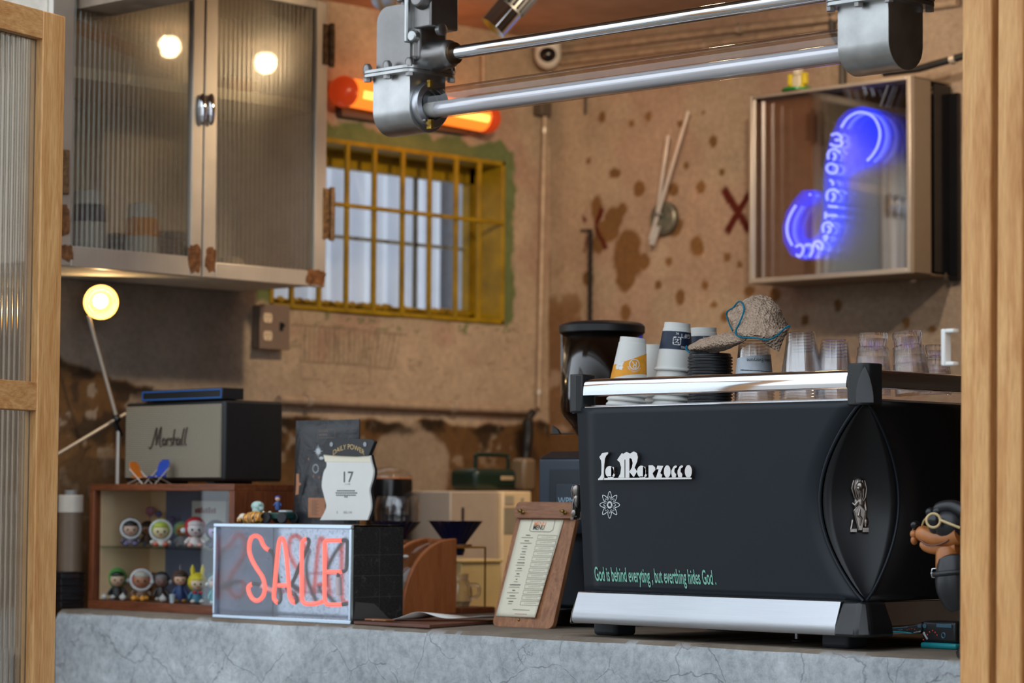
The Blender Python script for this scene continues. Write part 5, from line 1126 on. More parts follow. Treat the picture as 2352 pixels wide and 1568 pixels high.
rd = thing('rider_figurine', 'tiny figurine in blue standing on the dark green toy car', 'figurine', (p.x, 4.198, z0_), FACE)
b = MB(); b.tube([(0, 0, 0), (0, 0, .014), (0, 0, .020)], [.006, .0065, .004], 12); b.tube([(-.004, 0, .017), (-.009, -.003, .010)], .0022, 8); b.tube([(.004, 0, .017), (.009, -.003, .010)], .0022, 8); b.build('body', cm('royal', (34, 70, 130)), rd, local=True)
b = MB(); b.ball((0, -.001, .0255), .0062, 14, 10); b.build('head', cm('skin_m', (214, 170, 140)), rd, local=True)
b = MB(); b.ball((0, .001, .0285), (.0072, .007, .0052), 14, 8); b.build('cap', cm('capblue', (40, 60, 140)), rd, local=True)

# ---- speaker on the case
sq = PY(283, 1105, 4.26); sqr = PY(514, 1105, 4.20)
SPK_Y = 4.315
A_ = PY(512, 1010, 4.272); sd_ = Vector((-math.cos(math.radians(2)), math.sin(math.radians(2)), 0)); bd_ = Vector((math.sin(math.radians(2)), math.cos(math.radians(2)), 0))
Wd = .415
z_top = A_.z+(1010-917)/F_PX*(A_-CAM).dot(_F); zb0 = czt+.0015
spk = thing('loudspeaker', 'black loudspeaker with a woven grey grille and script lettering on the display case', 'speaker', (A_.x, A_.y, zb0), math.radians(-2))
hS = z_top-zb0; dS = .190
b = MB(); b.box((-Wd, .004, .006), (0, dS, hS)); b.build('cabinet', 'black', spk, local=True, bevel=.008, seg=4)
x = N('woven_grille'); v = x.coords((1, 1, 1)); w_ = x.n('TexWave'); w_.bands_direction = 'Z'; w_.inputs['Scale'].default_value = 62; x.l(v, w_.inputs[0]); w2 = x.n('TexWave'); w2.bands_direction = 'X'; w2.inputs['Scale'].default_value = 48; x.l(v, w2.inputs[0])
c = x.ramp(x.mix(.35, w_.outputs[0], w2.outputs[0]), [(.2, srgb(108, 100, 86)), (.75, srgb(176, 168, 150))]); x.bsdf(c, .85, 0, .2, w_.outputs[0], .4); MAT['grille'] = x.m
b = MB(); b.box((-Wd+.010, -.002, .014), (-.010, .008, hS-.010)); b.build('grille', 'grille', spk, local=True, bevel=.002)
b = MB(); b.box((-Wd+.06, .02, 0), (-Wd+.09, .14, .006)); b.box((-.09, .02, 0), (-.06, .14, .006)); b.build('foot', 'rubber', spk, local=True)
b = MB()
def ms(pts, r=.0016, ox=-.292, oz=hS*.47, k=.00104): b.tube(smoothpath([(ox+x_*k, -.0045, oz+z_*k) for x_, z_ in pts], 4), r, 8)
ms([(-8,-4),(-2,-8),(6,2),(14,22),(20,38),(24,42)]); ms([(24,42),(22,20),(22,0)]); ms([(22,0),(30,20),(38,40),(42,44)]); ms([(42,44),(38,20),(36,2),(42,-4)])
ms([(58,12),(52,16),(47,8),(49,0),(56,2),(60,14),(60,2),(64,0)]); ms([(66,16),(67,0)]); ms([(67,10),(72,16),(76,14)]); ms([(88,14),(82,16),(80,10),(86,6),(85,0),(78,-1)]); ms([(96,38),(92,18),(92,0)]); ms([(92,10),(98,16),(102,12),(102,0)])
ms([(116,12),(110,16),(105,8),(107,0),(113,2),(118,14),(118,2),(121,0)]); ms([(134,40),(127,20),(125,2),(130,0)]); ms([(146,42),(139,22),(137,2),(143,0)])
b.build('script_logo', cm('bronzebrown', (70, 52, 44), .3), spk, local=True)
# game tray: black tray with a blue outline on the speaker
g0, g1 = PY(329, 914, 4.30), PY(515, 905, 4.27)
zt2 = z_top+.0015
tr = thing('blue_outlined_tray', 'flat black tray with a glowing blue outline on top of the speaker', 'tray', (A_.x, A_.y, zt2), math.radians(-2))
wt = .338; b = MB(); b.box((-wt-.0, -.002, 0), (-.002, .065, .028)); b.build('tray_body', 'black', tr, local=True, bevel=.0015)
MAT['blueline'] = glow('blue_outline', (.02, .16, .55), .35, (.01, .08, .3))
b = MB(); e = .0022; y_ = -.0028
b.box((-wt+.004, y_, .003), (-.006, y_+.001, .003+e)); b.box((-wt+.004, y_, .025-e), (-.006, y_+.001, .025)); b.box((-wt+.004, y_, .003), (-wt+.004+e, y_+.001, .025)); b.box((-.006-e, y_, .003), (-.006, y_+.001, .025)); b.build('blue_outline', 'blueline', tr, local=True)

# ---- miniature folding chairs in front of the speaker
def deck(u, Y, label, c_, sc, rz):
    p = PY(u, 1105, Y); t = thing('toy_folding_chair', label, 'toy', (p.x, Y, czt), rz, 'toy folding chairs in front of the speaker')
    m_ = clear(label[:12].strip().replace(' ', '_')+'_plastic', c_, 1.5, 1.2); x_ = MAT['clr_'+label[:6]] = plain(label.split()[0]+'_translucent_plastic', c_, .3, 0, .5, .1); 
    def bar(nm, pts, r=.0015*sc): b = MB(); b.tube(pts, r, 8); b.build(nm, 'alu' if nm == 'leg' else x_, t, local=True)
    w = .013*sc
    b = MB(); b.prism([(-w, 0), (w, 0), (w, .028*sc), (w*.6, .034*sc), (-w*.6, .034*sc), (-w, .028*sc)], (0, .004, .014*sc), (1, 0, 0), (0, .42, .9), (0, -.9, .42), 0, .0025); b.build('backrest', x_, t, local=True, bevel=.001)
    b = MB(); b.box((-w, -.022*sc, .012*sc), (w, .006*sc, .0145*sc)); b.build('seat', x_, t, local=True, bevel=.001)
    for sx in (-w, w): bar('leg', [(sx, -.026*sc, 0), (sx, .012*sc, .030*sc)], .0013*sc); bar('leg', [(sx*.9, .020*sc, 0), (sx*.9, -.022*sc, .014*sc)], .0013*sc)
    return t
deck(318, 4.236, 'orange toy folding chair beside a blue one on the display case', (.62, .16, .01), 1.25, FACE+.9)
deck(366, 4.234, 'blue toy folding chair beside an orange one on the display case', (.01, .05, .36), 1.35, FACE-.6)

# ---- desk lamp
YL = 4.24
dl_ = thing('desk_lamp', 'chrome swing-arm desk lamp with a lit yellow head behind the speaker', 'lamp', tuple(PY(268, 1100, YL)))
hc = PX(232, 694, -5.59); vd = (CAM-hc).normalized(); vd = (vd+Vector((.10, 0, -.12))).normalized()
rot = vd.to_track_quat('Z', 'Y').to_matrix().to_4x4(); T_ = Matrix.Translation(hc) @ rot
hr = 41/F_PX*(hc-CAM).dot(_F)
b = MB(); b.lathe([(hr*.98, 0), (hr, -.002), (hr*.96, -.022), (hr*.6, -.055), (hr*.45, -.09), (.0, -.095)], n=32, T=T_, caps=False); b.build('lamp_shade', 'chrome', dl_)
MAT['lampin'] = glow('yellow_lit_reflector', (1.0, .50, .07), .62, (.8, .5, .15), .35)
b = MB(); b.lathe([(hr*.96, -.001), (hr*.92, -.020), (hr*.56, -.052), (0, -.060)], n=32, T=T_, caps=False); b.build('reflector', 'lampin', dl_)
MAT['lampbulb'] = glow('warm_bulb', (1.0, .86, .50), 9)
b = MB(); b.lathe([(0, -.010), (hr*.30, -.014), (hr*.40, -.028), (hr*.26, -.05)], n=24, T=T_); b.build('bulb', 'lampbulb', dl_)
b = MB(); b.tube([T_ @ Vector((hr*.74*math.cos(a), hr*.74*math.sin(a), -.006)) for a in [2*PI*i/28 for i in range(20)]], .0022, 8); b.build('inner_ring', cm('lampyellow', (230, 190, 70)), dl_)
lamp('desk_lamp_light', hc+vd*.004, .55, (1, .72, .36), .004)
XA5 = -5.60; j0, j1, j2 = PX(203, 725, XA5), PX(266, 952, XA5), PX(120, 1050, XA5)
b = MB(); b.tube([j0, j1], .0048, 12); b.build('arm', 'alu', dl_)
b = MB(); b.tube([PX(288, 950, XA5), j2, PX(60, 1090, XA5)], .0044, 12); b.build('arm', 'alu', dl_)
b = MB(); b.ball(PX(268, 962, XA5), (.012, .012, .012), 16, 10); b.tube([PX(262, 965, XA5), PX(278, 1000, XA5)], .007, 10); b.build('joint', 'gloss_black', dl_)
b = MB(); q = PX(272, 985, XA5); b.tube([q, (q.x, q.y, czt+.001)], .006, 10); b.build('post', 'alu', dl_)

# ---- lidded jar and stacked trays at the far left
p = PY(159, 1385, 4.163); YJ = 4.163
jr = thing('lidded_jar', 'tall frosted jar with a white drum lid left of the display case', 'jar', (p.x, YJ, 1.0945)); zj0, zj1, zj2 = 1.0945, PY(159, 1176, YJ).z, PY(159, 1138, YJ).z
r_ = 29/F_PX*(p-CAM).dot(_F); b = MB(); b.lathe([(r_*.95, .0), (r_*.95, zj1-zj0), (0, zj1-zj0)], (p.x, YJ, zj0), 28); b.build('jar_body', cm('dimjar', (104, 86, 70), .4), jr)
b = MB(); b.lathe([(r_, zj1), (r_, zj2), (r_*.95, zj2+.002), (0, zj2+.002)], (p.x, YJ, 0), 28); b.build('jar_lid', cm('lidwhite', (190, 180, 168)), jr)
b = MB(); b.lathe([(r_*.5, zj2+.002), (r_*.5, zj2+.014), (0, zj2+.014)], (p.x, YJ, 0), 20); b.build('lid_knob', cm('knobgrey', (130, 128, 126)), jr)
for k in range(5):
    z0_ = 1.0015+k*.0185; a, c_ = Vector((-5.688, 0, 0)), Vector((-5.592, 0, 0)); b = MB(); b.box((a.x, 4.125, z0_), (c_.x+.004-.001*(k % 2), 4.195, z0_+.0145)); b.box((a.x, 4.122, z0_+.012), (c_.x+.006, 4.198, z0_+.0175))
    solo(b, 'stacked_tray', ['black tray at the bottom of the pile left of the case', 'black tray second from the bottom of the pile', 'black tray in the middle of the pile', 'black tray second from the top of the pile', 'black tray on top of the pile left of the case'][k], 'tray', 'gloss_black', (-5.64, 4.16, z0_), bevel=.0015)

# ================================================================== MIDDLE GROUP
# ---- leaning menu clipboard
qa, qb = PZ(1130, 1437, 1.0), PZ(1268, 1444, 1.0)
yc = (qa.y+qb.y)/2
dirx = (qb-qa); dirx.z = 0; wB = dirx.length; dirx.normalize(); back = Vector((-dirx.y, dirx.x, 0))
# lean: top edge measured at (1193,1153)-(1313,1160)
ln = math.radians(17.5); upv = (Vector((0, 0, 1))*math.cos(ln)+back*math.sin(ln)); nv = (-back*math.cos(ln)+Vector((0, 0, 1))*math.sin(ln))
d_ = ray(1193, 1155); den = d_.dot(nv); pt = CAM+d_*((qa-CAM).dot(nv)/den); HB = (pt-qa).dot(upv)
cb = thing('menu_clipboard', 'walnut clipboard holding a long cream menu, leaning beside the coffee machine', 'clipboard', tuple(qa))
def rrect(w, h, r, x0=0, y0=0, n=6):
    o_ = []
    for cx__, cy__, a in ((x0+w-r, y0+r, -90), (x0+w-r, y0+h-r, 0), (x0+r, y0+h-r, 90), (x0+r, y0+r, 180)):
        for i in range(n+1): t = math.radians(a+90*i/n); o_.append((cx__+r*math.cos(t), cy__+r*math.sin(t)))
    return o_
skx = (pt-qa).dot(dirx)
b = MB(); b.prism(rrect(wB, HB, .014), qa, dirx, upv, nv, -.011, 0); b.build('board', 'walnut', cb, bevel=.002)
def cpt(u, v, d=0): d_ = ray(u, v); o_ = qa+nv*d; return CAM+d_*((o_-CAM).dot(nv)/d_.dot(nv))
def c2(u, v, d=0): q = cpt(u, v, d)-qa; return (q.dot(dirx), q.dot(upv))
tl, br = c2(1187, 1155), c2(1316, 1193)
b = MB(); b.prism(rrect(wB-.002, tl[1]-br[1], .010, .001, br[1]), qa, dirx, upv, nv, .003, .010); b.build('clamp_bar', 'walnutX', cb, bevel=.002)
for u, v in ((1200, 1176), (1297, 1177)):
    q = cpt(u, v, .010); b = MB(); b.tube([q-nv*.004, q+nv*.006], .0045, 12); b.tube([q+nv*.003-dirx*.012+upv*.004, q+nv*.010, q+nv*.003+dirx*.007-upv*.001], [.0022, .0032, .0030], 10); b.ball(tuple(q+nv*.010+dirx*.003), .0046, 12, 8); b.build('wing_nut', 'brass', cb)
pp = [c2(u, v, .0015) for u, v in ((1196, 1193), (1295, 1193), (1232, 1419), (1139, 1414))]
# sheet with a slight curl
b = MB(); NU, NV = 10, 24; vs_ = []
for j in range(NV+1):
    t = j/NV
    l_ = (pp[0][0]*(1-t)+pp[3][0]*t, pp[0][1]*(1-t)+pp[3][1]*t); r_ = (pp[1][0]*(1-t)+pp[2][0]*t, pp[1][1]*(1-t)+pp[2][1]*t)
    for i in range(NU+1):
        s = i/NU; cu_ = .0015+.006*(s**2)*t*.9; q = qa+dirx*(l_[0]*(1-s)+r_[0]*s)+upv*(l_[1]*(1-s)+r_[1]*s)+nv*cu_; vs_.append(q)
b.add(vs_, [(j*(NU+1)+i, (j+1)*(NU+1)+i, (j+1)*(NU+1)+i+1, j*(NU+1)+i+1) for j in range(NV) for i in range(NU)]); ob = b.build('menu_sheet', 'cream', cb); s_ = ob.modifiers.new('t', 'SOLIDIFY'); s_.thickness = .0006
def mpt(u, v):
    s = (u-1170)/120; return cpt(u, v, .0024+.003*max(0, min(1, (v-1193)/220))*max(0, s)**1 + .0035*max(0, min(1, (v-1193)/220))*max(0, min(1, (u-1139-(1414-v)*.257)/95))**2)
b = MB()
def seg(u0, v0, u1, v1, w, mb=None): (mb or b).tube([mpt(u0, v0), mpt(u1, v1)], w, 4)
for k in range(13):
    v = 1228+k*12.65; sh_ = -(v-1228)*.262; u = 1236+sh_; w = 44
    for a in ((u, v, u+w, v+1.5), (u-2, v+9, u+w-2, v+10.5), (u, v, u-2, v+9), (u+w, v+1.5, u+w-2, v+10.5)): seg(*a, .00026)
    for j in range(7): seg(u+8+j*4, v+5, u+10.5+j*4, v+5.1, .0003)
    uc = 1213+sh_; lw = (5, 5, 4, 4, 5, 8, 5, 3, 1.5, 12, 3, 6, 5)[k]; seg(uc-lw, v+.5, uc+lw, v+.8, .00075); lw2 = (13, 13, 6, 6, 8, 10, 8, 6, 4, 12, 13, 11, 5)[k]; seg(uc-lw2-2, v+6, uc+lw2-2, v+6.4, .00036)
seg(1178, 1399, 1216, 1401, .0004)
for a in ((1216,1217,1220,1220),(1220,1220,1263,1221),(1263,1221,1270,1216),(1270,1216,1275,1194),(1216,1217,1223,1193)): seg(*a, .0004)
q = mpt(1223, 1216); b.text('MENU', q, dirx, upv, nv, .0160, 0, 'LEFT', .80, None, .00015); b.build('menu_print', 'ink', cb)
b = MB(); q = mpt(1225, 1208)-nv*.0002; b.text('MENU', q, dirx, upv, nv, .0165, 0, 'LEFT', .82, None, .0001); b.build('menu_shadow_print', cm('orangeink', (240, 150, 90)), cb)
b = MB(); seg(1182, 1409, 1210, 1410, .0005, b); b.build('red_footer_print', cm('redink', (190, 80, 70)), cb)
b = MB(); q = cpt(1192, 1423, 0); b.ball(tuple(q), (.0035, .0035, .0035), 12, 8); b.build('brass_pin', 'brass', cb)

# ---- flat clipboard with loose paper
b = MB(); Q = [Vector((-4.485, 4.116, 0)), Vector((-4.235, 4.112, 0)), Vector((-4.325, 4.43, 0)), Vector((-4.485, 4.43, 0))]
b.hexa([(q.x, q.y, 1.0008) for q in Q]+[(q.x, q.y, 1.009) for q in Q])
fcl = thing('flat_clipboard', 'dark brown board lying flat on the counter between sign and menu', 'clipboard', (Q[0].x+.15, Q[0].y+.1, 1.0)); b.build('board', wood('dark_brown_board', srgb(70, 40, 30), srgb(110, 66, 50), 'X', .4), fcl, bevel=.002)
b = MB(); b.box((-4.47, 4.135, 1.0095), (-4.40, 4.165, 1.014)); b.build('clip_bar', 'walnutX', fcl, bevel=.002)
b = MB(); A, Bq = Vector((-4.44, 4.13, 0)), Vector((-4.29, 4.33, 0)); NU = 30; vs_ = []
for j in range(3):
    for i in range(NU+1):
        s = i/NU; x_ = A.x+(Bq.x-A.x)*s; y_ = A.y+(Bq.y-A.y)*s+.055*j; x_ -= .005*j; h = .018*math.exp(-((s-.42)/.16)**2)+.010*s**3; vs_.append((x_, y_, 1.0115+h*(1-.25*j)))
b.add(vs_, [(j*(NU+1)+i, j*(NU+1)+i+1, (j+1)*(NU+1)+i+1, (j+1)*(NU+1)+i) for j in range(2) for i in range(NU)]); ob = solo(b, 'loose_paper', 'curled sheet of white paper lying on the flat brown board', 'paper', 'white', (A.x+.15, A.y+.04, 1.0105)); s_ = ob.modifiers.new('t', 'SOLIDIFY'); s_.thickness = .0005

# ---- quarter-round wooden bin with acrylic cover
qr = PZ(1050, 1400, 1.0); R0 = .178; XQ1 = PZ(1050, 1402, 1.0).x; YQ = 4.22; 
pf = PZ(925, 1414, 1.0); XQ1 = pf.x; y_f = pf.y; y_bk = PX(1049, 1400, XQ1).y; RQ = y_bk-y_f; zq = PX(1049, 1236, XQ1).z; HQ = zq-1.0
XQ0 = XQ1-.105
bn = thing('quarter_round_bin', 'orange-brown wooden bin with quarter-round sides and a clear curved cover', 'bin', ((XQ0+XQ1)/2, (y_f+y_bk)/2, 1.0))
def qpoly(r=1.0): return [(y_bk, 1.0), (y_f, 1.0)]+[(y_bk-RQ*r*math.cos(a)**.9, 1.0+HQ*r*math.sin(a)) for a in [PI/2*i/18 for i in range(1, 18)]]+[(y_bk, 1.0+HQ*r)]
for xx in (XQ0, XQ1-.012):
    b = MB(); b.prism(qpoly(), (xx, 0, 0), (0, 1, 0), (0, 0, 1), (1, 0, 0), 0, .012); b.build('side_panel', 'pear', bn, bevel=.003)
b = MB(); b.box((XQ0+.012, y_bk-.010, 1.0), (XQ1-.012, y_bk, zq-.002)); b.box((XQ0+.012, y_f+.01, 1.0), (XQ1-.012, y_bk, 1.01)); b.build('back_board', 'pear', bn)
ar = [(y_bk-RQ*.965*math.cos(a)**.9, 1.0+HQ*.965*math.sin(a)) for a in [PI/2*i/18 for i in range(0, 19)]]
b = MB(); vs_ = [(xx, y, z) for xx in (XQ0+.012, XQ1-.012) for y, z in ar]; b.add(vs_, [(i, i+1, 20+i, 19+i) for i in range(18)]); ob = b.build('acrylic_cover', 'pane', bn); s_ = ob.modifiers.new('t', 'SOLIDIFY'); s_.thickness = .002
b = MB(); p = (XQ0+.05, ar[10][0]-.004, ar[10][1]+.004); b.ball(p, (.010, .004, .004), 14, 8); b.build('cover_grip', 'whiteplastic', bn)
b = MB()
for k in range(16): b.prism([(y_bk-.012-(RQ*.72)*math.cos(a), 1.012+HQ*.62*math.sin(a)) for a in [PI/2*i/12 for i in range(13)]]+[(y_bk-.012, 1.012)], (XQ0+.018+k*.0042, 0, 0), (0, 1, 0), (0, 0, 1), (1, 0, 0), 0, .0022)
tag(b.build('paper_filters', 'white', None), 'white paper filters packed inside the quarter-round bin', 'filters', kind='stuff')

# ---- pour-over stands
def dripper(u0, u1, v0, v1, Y, label, cone_v1):
    a, c_ = PY(u0, v0, Y), PY(u1, v0, Y); p = PY((u0+u1)/2, v0, Y); r = (u1-u0)/2/F_PX*(p-CAM).dot(_F); zb_ = PY(u0, v1, Y).z; H = p.z-zb_; nz2 = 80; prof = [(r*.34, 0), (r*.36, .002), (r*.96, H-.002), (r, H), (r*.97, H), (r*.34, .006), (0, .006)]
    t = thing('pour_over_dripper', label, 'dripper', (p.x, Y, zb_))
    b = MB(); vs_ = []; n = 80
    for i in range(n):
        an = 2*PI*i/n
        for j, (rr, z) in enumerate(prof):
            fl = 1+(.045*math.cos(an*20) if j in (1, 2, 3, 4) else 0); vs_.append((rr*fl*math.cos(an), rr*fl*math.sin(an), z))
    k = len(prof); b.add(vs_, [(i*k+q, ((i+1) % n)*k+q, ((i+1) % n)*k+q+1, i*k+q+1) for i in range(n) for q in range(k-1)]+[tuple(i*k for i in range(n))]); b.build('fluted_cone', cm('cobaltnavy', (18, 30, 66), .22), t, local=True, smooth=50)
    b = MB(); b.lathe([(r*.30, -.026), (r*.36, -.014), (r*.34, 0)], n=24); b.build('spout', 'cobaltnavy', t, local=True)
    b = MB(); b.lathe([(r*.62, -.004), (r*.62, .002), (r*.36, .002)], n=32); b.build('wood_collar', 'walnut', t, local=True)
    return p, r, zb_
YD = 4.78
p, r, zd = dripper(985, 1108, 1196, 1250, YD, 'navy fluted pour-over dripper on a thin brass stand, behind the quarter-round bin', 0)
st = thing('brass_drip_stand', 'thin square brass stand holding the navy dripper over a glass', 'stand', (p.x, YD, 1.0)); zst = zd-.005; hw = .053; zl = 1.016
x0_, x1_ = p.x-hw, p.x+hw; yy0, yy1 = YD-hw, YD+hw
b = MB(); rr = .0024
b.tube([(p.x+.033*math.cos(a), YD+.033*math.sin(a), zst) for a in [2*PI*i/32 for i in range(32)]], rr, 8, closed=True)
for (aa, bb) in (((x0_, yy0), (x1_, yy0)), ((x1_, yy0), (x1_, yy1)), ((x1_, yy1), (x0_, yy1)), ((x0_, yy1), (x0_, yy0))): b.tube([(*aa, zst), (*bb, zst)], rr, 8)
b.build('top_frame', 'gold', st)
for (aa, bb) in ((x0_, yy0), (x1_, yy0), (x1_, yy1), (x0_, yy1)): b = MB(); b.tube([(aa, bb, zst), (aa, bb, zl)], rr, 8); b.build('leg', 'gold', st)
b = MB(); b.box((x0_-.006, yy0-.006, 1.0), (x1_+.03, yy1+.006, zl)); b.build('wooden_base', 'redwood', st, bevel=.002)
q = PY(1080, 1390, YD+.005); b = MB(); b.lathe([(.030, 0), (.037, .012), (.040, .03), (.037, .05), (.028, .066), (.030, .080), (.028, .080), (.026, .066), (.034, .05), (.037, .03), (.034, .012), (.0, .006)], (p.x+.004, YD+.002, zl+.001), 36, caps=False); b.tube(smoothpath([(p.x+.040, YD+.01, zl+.055), (p.x+.062, YD+.02, zl+.052), (p.x+.062, YD+.02, zl+.028), (p.x+.038, YD+.012, zl+.02)], 5), .004, 10)
solo(b, 'glass_server', 'small clear glass server with handle under the brass stand', 'server', 'glass', (p.x, YD, zl+.001))
# second dripper on a wooden stand, partly behind the sign box
p, r, zd = dripper(850, 966, 1197, 1240, 4.77, 'navy fluted dripper on a wooden stand behind the sign box', 0)
st = thing('wooden_drip_stand', 'dark wooden drip stand behind the sign box', 'stand', (p.x, 4.77, 1.0))
b = MB(); b.box((p.x-.06, 4.72, zd-.012), (p.x+.055, 4.82, zd-.004)); b.build('shelf_board', 'redwood', st, bevel=.002)
for sx in (-.055, .045): b = MB(); b.box((p.x+sx, 4.73, 1.014), (p.x+sx+.008, 4.81, zd-.012)); b.build('upright', 'redwoodZ', st)
b = MB(); b.box((p.x-.06, 4.72, 1.0), (p.x+.055, 4.82, 1.014)); b.build('stand_base', 'redwood', st)
q = PY(912, 1196, 4.77); rg = 50/F_PX*(q-CAM).dot(_F); zg = q.z; b = MB(); Hg = PY(912, 1140, 4.77).z-zg
b.lathe([(rg*1.0, .001), (rg*1.04, Hg*.4), (rg*.98, Hg*.85), (rg*.9, Hg), (rg*.88, Hg), (rg*.95, Hg*.85), (rg*1.01, Hg*.4), (rg*.97, .001)], (q.x, 4.77, zg), 40, caps=False); b.lathe([(0, Hg*.25), (rg*.5, Hg*.26), (rg*.52, Hg*.9), (rg*.50, Hg*.9), (rg*.47, Hg*.28), (0, Hg*.27)], (q.x, 4.77, zg), 30, caps=False)
b.lathe([(0, .001), (rg*.97, .001), (rg*.97, .004), (0, .004)], (q.x, 4.77, zg), 40)
solo(b, 'glass_bowl', 'clear round glass bowl upturned on the dripper behind the sign box', 'bowl', 'plastic_clear', (q.x, 4.77, zg))
# round black appliance with clear dome behind it
Yk = 5.02; q = PY(893, 1140, Yk); rk = 54/F_PX*(q-CAM).dot(_F); zk1, zk0 = PY(893, 1098, Yk).z, 1.0
kt = thing('dome_canister', 'round black canister with a clear domed lid behind the calendar', 'canister', (q.x, Yk, 1.0))
b = MB(); b.lathe([(rk*.9, 0), (rk, .02), (rk, zk1-1.0-.01), (rk*.97, zk1-1.0)], (q.x, Yk, 1.0), 40); b.build('canister_body', 'gloss_black', kt)
b = MB(); hd = PY(893, 1072, Yk).z-zk1; b.lathe([(rk*.99, 0)]+[(rk*.99*math.cos(a), hd*math.sin(a)) for a in [PI/2*i/8 for i in range(1, 9)]], (q.x, Yk, zk1), 40, caps=False); b.build('clear_dome', 'plastic_clear', kt)
b = MB(); b.tube([(q.x+rk*math.cos(a), Yk+rk*math.sin(a), zk1) for a in [2*PI*i/40 for i in range(40)]], .0022, 8, closed=True); b.build('copper_rim', cm('copperrim', (190, 120, 80), .25), kt)

# ---- stuff on the side counter in the back
Xp = -5.16
a, c_ = PX(1033, 1385, Xp), PX(1143, 1385, Xp); zt_ = PX(1090, 1128, Xp).z
pr = thing('beige_box_shaded_part', 'shaded left part of the tall beige box on the side counter under the window', 'appliance', ((Xp-.14), (a.y+c_.y)/2, .995))
b = MB(); b.box((Xp-.28, a.y, .995), (Xp, c_.y, zt_)); b.build('housing', cm('beige_shaded', (176, 160, 146)), pr, bevel=.004)  # greyer beige: shade on this face of the box is put into the colour
b = MB(); s0 = PX(1062, 1195, Xp).z; b.box((Xp-.0, PX(1060, 1170, Xp).y, s0), (Xp+.002, PX(1065, 1170, Xp).y, PX(1062, 1165, Xp).z)); b.build('slot', 'black', pr)
a2, c2_ = PX(1143, 1385, Xp+.02), PX(1222, 1385, Xp+.02); b = MB()
cr2 = thing('beige_box_lit_part', 'lit right part of the tall beige box on the side counter', 'appliance', (Xp-.1, (a2.y+c2_.y)/2, .995))
b.box((Xp-.26, c_.y+.002, .995), (Xp+.015, c2_.y, PX(1180, 1128, Xp).z)); b.build('housing', cm('beige_lit', (226, 200, 160)), cr2, bevel=.004)  # same box, its lit face put into a paler colour
b = MB(); b.box((Xp+.015, PX(1148, 1200, Xp).y, PX(1180, 1225, Xp).z), (Xp+.017, PX(1200, 1200, Xp).y, PX(1180, 1165, Xp).z)); b.build('recess_panel', cm('shadegrey', (150, 140, 122)), cr2)
b = MB(); b.box((Xp+.015, PX(1150, 1200, Xp).y, PX(1180, 1158, Xp).z), (Xp+.017, PX(1170, 1200, Xp).y, PX(1180, 1138, Xp).z)); b.ball((Xp+.016, PX(1190, 1145, Xp).y, PX(1190, 1145, Xp).z), (.002, .006, .006), 12, 8); b.build('controls', cm('ctrl', (170, 160, 140)), cr2)
a3, c3 = PX(1060, 1385, Xp+.12), PX(1150, 1385, Xp+.12); b = MB(); b.box((Xp+.03, a3.y, .995), (Xp+.12, c3.y, PX(1100, 1287, Xp+.12).z)); b.box((Xp+.025, a3.y-.004, PX(1100, 1292, Xp+.12).z), (Xp+.125, c3.y+.004, PX(1100, 1284, Xp+.12).z)); solo(b, 'cream_bin', 'cream plastic bin in front of the beige box on the side counter', 'bin', cm('creambin', (222, 196, 140)), (Xp+.07, (a3.y+c3.y)/2, .995), bevel=.003)
# green radio-like machine with handle on top of them
Xg = -5.26; zg = PX(1150, 1128, -5.16).z+.0015
a, c_ = PX(1094, 1100, Xg), PX(1200, 1100, Xg); zt_ = PX(1150, 1076, Xg).z
gm = thing('green_handled_case', 'dark green rounded case with a tall handle on top of the back appliances', 'appliance', (Xg-.05, (a.y+c_.y)/2, zg))
b = MB(); b.box((Xg-.11, a.y, zg), (Xg, c_.y, zt_)); b.build('case_body', cm('deepgreen', (20, 40, 32), .3), gm, bevel=.018, seg=4)
b = MB(); z2_ = PX(1150, 1044, Xg).z; y0_, y1_ = PX(1122, 1050, Xg).y, PX(1196, 1050, Xg).y; b.tube(smoothpath([(Xg-.05, y0_, zt_-.01), (Xg-.05, y0_, z2_-.01), (Xg-.05, y0_+.01, z2_), (Xg-.05, y1_-.01, z2_), (Xg-.05, y1_, z2_-.01), (Xg-.05, y1_, zt_-.01)], 4), .006, 10); b.build('handle', 'deepgreen', gm)
b = MB(); q = PX(1165, 1098, Xg+.002); b.box((Xg, q.y-.025, q.z-.006), (Xg+.004, q.y+.025, q.z+.006)); b.build('name_plate', cm('platecream', (170, 150, 120)), gm, bevel=.002)
b = MB(); q = PX(1195, 1090, Xg); b.box((Xg-.02, q.y-.02, zg), (Xg+.035, q.y+.03, PX(1195, 1052, Xg).z)); solo(b, 'brown_canister', 'brown grey canister beside the green handled case', 'canister', cm('brgrey', (110, 92, 72)), (Xg, q.y, zg), bevel=.01)
# black tap hose hanging in the corner
b = MB(); b.tube(smoothpath([PX(1225, 945, XW+.06), PX(1214, 962, XW+.06), PX(1213, 1000, XW+.06), PX(1208, 1050, XW+.06), PX(1204, 1110, XW+.06)], 6), [.012]*7+[.017]*9+[.013]*9, 12); solo(b, 'black_hose', 'black flexible hose hanging from the conduit in the corner', 'hose', 'black', tuple(PX(1213, 1000, XW+.06)))

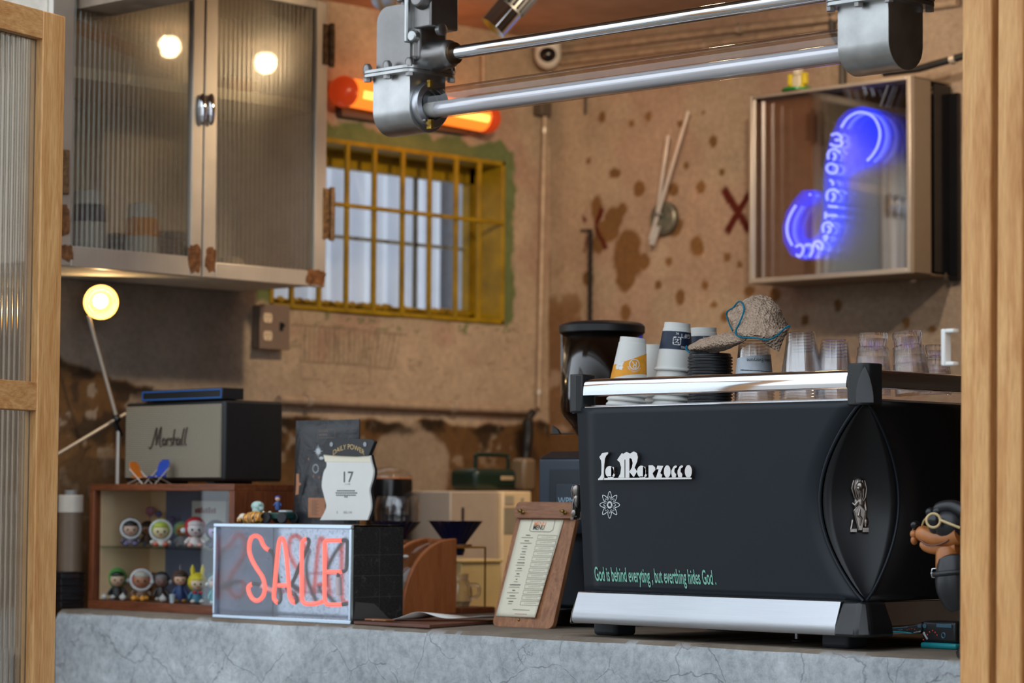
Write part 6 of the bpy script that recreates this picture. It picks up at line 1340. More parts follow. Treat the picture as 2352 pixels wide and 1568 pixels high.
# ---- grinder beside the machine
Yg = 4.60; q = PY(1382, 900, Yg); rg = 99/F_PX*(q-CAM).dot(_F); 
gr = thing('coffee_grinder', 'dark coffee grinder with a large smoked hopper left of the espresso machine', 'grinder', (q.x, Yg, 1.0))
x = N('smoked_plastic'); t_ = x.n('BsdfTransparent'); t_.inputs[0].default_value = (.40, .37, .36, 1); g_ = x.n('BsdfGlossy'); g_.inputs['Roughness'].default_value = .12; lw = x.n('LayerWeight'); lw.inputs[0].default_value = .25; mx_ = x.n('MixShader'); x.l(lw.outputs[1], mx_.inputs[0]); x.l(t_.outputs[0], mx_.inputs[1]); x.l(g_.outputs[0], mx_.inputs[2]); x.l(mx_.outputs[0], x.out.inputs[0]); MAT['smoked'] = x.m
zA, zB_, zC_ = PY(1382, 760, Yg).z, PY(1382, 945, Yg).z, PY(1382, 1000, Yg).z
b = MB(); b.lathe([(rg*.965, zA), (rg*.96, zB_), (rg*.90, zB_-.012), (rg*.35, zC_-.02), (rg*.35, zC_-.05)], (q.x, Yg, 0), 56, caps=False); ob = b.build('hopper', 'smoked', gr); s_ = ob.modifiers.new('t', 'SOLIDIFY'); s_.thickness = .003
zL = PY(1382, 738, Yg).z; b = MB(); b.lathe([(rg*.97, zA-.006), (rg, zA-.004), (rg*1.0, zA+.010), (rg*.97, zA+.014), (rg*.9, zL-.004), (rg*.5, zL), (0, zL)], (q.x, Yg, 0), 56); b.build('hopper_lid', 'black', gr)
b = MB(); b.lathe([(.0, zC_-.04), (rg*.33, zC_-.035), (rg*.80, zB_-.020), (0, zB_-.012)], (q.x, Yg, 0), 40); b.build('coffee_beans', cm('beans', (34, 24, 20), .4), gr)
g0, g1 = PY(1236, 1180, 4.50), PY(1400, 1180, 4.50); zg1 = PY(1280, 1052, 4.50).z
b = MB(); b.box((g0.x, 4.50, 1.04), (g1.x, 4.72, zg1)); b.build('grinder_body', cm('slategrey', (52, 62, 74), .45), gr, bevel=.006)
b = MB(); b.hexa([(g0.x, 4.50, zg1), (g1.x, 4.50, zg1), (g1.x, 4.72, zg1), (g0.x, 4.72, zg1), (g0.x+.02, 4.52, zg1+.016), (g1.x-.02, 4.52, zg1+.016), (g1.x-.02, 4.70, zg1+.016), (g0.x+.02, 4.70, zg1+.016)]); b.build('body_top', 'black', gr, bevel=.002)
b = MB(); b.box((PY(1262, 1100, 4.498).x, 4.496, PY(1262, 1175, 4.498).z-.05), (g1.x-.01, 4.50, PY(1262, 1078, 4.498).z)); b.build('front_recess', cm('slatedark', (36, 44, 54), .5), gr, bevel=.002)
b = MB(); b.box((PY(1279, 1100, 4.49).x, 4.485, PY(1262, 1175, 4.498).z-.05), (g1.x-.02, 4.496, PY(1262, 1110, 4.498).z)); b.build('display_frame', cm('slatemid', (44, 54, 66), .4), gr, bevel=.003)
b = MB(); q2 = PY(1281, 1158, 4.484); b.text('WPM', (q2.x, 4.4845, q2.z), (1, 0, 0), (0, 0, 1), (0, -1, 0), .0235, 0, 'LEFT', .95); b.build('body_lettering', cm('paleblue', (160, 196, 216)), gr, smooth=0)
b = MB(); b.box((g0.x-.0, 4.44, 1.0), (g1.x+.02, 4.74, 1.04)); b.build('grinder_base', 'gloss_black', gr, bevel=.004)
b = MB(); q3 = PY(1268, 996, 4.5); b.prism([(0, .018), (.016, .010), (.024, 0), (0, 0)], q3, (1, 0, 0), (0, 0, 1), (0, -1, 0), -.006, 0); b.tube([(q3.x-.004, 4.5, q3.z), (q3.x+.05, 4.52, q3.z+.001)], .0016, 8); b.build('adjust_lever', 'black', gr)
b = MB(); b.lathe([(rg*.42, zg1+.014), (rg*.42, zC_-.03)], (q.x, Yg, 0), 32); b.build('hopper_neck', 'black', gr)

# ================================================================== RIGHT END: dog figurine, timer box
Ydg = 3.98
def dg(u, v, Y=Ydg): return PY(u, v, Y)
k_ = (dg(2150, 1250)-CAM).dot(_F)/F_PX
dog = thing('dog_statuette', 'black and tan dog statuette in cream rimmed goggles and black collar', 'statuette', tuple(PY(2185, 1380, 4.18)))
MAT['dogtan'] = plain('dog_tan', srgb(176, 110, 58), .35); MAT['dogblack'] = plain('dog_black', (.014, .015, .018), .35)
Yq = 4.115
def g(u, v, dy=0): return tuple(PY(u, v, Yq+dy))
b = MB(); b.tube(smoothpath([g(2110,1219), g(2126,1228), g(2150,1236), g(2180,1236), g(2206,1228)], 5), [.0100, .0120, .0140, .0150, .0158, .0160]+[.0165]*4+[.017]*5+[.018]*6, 20)
b.ball(g(2100, 1226), (.0075, .009, .0085), 16, 10); b.ball(g(2100, 1240), (.0060, .008, .0090), 16, 10); b.tube(smoothpath([g(2118,1246), g(2136,1257), g(2165,1260), g(2200,1256)], 5), [.007, .009, .010]+[.011]*13, 16); b.build('muzzle', 'dogtan', dog)
b = MB(); b.tube(smoothpath([g(2112,1238,-.012), g(2128,1250,-.016), g(2150,1252,-.018), g(2172,1244,-.018), g(2180,1238,-.017)], 5), .0016, 6); b.build('mouth_line', cm('mouthbrown', (96, 52, 30)), dog)
b = MB(); b.ball(g(2102, 1205, -.002), (.0085, .0095, .0080), 18, 12); b.tube([g(2102, 1208), g(2098, 1222)], [.005, .003], 10); b.build('nose', 'gloss_black', dog)
b = MB(); b.ball(g(2184, 1206, .006), (.034, .030, .031), 26, 18); b.ball(g(2154, 1208, -.004), (.018, .017, .018), 18, 12); b.ball(g(2137, 1176, -.006), (.009, .010, .009), 16, 10); b.ball(g(2156, 1174, -.004), (.011, .012, .010), 16, 10); b.tube(smoothpath([g(2150,1176), g(2165,1166), g(2190,1164), g(2215,1176)], 5), [.008, .010, .012]+[.013]*13, 14); b.build('head', 'dogblack', dog)
b = MB(); b.tube(smoothpath([g(2176,1256), g(2180,1290), g(2188,1330)], 5), [.018, .020, .022, .023, .024, .025, .026, .026, .026, .026, .026], 18); b.build('neck', 'dogtan', dog)
b = MB(); b.tube(smoothpath([g(2190,1280,.004), g(2192,1305), g(2196,1350), g(2212,1392, .01)], 5), [.022, .026, .030, .031, .032, .033, .034, .035, .036, .036, .036, .035, .034, .032, .030, .027], 24); b.build('body', 'dogblack', dog)
c_ = Vector(g(2144, 1195, -.036)); gd = (CAM-c_).normalized(); gd = (gd+Vector((-.20, 0, .05))).normalized(); T_ = Matrix.Translation(c_) @ gd.to_track_quat('Z', 'Y').to_matrix().to_4x4()
b = MB(); b.tube([T_ @ Vector((.0125*math.cos(a), .0125*math.sin(a), 0)) for a in [2*PI*i/28 for i in range(28)]], .0026, 10, closed=True); b.tube([Vector(g(2160, 1194, -.036)), Vector(g(2175, 1200, -.034)), Vector(g(2205, 1212, -.024))], .0026, 8); b.tube([Vector(g(2130, 1186, -.034)), Vector(g(2122, 1196, -.022)), Vector(g(2118, 1206, -.010))], .0018, 8); b.build('goggle_rim', cm('goggle', (214, 188, 138), .3), dog)
b = MB(); b.lathe([(.0122, 0), (.008, .003), (0, .004)], n=24, T=T_); b.build('goggle_lens', 'gloss_black', dog)
b = MB(); cc = Vector(g(2192, 1316)); b.tube([cc+Vector((.036*math.cos(a), .036*math.sin(a), .004*math.cos(a))) for a in [2*PI*i/28 for i in range(28)]], .005, 8, closed=True); b.build('collar', 'black', dog)
b = MB(); c3_ = Vector(g(2146, 1316, -.012)); e1, e2 = _rh, Vector((0, 0, 1))
b.tube([c3_+e1*x_+e2*z_ for x_, z_ in ((-.004, -.007), (-.0055, 0), (-.004, .008), (.006, .009), (.0055, .0), (.006, -.008))], .0013, 8, closed=True); b.tube([c3_-e1*.006, c3_+e1*.004], .0012, 6); b.build('buckle', 'chrome', dog)
pq = PY(2238, 1385, Yq+.02); b = MB(); b.lathe([(.032, 0), (.034, .008), (.026, .02), (.028, .05), (.026, .085)], (pq.x, Yq+.02, 1.0), 24); b.build('pedestal', 'dogblack', dog)
# timer box
qa_ = PZ(2112, 1488, 1.0); bx = thing('small_timer_box', 'small black gadget box with red dots on a turquoise base at the right end', 'gadget', (qa_.x+.03, qa_.y+.03, 1.0))
h1, h2 = PY(2112, 1474, qa_.y).z-1.0, PY(2115, 1425, qa_.y).z-1.0
b = MB(); b.box((qa_.x, qa_.y, 1.0), (qa_.x+.085, qa_.y+.06, 1.0+h1)); b.build('base', cm('tealbase', (30, 150, 160), .4), bx, bevel=.005, seg=3)
b = MB(); b.box((qa_.x+.003, qa_.y+.003, 1.0+h1), (qa_.x+.083, qa_.y+.057, 1.0+h2)); b.build('body', 'black', bx, bevel=.006, seg=3)
def bp_(u, v): return PY(u, v, qa_.y+.0025)
b = MB()
for u, v in ((2130,1457),(2135,1451),(2142,1448),(2148,1452),(2152,1458),(2121,1469)): q = bp_(u, v); b.ball(tuple(q), (.0017, .0008, .0017), 8, 6)
b.build('red_dots', cm('reddot', (226, 80, 60)), bx)
b = MB(); q = bp_(2124, 1437); b.lathe([(.0045, -.0006), (.0045, 0)], tuple(q), 20, 'Y'); q = bp_(2167, 1459); b.tube([(q.x+.004*math.cos(a), q.y, q.z+.005*math.sin(a)) for a in [2*PI*i/20 for i in range(20)]], .0014, 6, closed=True); q = bp_(2151, 1440); b.box((q.x, q.y-.0005, q.z), (q.x+.035, q.y, q.z+.007)); b.build('blue_marks', cm('slateblue', (70, 110, 130)), bx)
b = MB(); q, q1 = bp_(2122, 1454), bp_(2129, 1466); b.tube([q, q1], .0020, 8); b.ball(tuple(q), (.003, .001, .003), 10, 6); b.ball(tuple(q1), (.0025, .001, .0025), 10, 6); b.build('grey_mark', cm('palemark', (190, 196, 200)), bx)
# ================================================================== LEFT WALL: cupboard, outlet, pipes, orange light
XC = -5.35; ya = 3.895; ybk = PX(750, 400, XC).y; zc0 = 1.846; zc1 = 2.615
cup = thing('wall_cupboard', 'worn metal wall cupboard with two reeded glass doors, rusty corners', 'cupboard', ((XW+XC)/2, (ya+ybk)/2, zc0))
MAT['reedcup'] = None
x = N('reeded_cupboard_glass'); g_ = x.n('BsdfGlass'); g_.inputs['Color'].default_value = (.93, .92, .88, 1); g_.inputs['IOR'].default_value = 1.33; g_.inputs['Roughness'].default_value = .06
t_ = x.n('BsdfTransparent'); t_.inputs[0].default_value = (.94, .92, .88, 1); m1_ = x.n('MixShader'); m1_.inputs[0].default_value = .78; x.l(g_.outputs[0], m1_.inputs[1]); x.l(t_.outputs[0], m1_.inputs[2]); gg = x.n('BsdfGlossy'); gg.inputs['Roughness'].default_value = .22; m2_ = x.n('MixShader'); m2_.inputs[0].default_value = .13; x.l(m1_.outputs[0], m2_.inputs[1]); x.l(gg.outputs[0], m2_.inputs[2]); x.l(m2_.outputs[0], x.out.inputs[0]); MAT['reedcup'] = x.m
MAT['sheen'] = clear('flat_front_glass', (.99, .99, .98), 1.5, 1.1, .03)
MAT['cupin'] = plain('cupboard_inside', srgb(222, 212, 196), .8)
b = MB(); b.box((XW+.002, ya, zc0+.006), (XC-.022, ybk-.004, zc0+.014)); b.box((XW+.002, ya, zc1-.01), (XC-.022, ybk-.004, zc1)); b.box((XW+.002, ya, zc0+.006), (XC-.022, ya+.006, zc1)); b.box((XW+.002, ybk-.010, zc0+.006), (XC-.022, ybk-.004, zc1)); b.box((XW+.002, ya, zc0+.006), (XW+.008, ybk-.004, zc1)); b.build('carcass', 'cupin', cup)
b = MB(); zsh = PX(600, 235, XC-.12).z; b.box((XW+.01, ya+.008, zsh-.022), (XC-.032, ybk-.012, zsh+.006)); b.build('shelf', cm('shelfcream', (236, 224, 196)), cup)
uL0, uL1, uR0, uR1 = 132, 466, 468.5, 750
def cupdoor(u0, u1, g0, g1, vb, side):
    yA, yB = (PX(u0, 400, XC).y if u0 > 140 else ya), PX(u1, 400, XC).y; yG0, yG1 = PX(g0, 400, XC).y, PX(g1, 400, XC).y
    z0_ = PX((g0+g1)/2, vb, XC).z; z1_ = PX(700, 14, XC).z
    d = bpy.data.objects.new('door', None); COL.objects.link(d); d.parent = cup; d.location = Vector((XC, yA, zc0))-wloc(cup)
    for (aa, bb, zz0, zz1, nm) in ((yA, yG0, zc0, zc1, 'stile'), (yG1, yB, zc0, zc1, 'stile'), (yG0, yG1, zc0, z0_, 'rail'), (yG0, yG1, z1_, zc1, 'rail')):
        b = MB(); b.box((XC-.020, aa, zz0), (XC, bb, zz1)); b.build(nm, 'alu', d, bevel=.0025)
    b = MB(); reeded(b, Vector((XC-.013, yG0, 0)), Vector((0, 1, 0)), Vector((1, 0, 0)), yG1-yG0, z0_, z1_, .0153, .0030, .003); b.build('reeded_pane', 'reedcup', d)
    b = MB(); b.box((XC-.008, yG0, z0_), (XC-.0072, yG1, z1_)); b.build('glass_front', 'sheen', d)
    return d, yA, yB, yG0, yG1, z0_
dL = cupdoor(uL0, uL1, 166, 440, 576, 0); dR = cupdoor(uR0, uR1, 498, 724, 612, 1)
for (u, v, d) in ((460, 252, dL[0]), (479, 252, dR[0])):
    q = PX(u, v, XC); b = MB(); b.ball((XC+.010, q.y, q.z), (.011, .0115, .040), 20, 14); b.tube([(XC+.010, q.y+.0105*math.cos(a), q.z+.038*math.sin(a)) for a in [2*PI*i/28 for i in range(28)]], .0035, 8, closed=True); b.build('handle', 'chrome', d)
def rustpatch(u0, u1, v0, v1, par, X=XC):
    a, c_ = PX(u0, v1, X), PX(u1, v0, X); n = 22; pts = []
    for i in range(n):
        t = 2*PI*i/n; r = 1-.28*random.random(); pts.append(((a.y+c_.y)/2+(c_.y-a.y)/2*r*math.copysign(abs(math.cos(t))**.6, math.cos(t)), (a.z+c_.z)/2+(c_.z-a.z)/2*r*math.copysign(abs(math.sin(t))**.6, math.sin(t))))
    b = MB(); b.prism(pts, (X, 0, 0), (0, 1, 0), (0, 0, 1), (1, 0, 0), .0, .0016); b.build('rust_patch', 'rust', par)
rustpatch(700, 750, 618, 656, dR[0]); rustpatch(470, 498, 565, 630, dR[0]); rustpatch(428, 464, 560, 628, dL[0]); rustpatch(135, 170, 560, 600, dL[0]); rustpatch(134, 162, 470, 545, dL[0])
MAT['hinge'] = plain('corroded_hinge', srgb(120, 92, 64), .6, .5, .4, .5, 70, .5)
for (u, v0, v1, mt) in ((757, 60, 148, 'hinge'), (757, 435, 548, 'hinge')):
    a, c_ = PX(u-16, v1, XC), PX(u+12, v0, XC); b = MB(); b.box((XC+.0, a.y, a.z), (XC+.003, (a.y+c_.y)/2, c_.z)); b.cyl((XC+.006, (a.y+c_.y)/2+.006, a.z-.004), (XC+.006, (a.y+c_.y)/2+.006, c_.z+.004), .0075, n=14)
    b.box((XC-.01, (a.y+c_.y)/2+.006, a.z+.01), (XC+.002, c_.y, c_.z-.01)); b.build('hinge', mt, dR[0])
b = MB(); a, c_ = PX(132, 445, XC), PX(157, 345, XC); b.box((XC, a.y, a.z), (XC+.008, c_.y, c_.z)); b.build('hinge', 'hinge', dL[0], bevel=.003)
# things inside the cupboard
def cupitem(u, v0, v1, X, r_px, mat, name, label, cat, z0_, group=None, band=None):
    q = PX(u, v0, X); k = (q-CAM).dot(_F)/F_PX; r = r_px*k; h = (v0-v1)*k; t = thing(name, label, cat, (X, q.y, z0_), 0, group); b = MB(); b.lathe([(r*1.0, 0), (r*1.02, .004), (r*.78, h), (0, h)], n=28); b.build('cup_body', mat, t, local=True)
    if band: b = MB(); b.lathe([(r*.97, h*.35), (r*.86, h*.72)], n=28, caps=False); b.build('sleeve_print', band, t, local=True)
    return t
zi = zc0+.0145
for k in range(4):
    t = cupitem(203, 500, 390, XC-.085, 42, 'white', 'paper_cup', ['white cup with a dark band at the lower left inside the cupboard'][0] if k == 3 else 'white paper cup nested in the stack at the lower left in the cupboard', 'cup', zi+k*.022, None if k == 3 else 'paper cups nested inside the cupboard', 'navy' if k == 3 else None)
for k in range(3): cupitem(325, 560, 445, XC-.085, 40, 'white', 'paper_cup', 'white cup with an orange band inside the cupboard' if k == 2 else 'white paper cup under the orange banded one inside the cupboard', 'cup', zi+k*.02, None if k == 2 else 'paper cups under the orange banded one inside the cupboard', 'orange' if k == 2 else None)
for (u, w, n_) in ((262, 40, 5), (385, 44, 6)):
    for k in range(n_):
        q = PX(u, 500, XC-.19); b = MB(); kk = (q-CAM).dot(_F)/F_PX; b.lathe([(w*kk, 0), (w*kk, .014), (w*kk*.9, .018), (0, .018)], (q.x, q.y, zi+k*.0195), 28)
        solo(b, 'dark_bowl', 'dark bowl in the %s pile inside the cupboard' % ('left' if u < 300 else 'right'), 'bowl', 'black', (q.x, q.y, zi+k*.0195), 'dark bowls in the %s pile inside the cupboard' % ('left' if u < 300 else 'right'))
q = PX(530, 600, XC-.12); b = MB(); b.lathe([(.052, 0), (.050, .02), (.03, .055), (0, .06)], (q.x, q.y, zi), 30); solo(b, 'pale_bowl', 'pale upturned bowl behind the right cupboard door', 'bowl', cm('palebowl', (214, 200, 180)), (q.x, q.y, zi))
zsh2 = zsh+.0065
q0, q1 = PX(170, 200, XC-.12), PX(400, 200, XC-.12); bxx = thing('striped_carton', 'white carton with an ochre diagonal stripe on the cupboard shelf', 'box', ((XC-.2), (q0.y+q1.y)/2, zsh2))
b = MB(); b.box((XC-.26, q0.y, zsh2), (XC-.12, q1.y, zsh2+.14)); b.build('carton_body', cm('cartoncream', (206, 196, 176)), bxx, bevel=.001)
b = MB(); b.hexa([(XC-.121, q0.y, zsh2+.10), (XC-.118, q0.y, zsh2+.10), (XC-.118, q1.y, zsh2+.03), (XC-.121, q1.y, zsh2+.03), (XC-.121, q0.y, zsh2+.135), (XC-.118, q0.y, zsh2+.135), (XC-.118, q1.y, zsh2+.065), (XC-.121, q1.y, zsh2+.065)]); b.build('ochre_stripe', cm('ochrestripe', (200, 130, 30)), bxx)
q = PX(550, 200, XC-.14); b = MB(); b.box((XC-.24, q.y-.05, zsh2), (XC-.12, q.y+.06, zsh2+.05)); solo(b, 'brown_carton', 'small tan carton on the cupboard shelf behind the right door', 'box', cm('tanbox', (190, 140, 90)), (XC-.18, q.y, zsh2), bevel=.001)

# socket box
a, c_ = PX(596, 800, XW+.04), PX(666, 702, XW+.04); sk = thing('socket_box', 'grey steel socket and switch box on the wall under the window', 'socket', (XW+.02, (a.y+c_.y)/2, a.z))
b = MB(); b.box((XW+.005, a.y+.004, a.z+.003), (XW+.036, c_.y-.004, c_.z-.003)); b.build('back_box', cm('boxgrey', (120, 106, 96), .4), sk, bevel=.002)
b = MB(); b.box((XW+.036, a.y, a.z), (XW+.040, c_.y, c_.z)); b.build('cover_plate', cm('plategrey', (128, 110, 98), .35), sk, bevel=.001)
for v in (730, 771):
    q = PX(614, v, XW+.04); b = MB(); b.prism([(x_*.0155, z_*.0155) for x_, z_ in [(-.75, -.85), (.75, -.85), (1, -.4), (1, .4), (.75, .85), (-.75, .85), (-1, .4), (-1, -.4)]], (XW+.040, q.y, q.z), (0, 1, 0), (0, 0, 1), (1, 0, 0), 0, .003); o_ = b.build('socket_face', cm('ivory', (226, 206, 180)), sk)
    b = MB(); b.box((XW+.0428, q.y-.007, q.z+.0), (XW+.0436, q.y-.005, q.z+.007)); b.box((XW+.0428, q.y+.005, q.z+.0), (XW+.0436, q.y+.007, q.z+.007)); b.ball((XW+.043, q.y, q.z-.007), (.0006, .002, .002), 8, 6); b.build('socket_slot', 'black', o_)
q = PX(646, 750, XW+.04); b = MB(); b.box((XW+.040, q.y-.006, q.z-.012), (XW+.042, q.y+.006, q.z+.012)); b.box((XW+.042, q.y-.004, q.z-.002), (XW+.052, q.y+.004, q.z+.008)); b.build('toggle_switch', 'black', sk)

# conduits (each run a thing)
MAT['pipe'] = plain('painted_conduit', srgb(176, 156, 136), .5, .2, .5, .2, 30)
def conduit(pts, r, label, mat='pipe', clips=(), name='wall_conduit'):
    t = thing(name, label, 'pipe', tuple(Vector(pts[0]))); b = MB(); b.tube(pts, r, 14); b.build('conduit', mat, t)
    for c_ in clips:
        c_ = Vector(c_); d = (Vector(pts[-1])-Vector(pts[0])).normalized(); b = MB(); b.tube([c_-d*.008, c_+d*.008], r*1.35, 14); b.build('clip', 'alu', t)
    return t
conduit([PX(1251, 268, XW+.016), PX(1237, 935, XW+.016)], .0085, 'vertical metal conduit running down the corner of the room', 'pipe', [PX(1250, 300, XW+.016), PX(1238, 900, XW+.016)])
conduit([PX(640, 918, XW+.02), PX(1222, 943, XW+.02)], .013, 'horizontal conduit along the window wall above the bare band', 'pipe', [PX(708, 921, XW+.02), PX(1040, 935, XW+.02)])
q = PX(1248, 250, XW+.02); b = MB(); b.box((XW+.003, q.y-.028, q.z-.022), (XW+.04, q.y+.018, q.z+.022)); solo(b, 'junction_box', 'small dark junction box at the top of the corner conduit', 'box', cm('jbox', (90, 80, 72), .5), (XW+.02, q.y, q.z-.022), bevel=.003)
conduit([PX(1110, 120, XW+.012), PX(1110, 195, XW+.012)], .008, 'short vertical conduit above the orange light')
b = MB(); b.box((XW+.002, PX(1102, 270, XW).y, PX(1100, 285, XW).z), (XW+.03, PX(1120, 270, XW).y, PX(1100, 195, XW).z))
conduit([PY(1275, 118, YB-.02), PY(1560, 82, YB-.02), PY(1905, 42, YB-.02), PY(2200, 5, YB-.02)], .012, 'grey conduit under the ceiling on the back wall, upper of two', 'pipe', [PY(1700, 65, YB-.02)])
conduit([PY(1290, 142, YB-.018), PY(1600, 105, YB-.018), PY(1906, 62, YB-.018)], .010, 'grey conduit under the ceiling on the back wall, lower of two', 'pipe', [PY(1620, 102, YB-.018)])
conduit([PY(1345, 218, YB-.012), PY(1345, 262, YB-.012)], .004, 'short dark cable stub on the back wall by the corner', 'black')
conduit([PY(1910, 30, YB-.022), PY(1912, 75, YB-.022), PY(1935, 115, YB-.022), PY(1935, 220, YB-.022)], .010, 'dark conduit bend dropping behind the blue neon case', cm('pipedark', (70, 66, 62), .5))
conduit([PY(2030, 168, YB-.14), PY(2110, 158, YB-.14), PY(2230, 124, YB-.14)], .010, 'black pipe running above the blue neon case', 'black', [PY(2190, 136, YB-.14)])

# security camera
Ysc = YB-.09; q = PY(1258, 125, Ysc); k = (q-CAM).dot(_F)/F_PX
sc_ = thing('security_camera', 'white dome security camera with a black eye under the ceiling corner', 'camera', tuple(q))
b = MB(); b.ball((q.x, q.y, q.z), (31*k, 31*k, 34*k), 24, 16); b.lathe([(31*k, 0), (30*k, 36*k), (0, 37*k)], tuple(q), 24); b.build('housing', 'whiteplastic', sc_)
b = MB(); dv_ = (CAM-q).normalized(); e_ = q+dv_*14*k; b.ball(tuple(e_), (22*k, 22*k, 22*k), 20, 14); b.build('lens_ball', 'gloss_black', sc_)
b = MB(); b.lathe([(36*k, 36*k), (36*k, 44*k)], tuple(q), 24); b.build('mount_plate', 'black', sc_)

# orange tube light on the window wall
a, c_ = PX(790, 210, XW+.07), PX(1118, 272, XW+.07)
ol = thing('orange_tube_light', 'glowing orange glass tube light with round red end caps above the window', 'wall light', (XW+.07, (a.y+c_.y)/2, (a.z+c_.z)/2))
zm = (a.z+c_.z)/2; 
MAT['orangeglow'] = glow('orange_glow', (1.0, .20, .02), 1.5, (.6, .1, .02)); MAT['orangehot'] = glow('orange_core', (1.0, .46, .08), 3.0); MAT['redcap'] = glow('red_orange_cap', (.9, .07, .01), .28, (.42, .05, .015), .25)
k = (a-CAM).dot(_F)/F_PX; rt_ = 33*k
b = MB(); b.tube([(XW+.07, a.y+.02, a.z), (XW+.07, c_.y-.02, c_.z)], rt_, 24); b.build('glass_sleeve', 'orangeglow', ol)
b = MB(); b.tube([(XW+.07+rt_*.72, a.y+.04, a.z-.006), (XW+.07+rt_*.72, c_.y-.03, c_.z-.006)], rt_*.36, 12); b.build('inner_tube', 'orangehot', ol)
for q in (a, c_): b = MB(); b.ball((XW+.07, q.y, q.z), (rt_*1.12, rt_*1.0, rt_*1.12), 24, 16); b.build('end_cap', 'redcap', ol)
b = MB(); b.box((XW+.002, a.y+.03, zm-.055), (XW+.03, c_.y-.03, zm-.020)); b.box((XW+.002, (a.y+c_.y)/2-.03, zm-.02), (XW+.05, (a.y+c_.y)/2+.03, zm+.01)); b.build('wall_bracket', cm('brkt', (84, 76, 74), .5), ol)
lamp('orange_light', (XW+.16, (a.y+c_.y)/2, zm), .5, (1, .35, .1), .01)

# ================================================================== BACK WALL: clock, neon case, hanging strap
hub = PY(1521, 500, YB-.02); k = (hub-CAM).dot(_F)/F_PX
ck_ = thing('wall_clock', 'bare wall clock, two long silver hands on a round grey movement', 'clock', tuple(hub))
b = MB(); b.lathe([(38*k, .016), (38*k, .0), (34*k, -.004), (0, -.004)], (hub.x, YB-.018, hub.z), 32, 'Y'); b.build('movement', brushed('dull_clock_disc', (.20, .20, .17), .45, 'N', .5, 30, .6), ck_)
def hand(nm, u0, v0, u1, v1, w0, w1, d):
    p0, p1 = PY(u0, v0, YB-.03-d), PY(u1, v1, YB-.03-d); ax = (p1-p0); L = ax.length; ax.normalize(); sd = Vector((ax.z, 0, -ax.x))
    b = MB(); b.prism([(0, -w0), (L, -w1), (L, w1), (0, w0)], p0, ax, sd, (0, -1, 0), 0, .003); b.build(nm, 'steel2', ck_, bevel=.001)
MAT['steel2'] = plain('silver_hand', (.62, .62, .64), .35, .35)
hand('minute_hand', 1494, 552, 1581, 255, .0075, .0042, .010); hand('hour_hand', 1508, 505, 1535, 310, .006, .0055, .003)
b = MB(); q = PY(1511, 492, YB-.045); b.lathe([(.0055, -.006), (.0055, .016)], tuple(q), 16, 'Y'); b.build('hub_pin', 'steel', ck_)
b = MB(); q0, q1 = PY(1497, 560, YB-.032), PY(1512, 520, YB-.032); b.tube([q0, q1], [.010, .009], 10); b.build('counterweight', 'steel2', ck_)

# hanging black strap
b = MB()
for i in range(22):
    q = PY(1356-i*.05, 535+i*9.6, YB-.018); b.tube([(q.x+.006*math.cos(a), YB-.018+(.004*math.sin(a) if i % 2 else 0), q.z+(.0 if i % 2 else 0)+.0095*math.sin(a)) for a in [2*PI*j/12 for j in range(12)]], .0034, 6, closed=True)
hk = thing('hanging_chain', 'black chain hanging down the back wall beside the hopper', 'chain', tuple(PY(1355, 735, YB-.018))); b.build('links', 'black', hk)
b = MB(); q = PY(1350, 528, YB-.014); b.tube([(q.x-.03, YB-.012, q.z+.002), (q.x+.012, YB-.012, q.z)], .003, 8); b.tube([(q.x+.004, YB-.02, q.z), (q.x+.004, YB, q.z)], .003, 8); b.build('wall_hook', 'pipedark', hk)

# blue neon mirror case
nf = YB-.19; N0, N1 = PY(1722, 400, nf).x, PY(2093, 400, nf).x; nz0, nz1 = 1.891, 2.419
nc = thing('blue_neon_mirror_case', 'metal framed mirror case with a blue neon sign glowing inside', 'sign', ((N0+N1)/2, YB-.1, nz0))
fw_ = .010
for (a0_, a1_) in (((N0, nz0), (N0+fw_, nz1)), ((N1-fw_*1.3, nz0), (N1, nz1)), ((N0+fw_, nz1-fw_), (N1-fw_*1.3, nz1)), ((N0+fw_, nz0), (N1-fw_*1.3, nz0+fw_*1.4))):
    b = MB(); b.box((a0_[0], nf-.004, a0_[1]), (a1_[0], nf+.014, a1_[1])); b.build('front_frame', 'alu', nc, bevel=.002)
b = MB(); b.box((N0, nf+.014, nz0), (N0+.004, YB-.01, nz1)); b.box((N1-.004, nf+.014, nz0), (N1, YB-.10, nz1)); b.box((N0, nf+.014, nz1-.004), (N1, YB-.01, nz1)); b.box((N0, nf+.014, nz0), (N1, YB-.01, nz0+.004)); b.build('side_casing', cm('caseside', (132, 116, 98), .45), nc, bevel=.001)
b = MB(); b.box((N1, nf+.10, nz0+.01), (N1+.004, YB-.012, nz1-.01)); b.box((N1, nf+.17, nz0-.01), (N1+.03, YB-.005, nz1-.03)); b.build('side_window', 'gloss_black', nc)
MAT['halfmirror'] = None
x = N('half_mirror'); t_ = x.n('BsdfTransparent'); t_.inputs[0].default_value = (.95, .95, .97, 1); g_ = x.n('BsdfGlossy'); g_.inputs[0].default_value = (.82, .80, .80, 1); g_.inputs['Roughness'].default_value = .0; mx_ = x.n('MixShader'); mx_.inputs[0].default_value = .42; x.l(t_.outputs[0], mx_.inputs[1]); x.l(g_.outputs[0], mx_.inputs[2]); x.l(mx_.outputs[0], x.out.inputs[0]); MAT['halfmirror'] = x.m
x = N('back_mirror'); g_ = x.n('BsdfGlossy'); g_.inputs[0].default_value = (.84, .86, .90, 1); g_.inputs['Roughness'].default_value = .0; x.l(g_.outputs[0], x.out.inputs[0]); MAT['backmirror'] = x.m
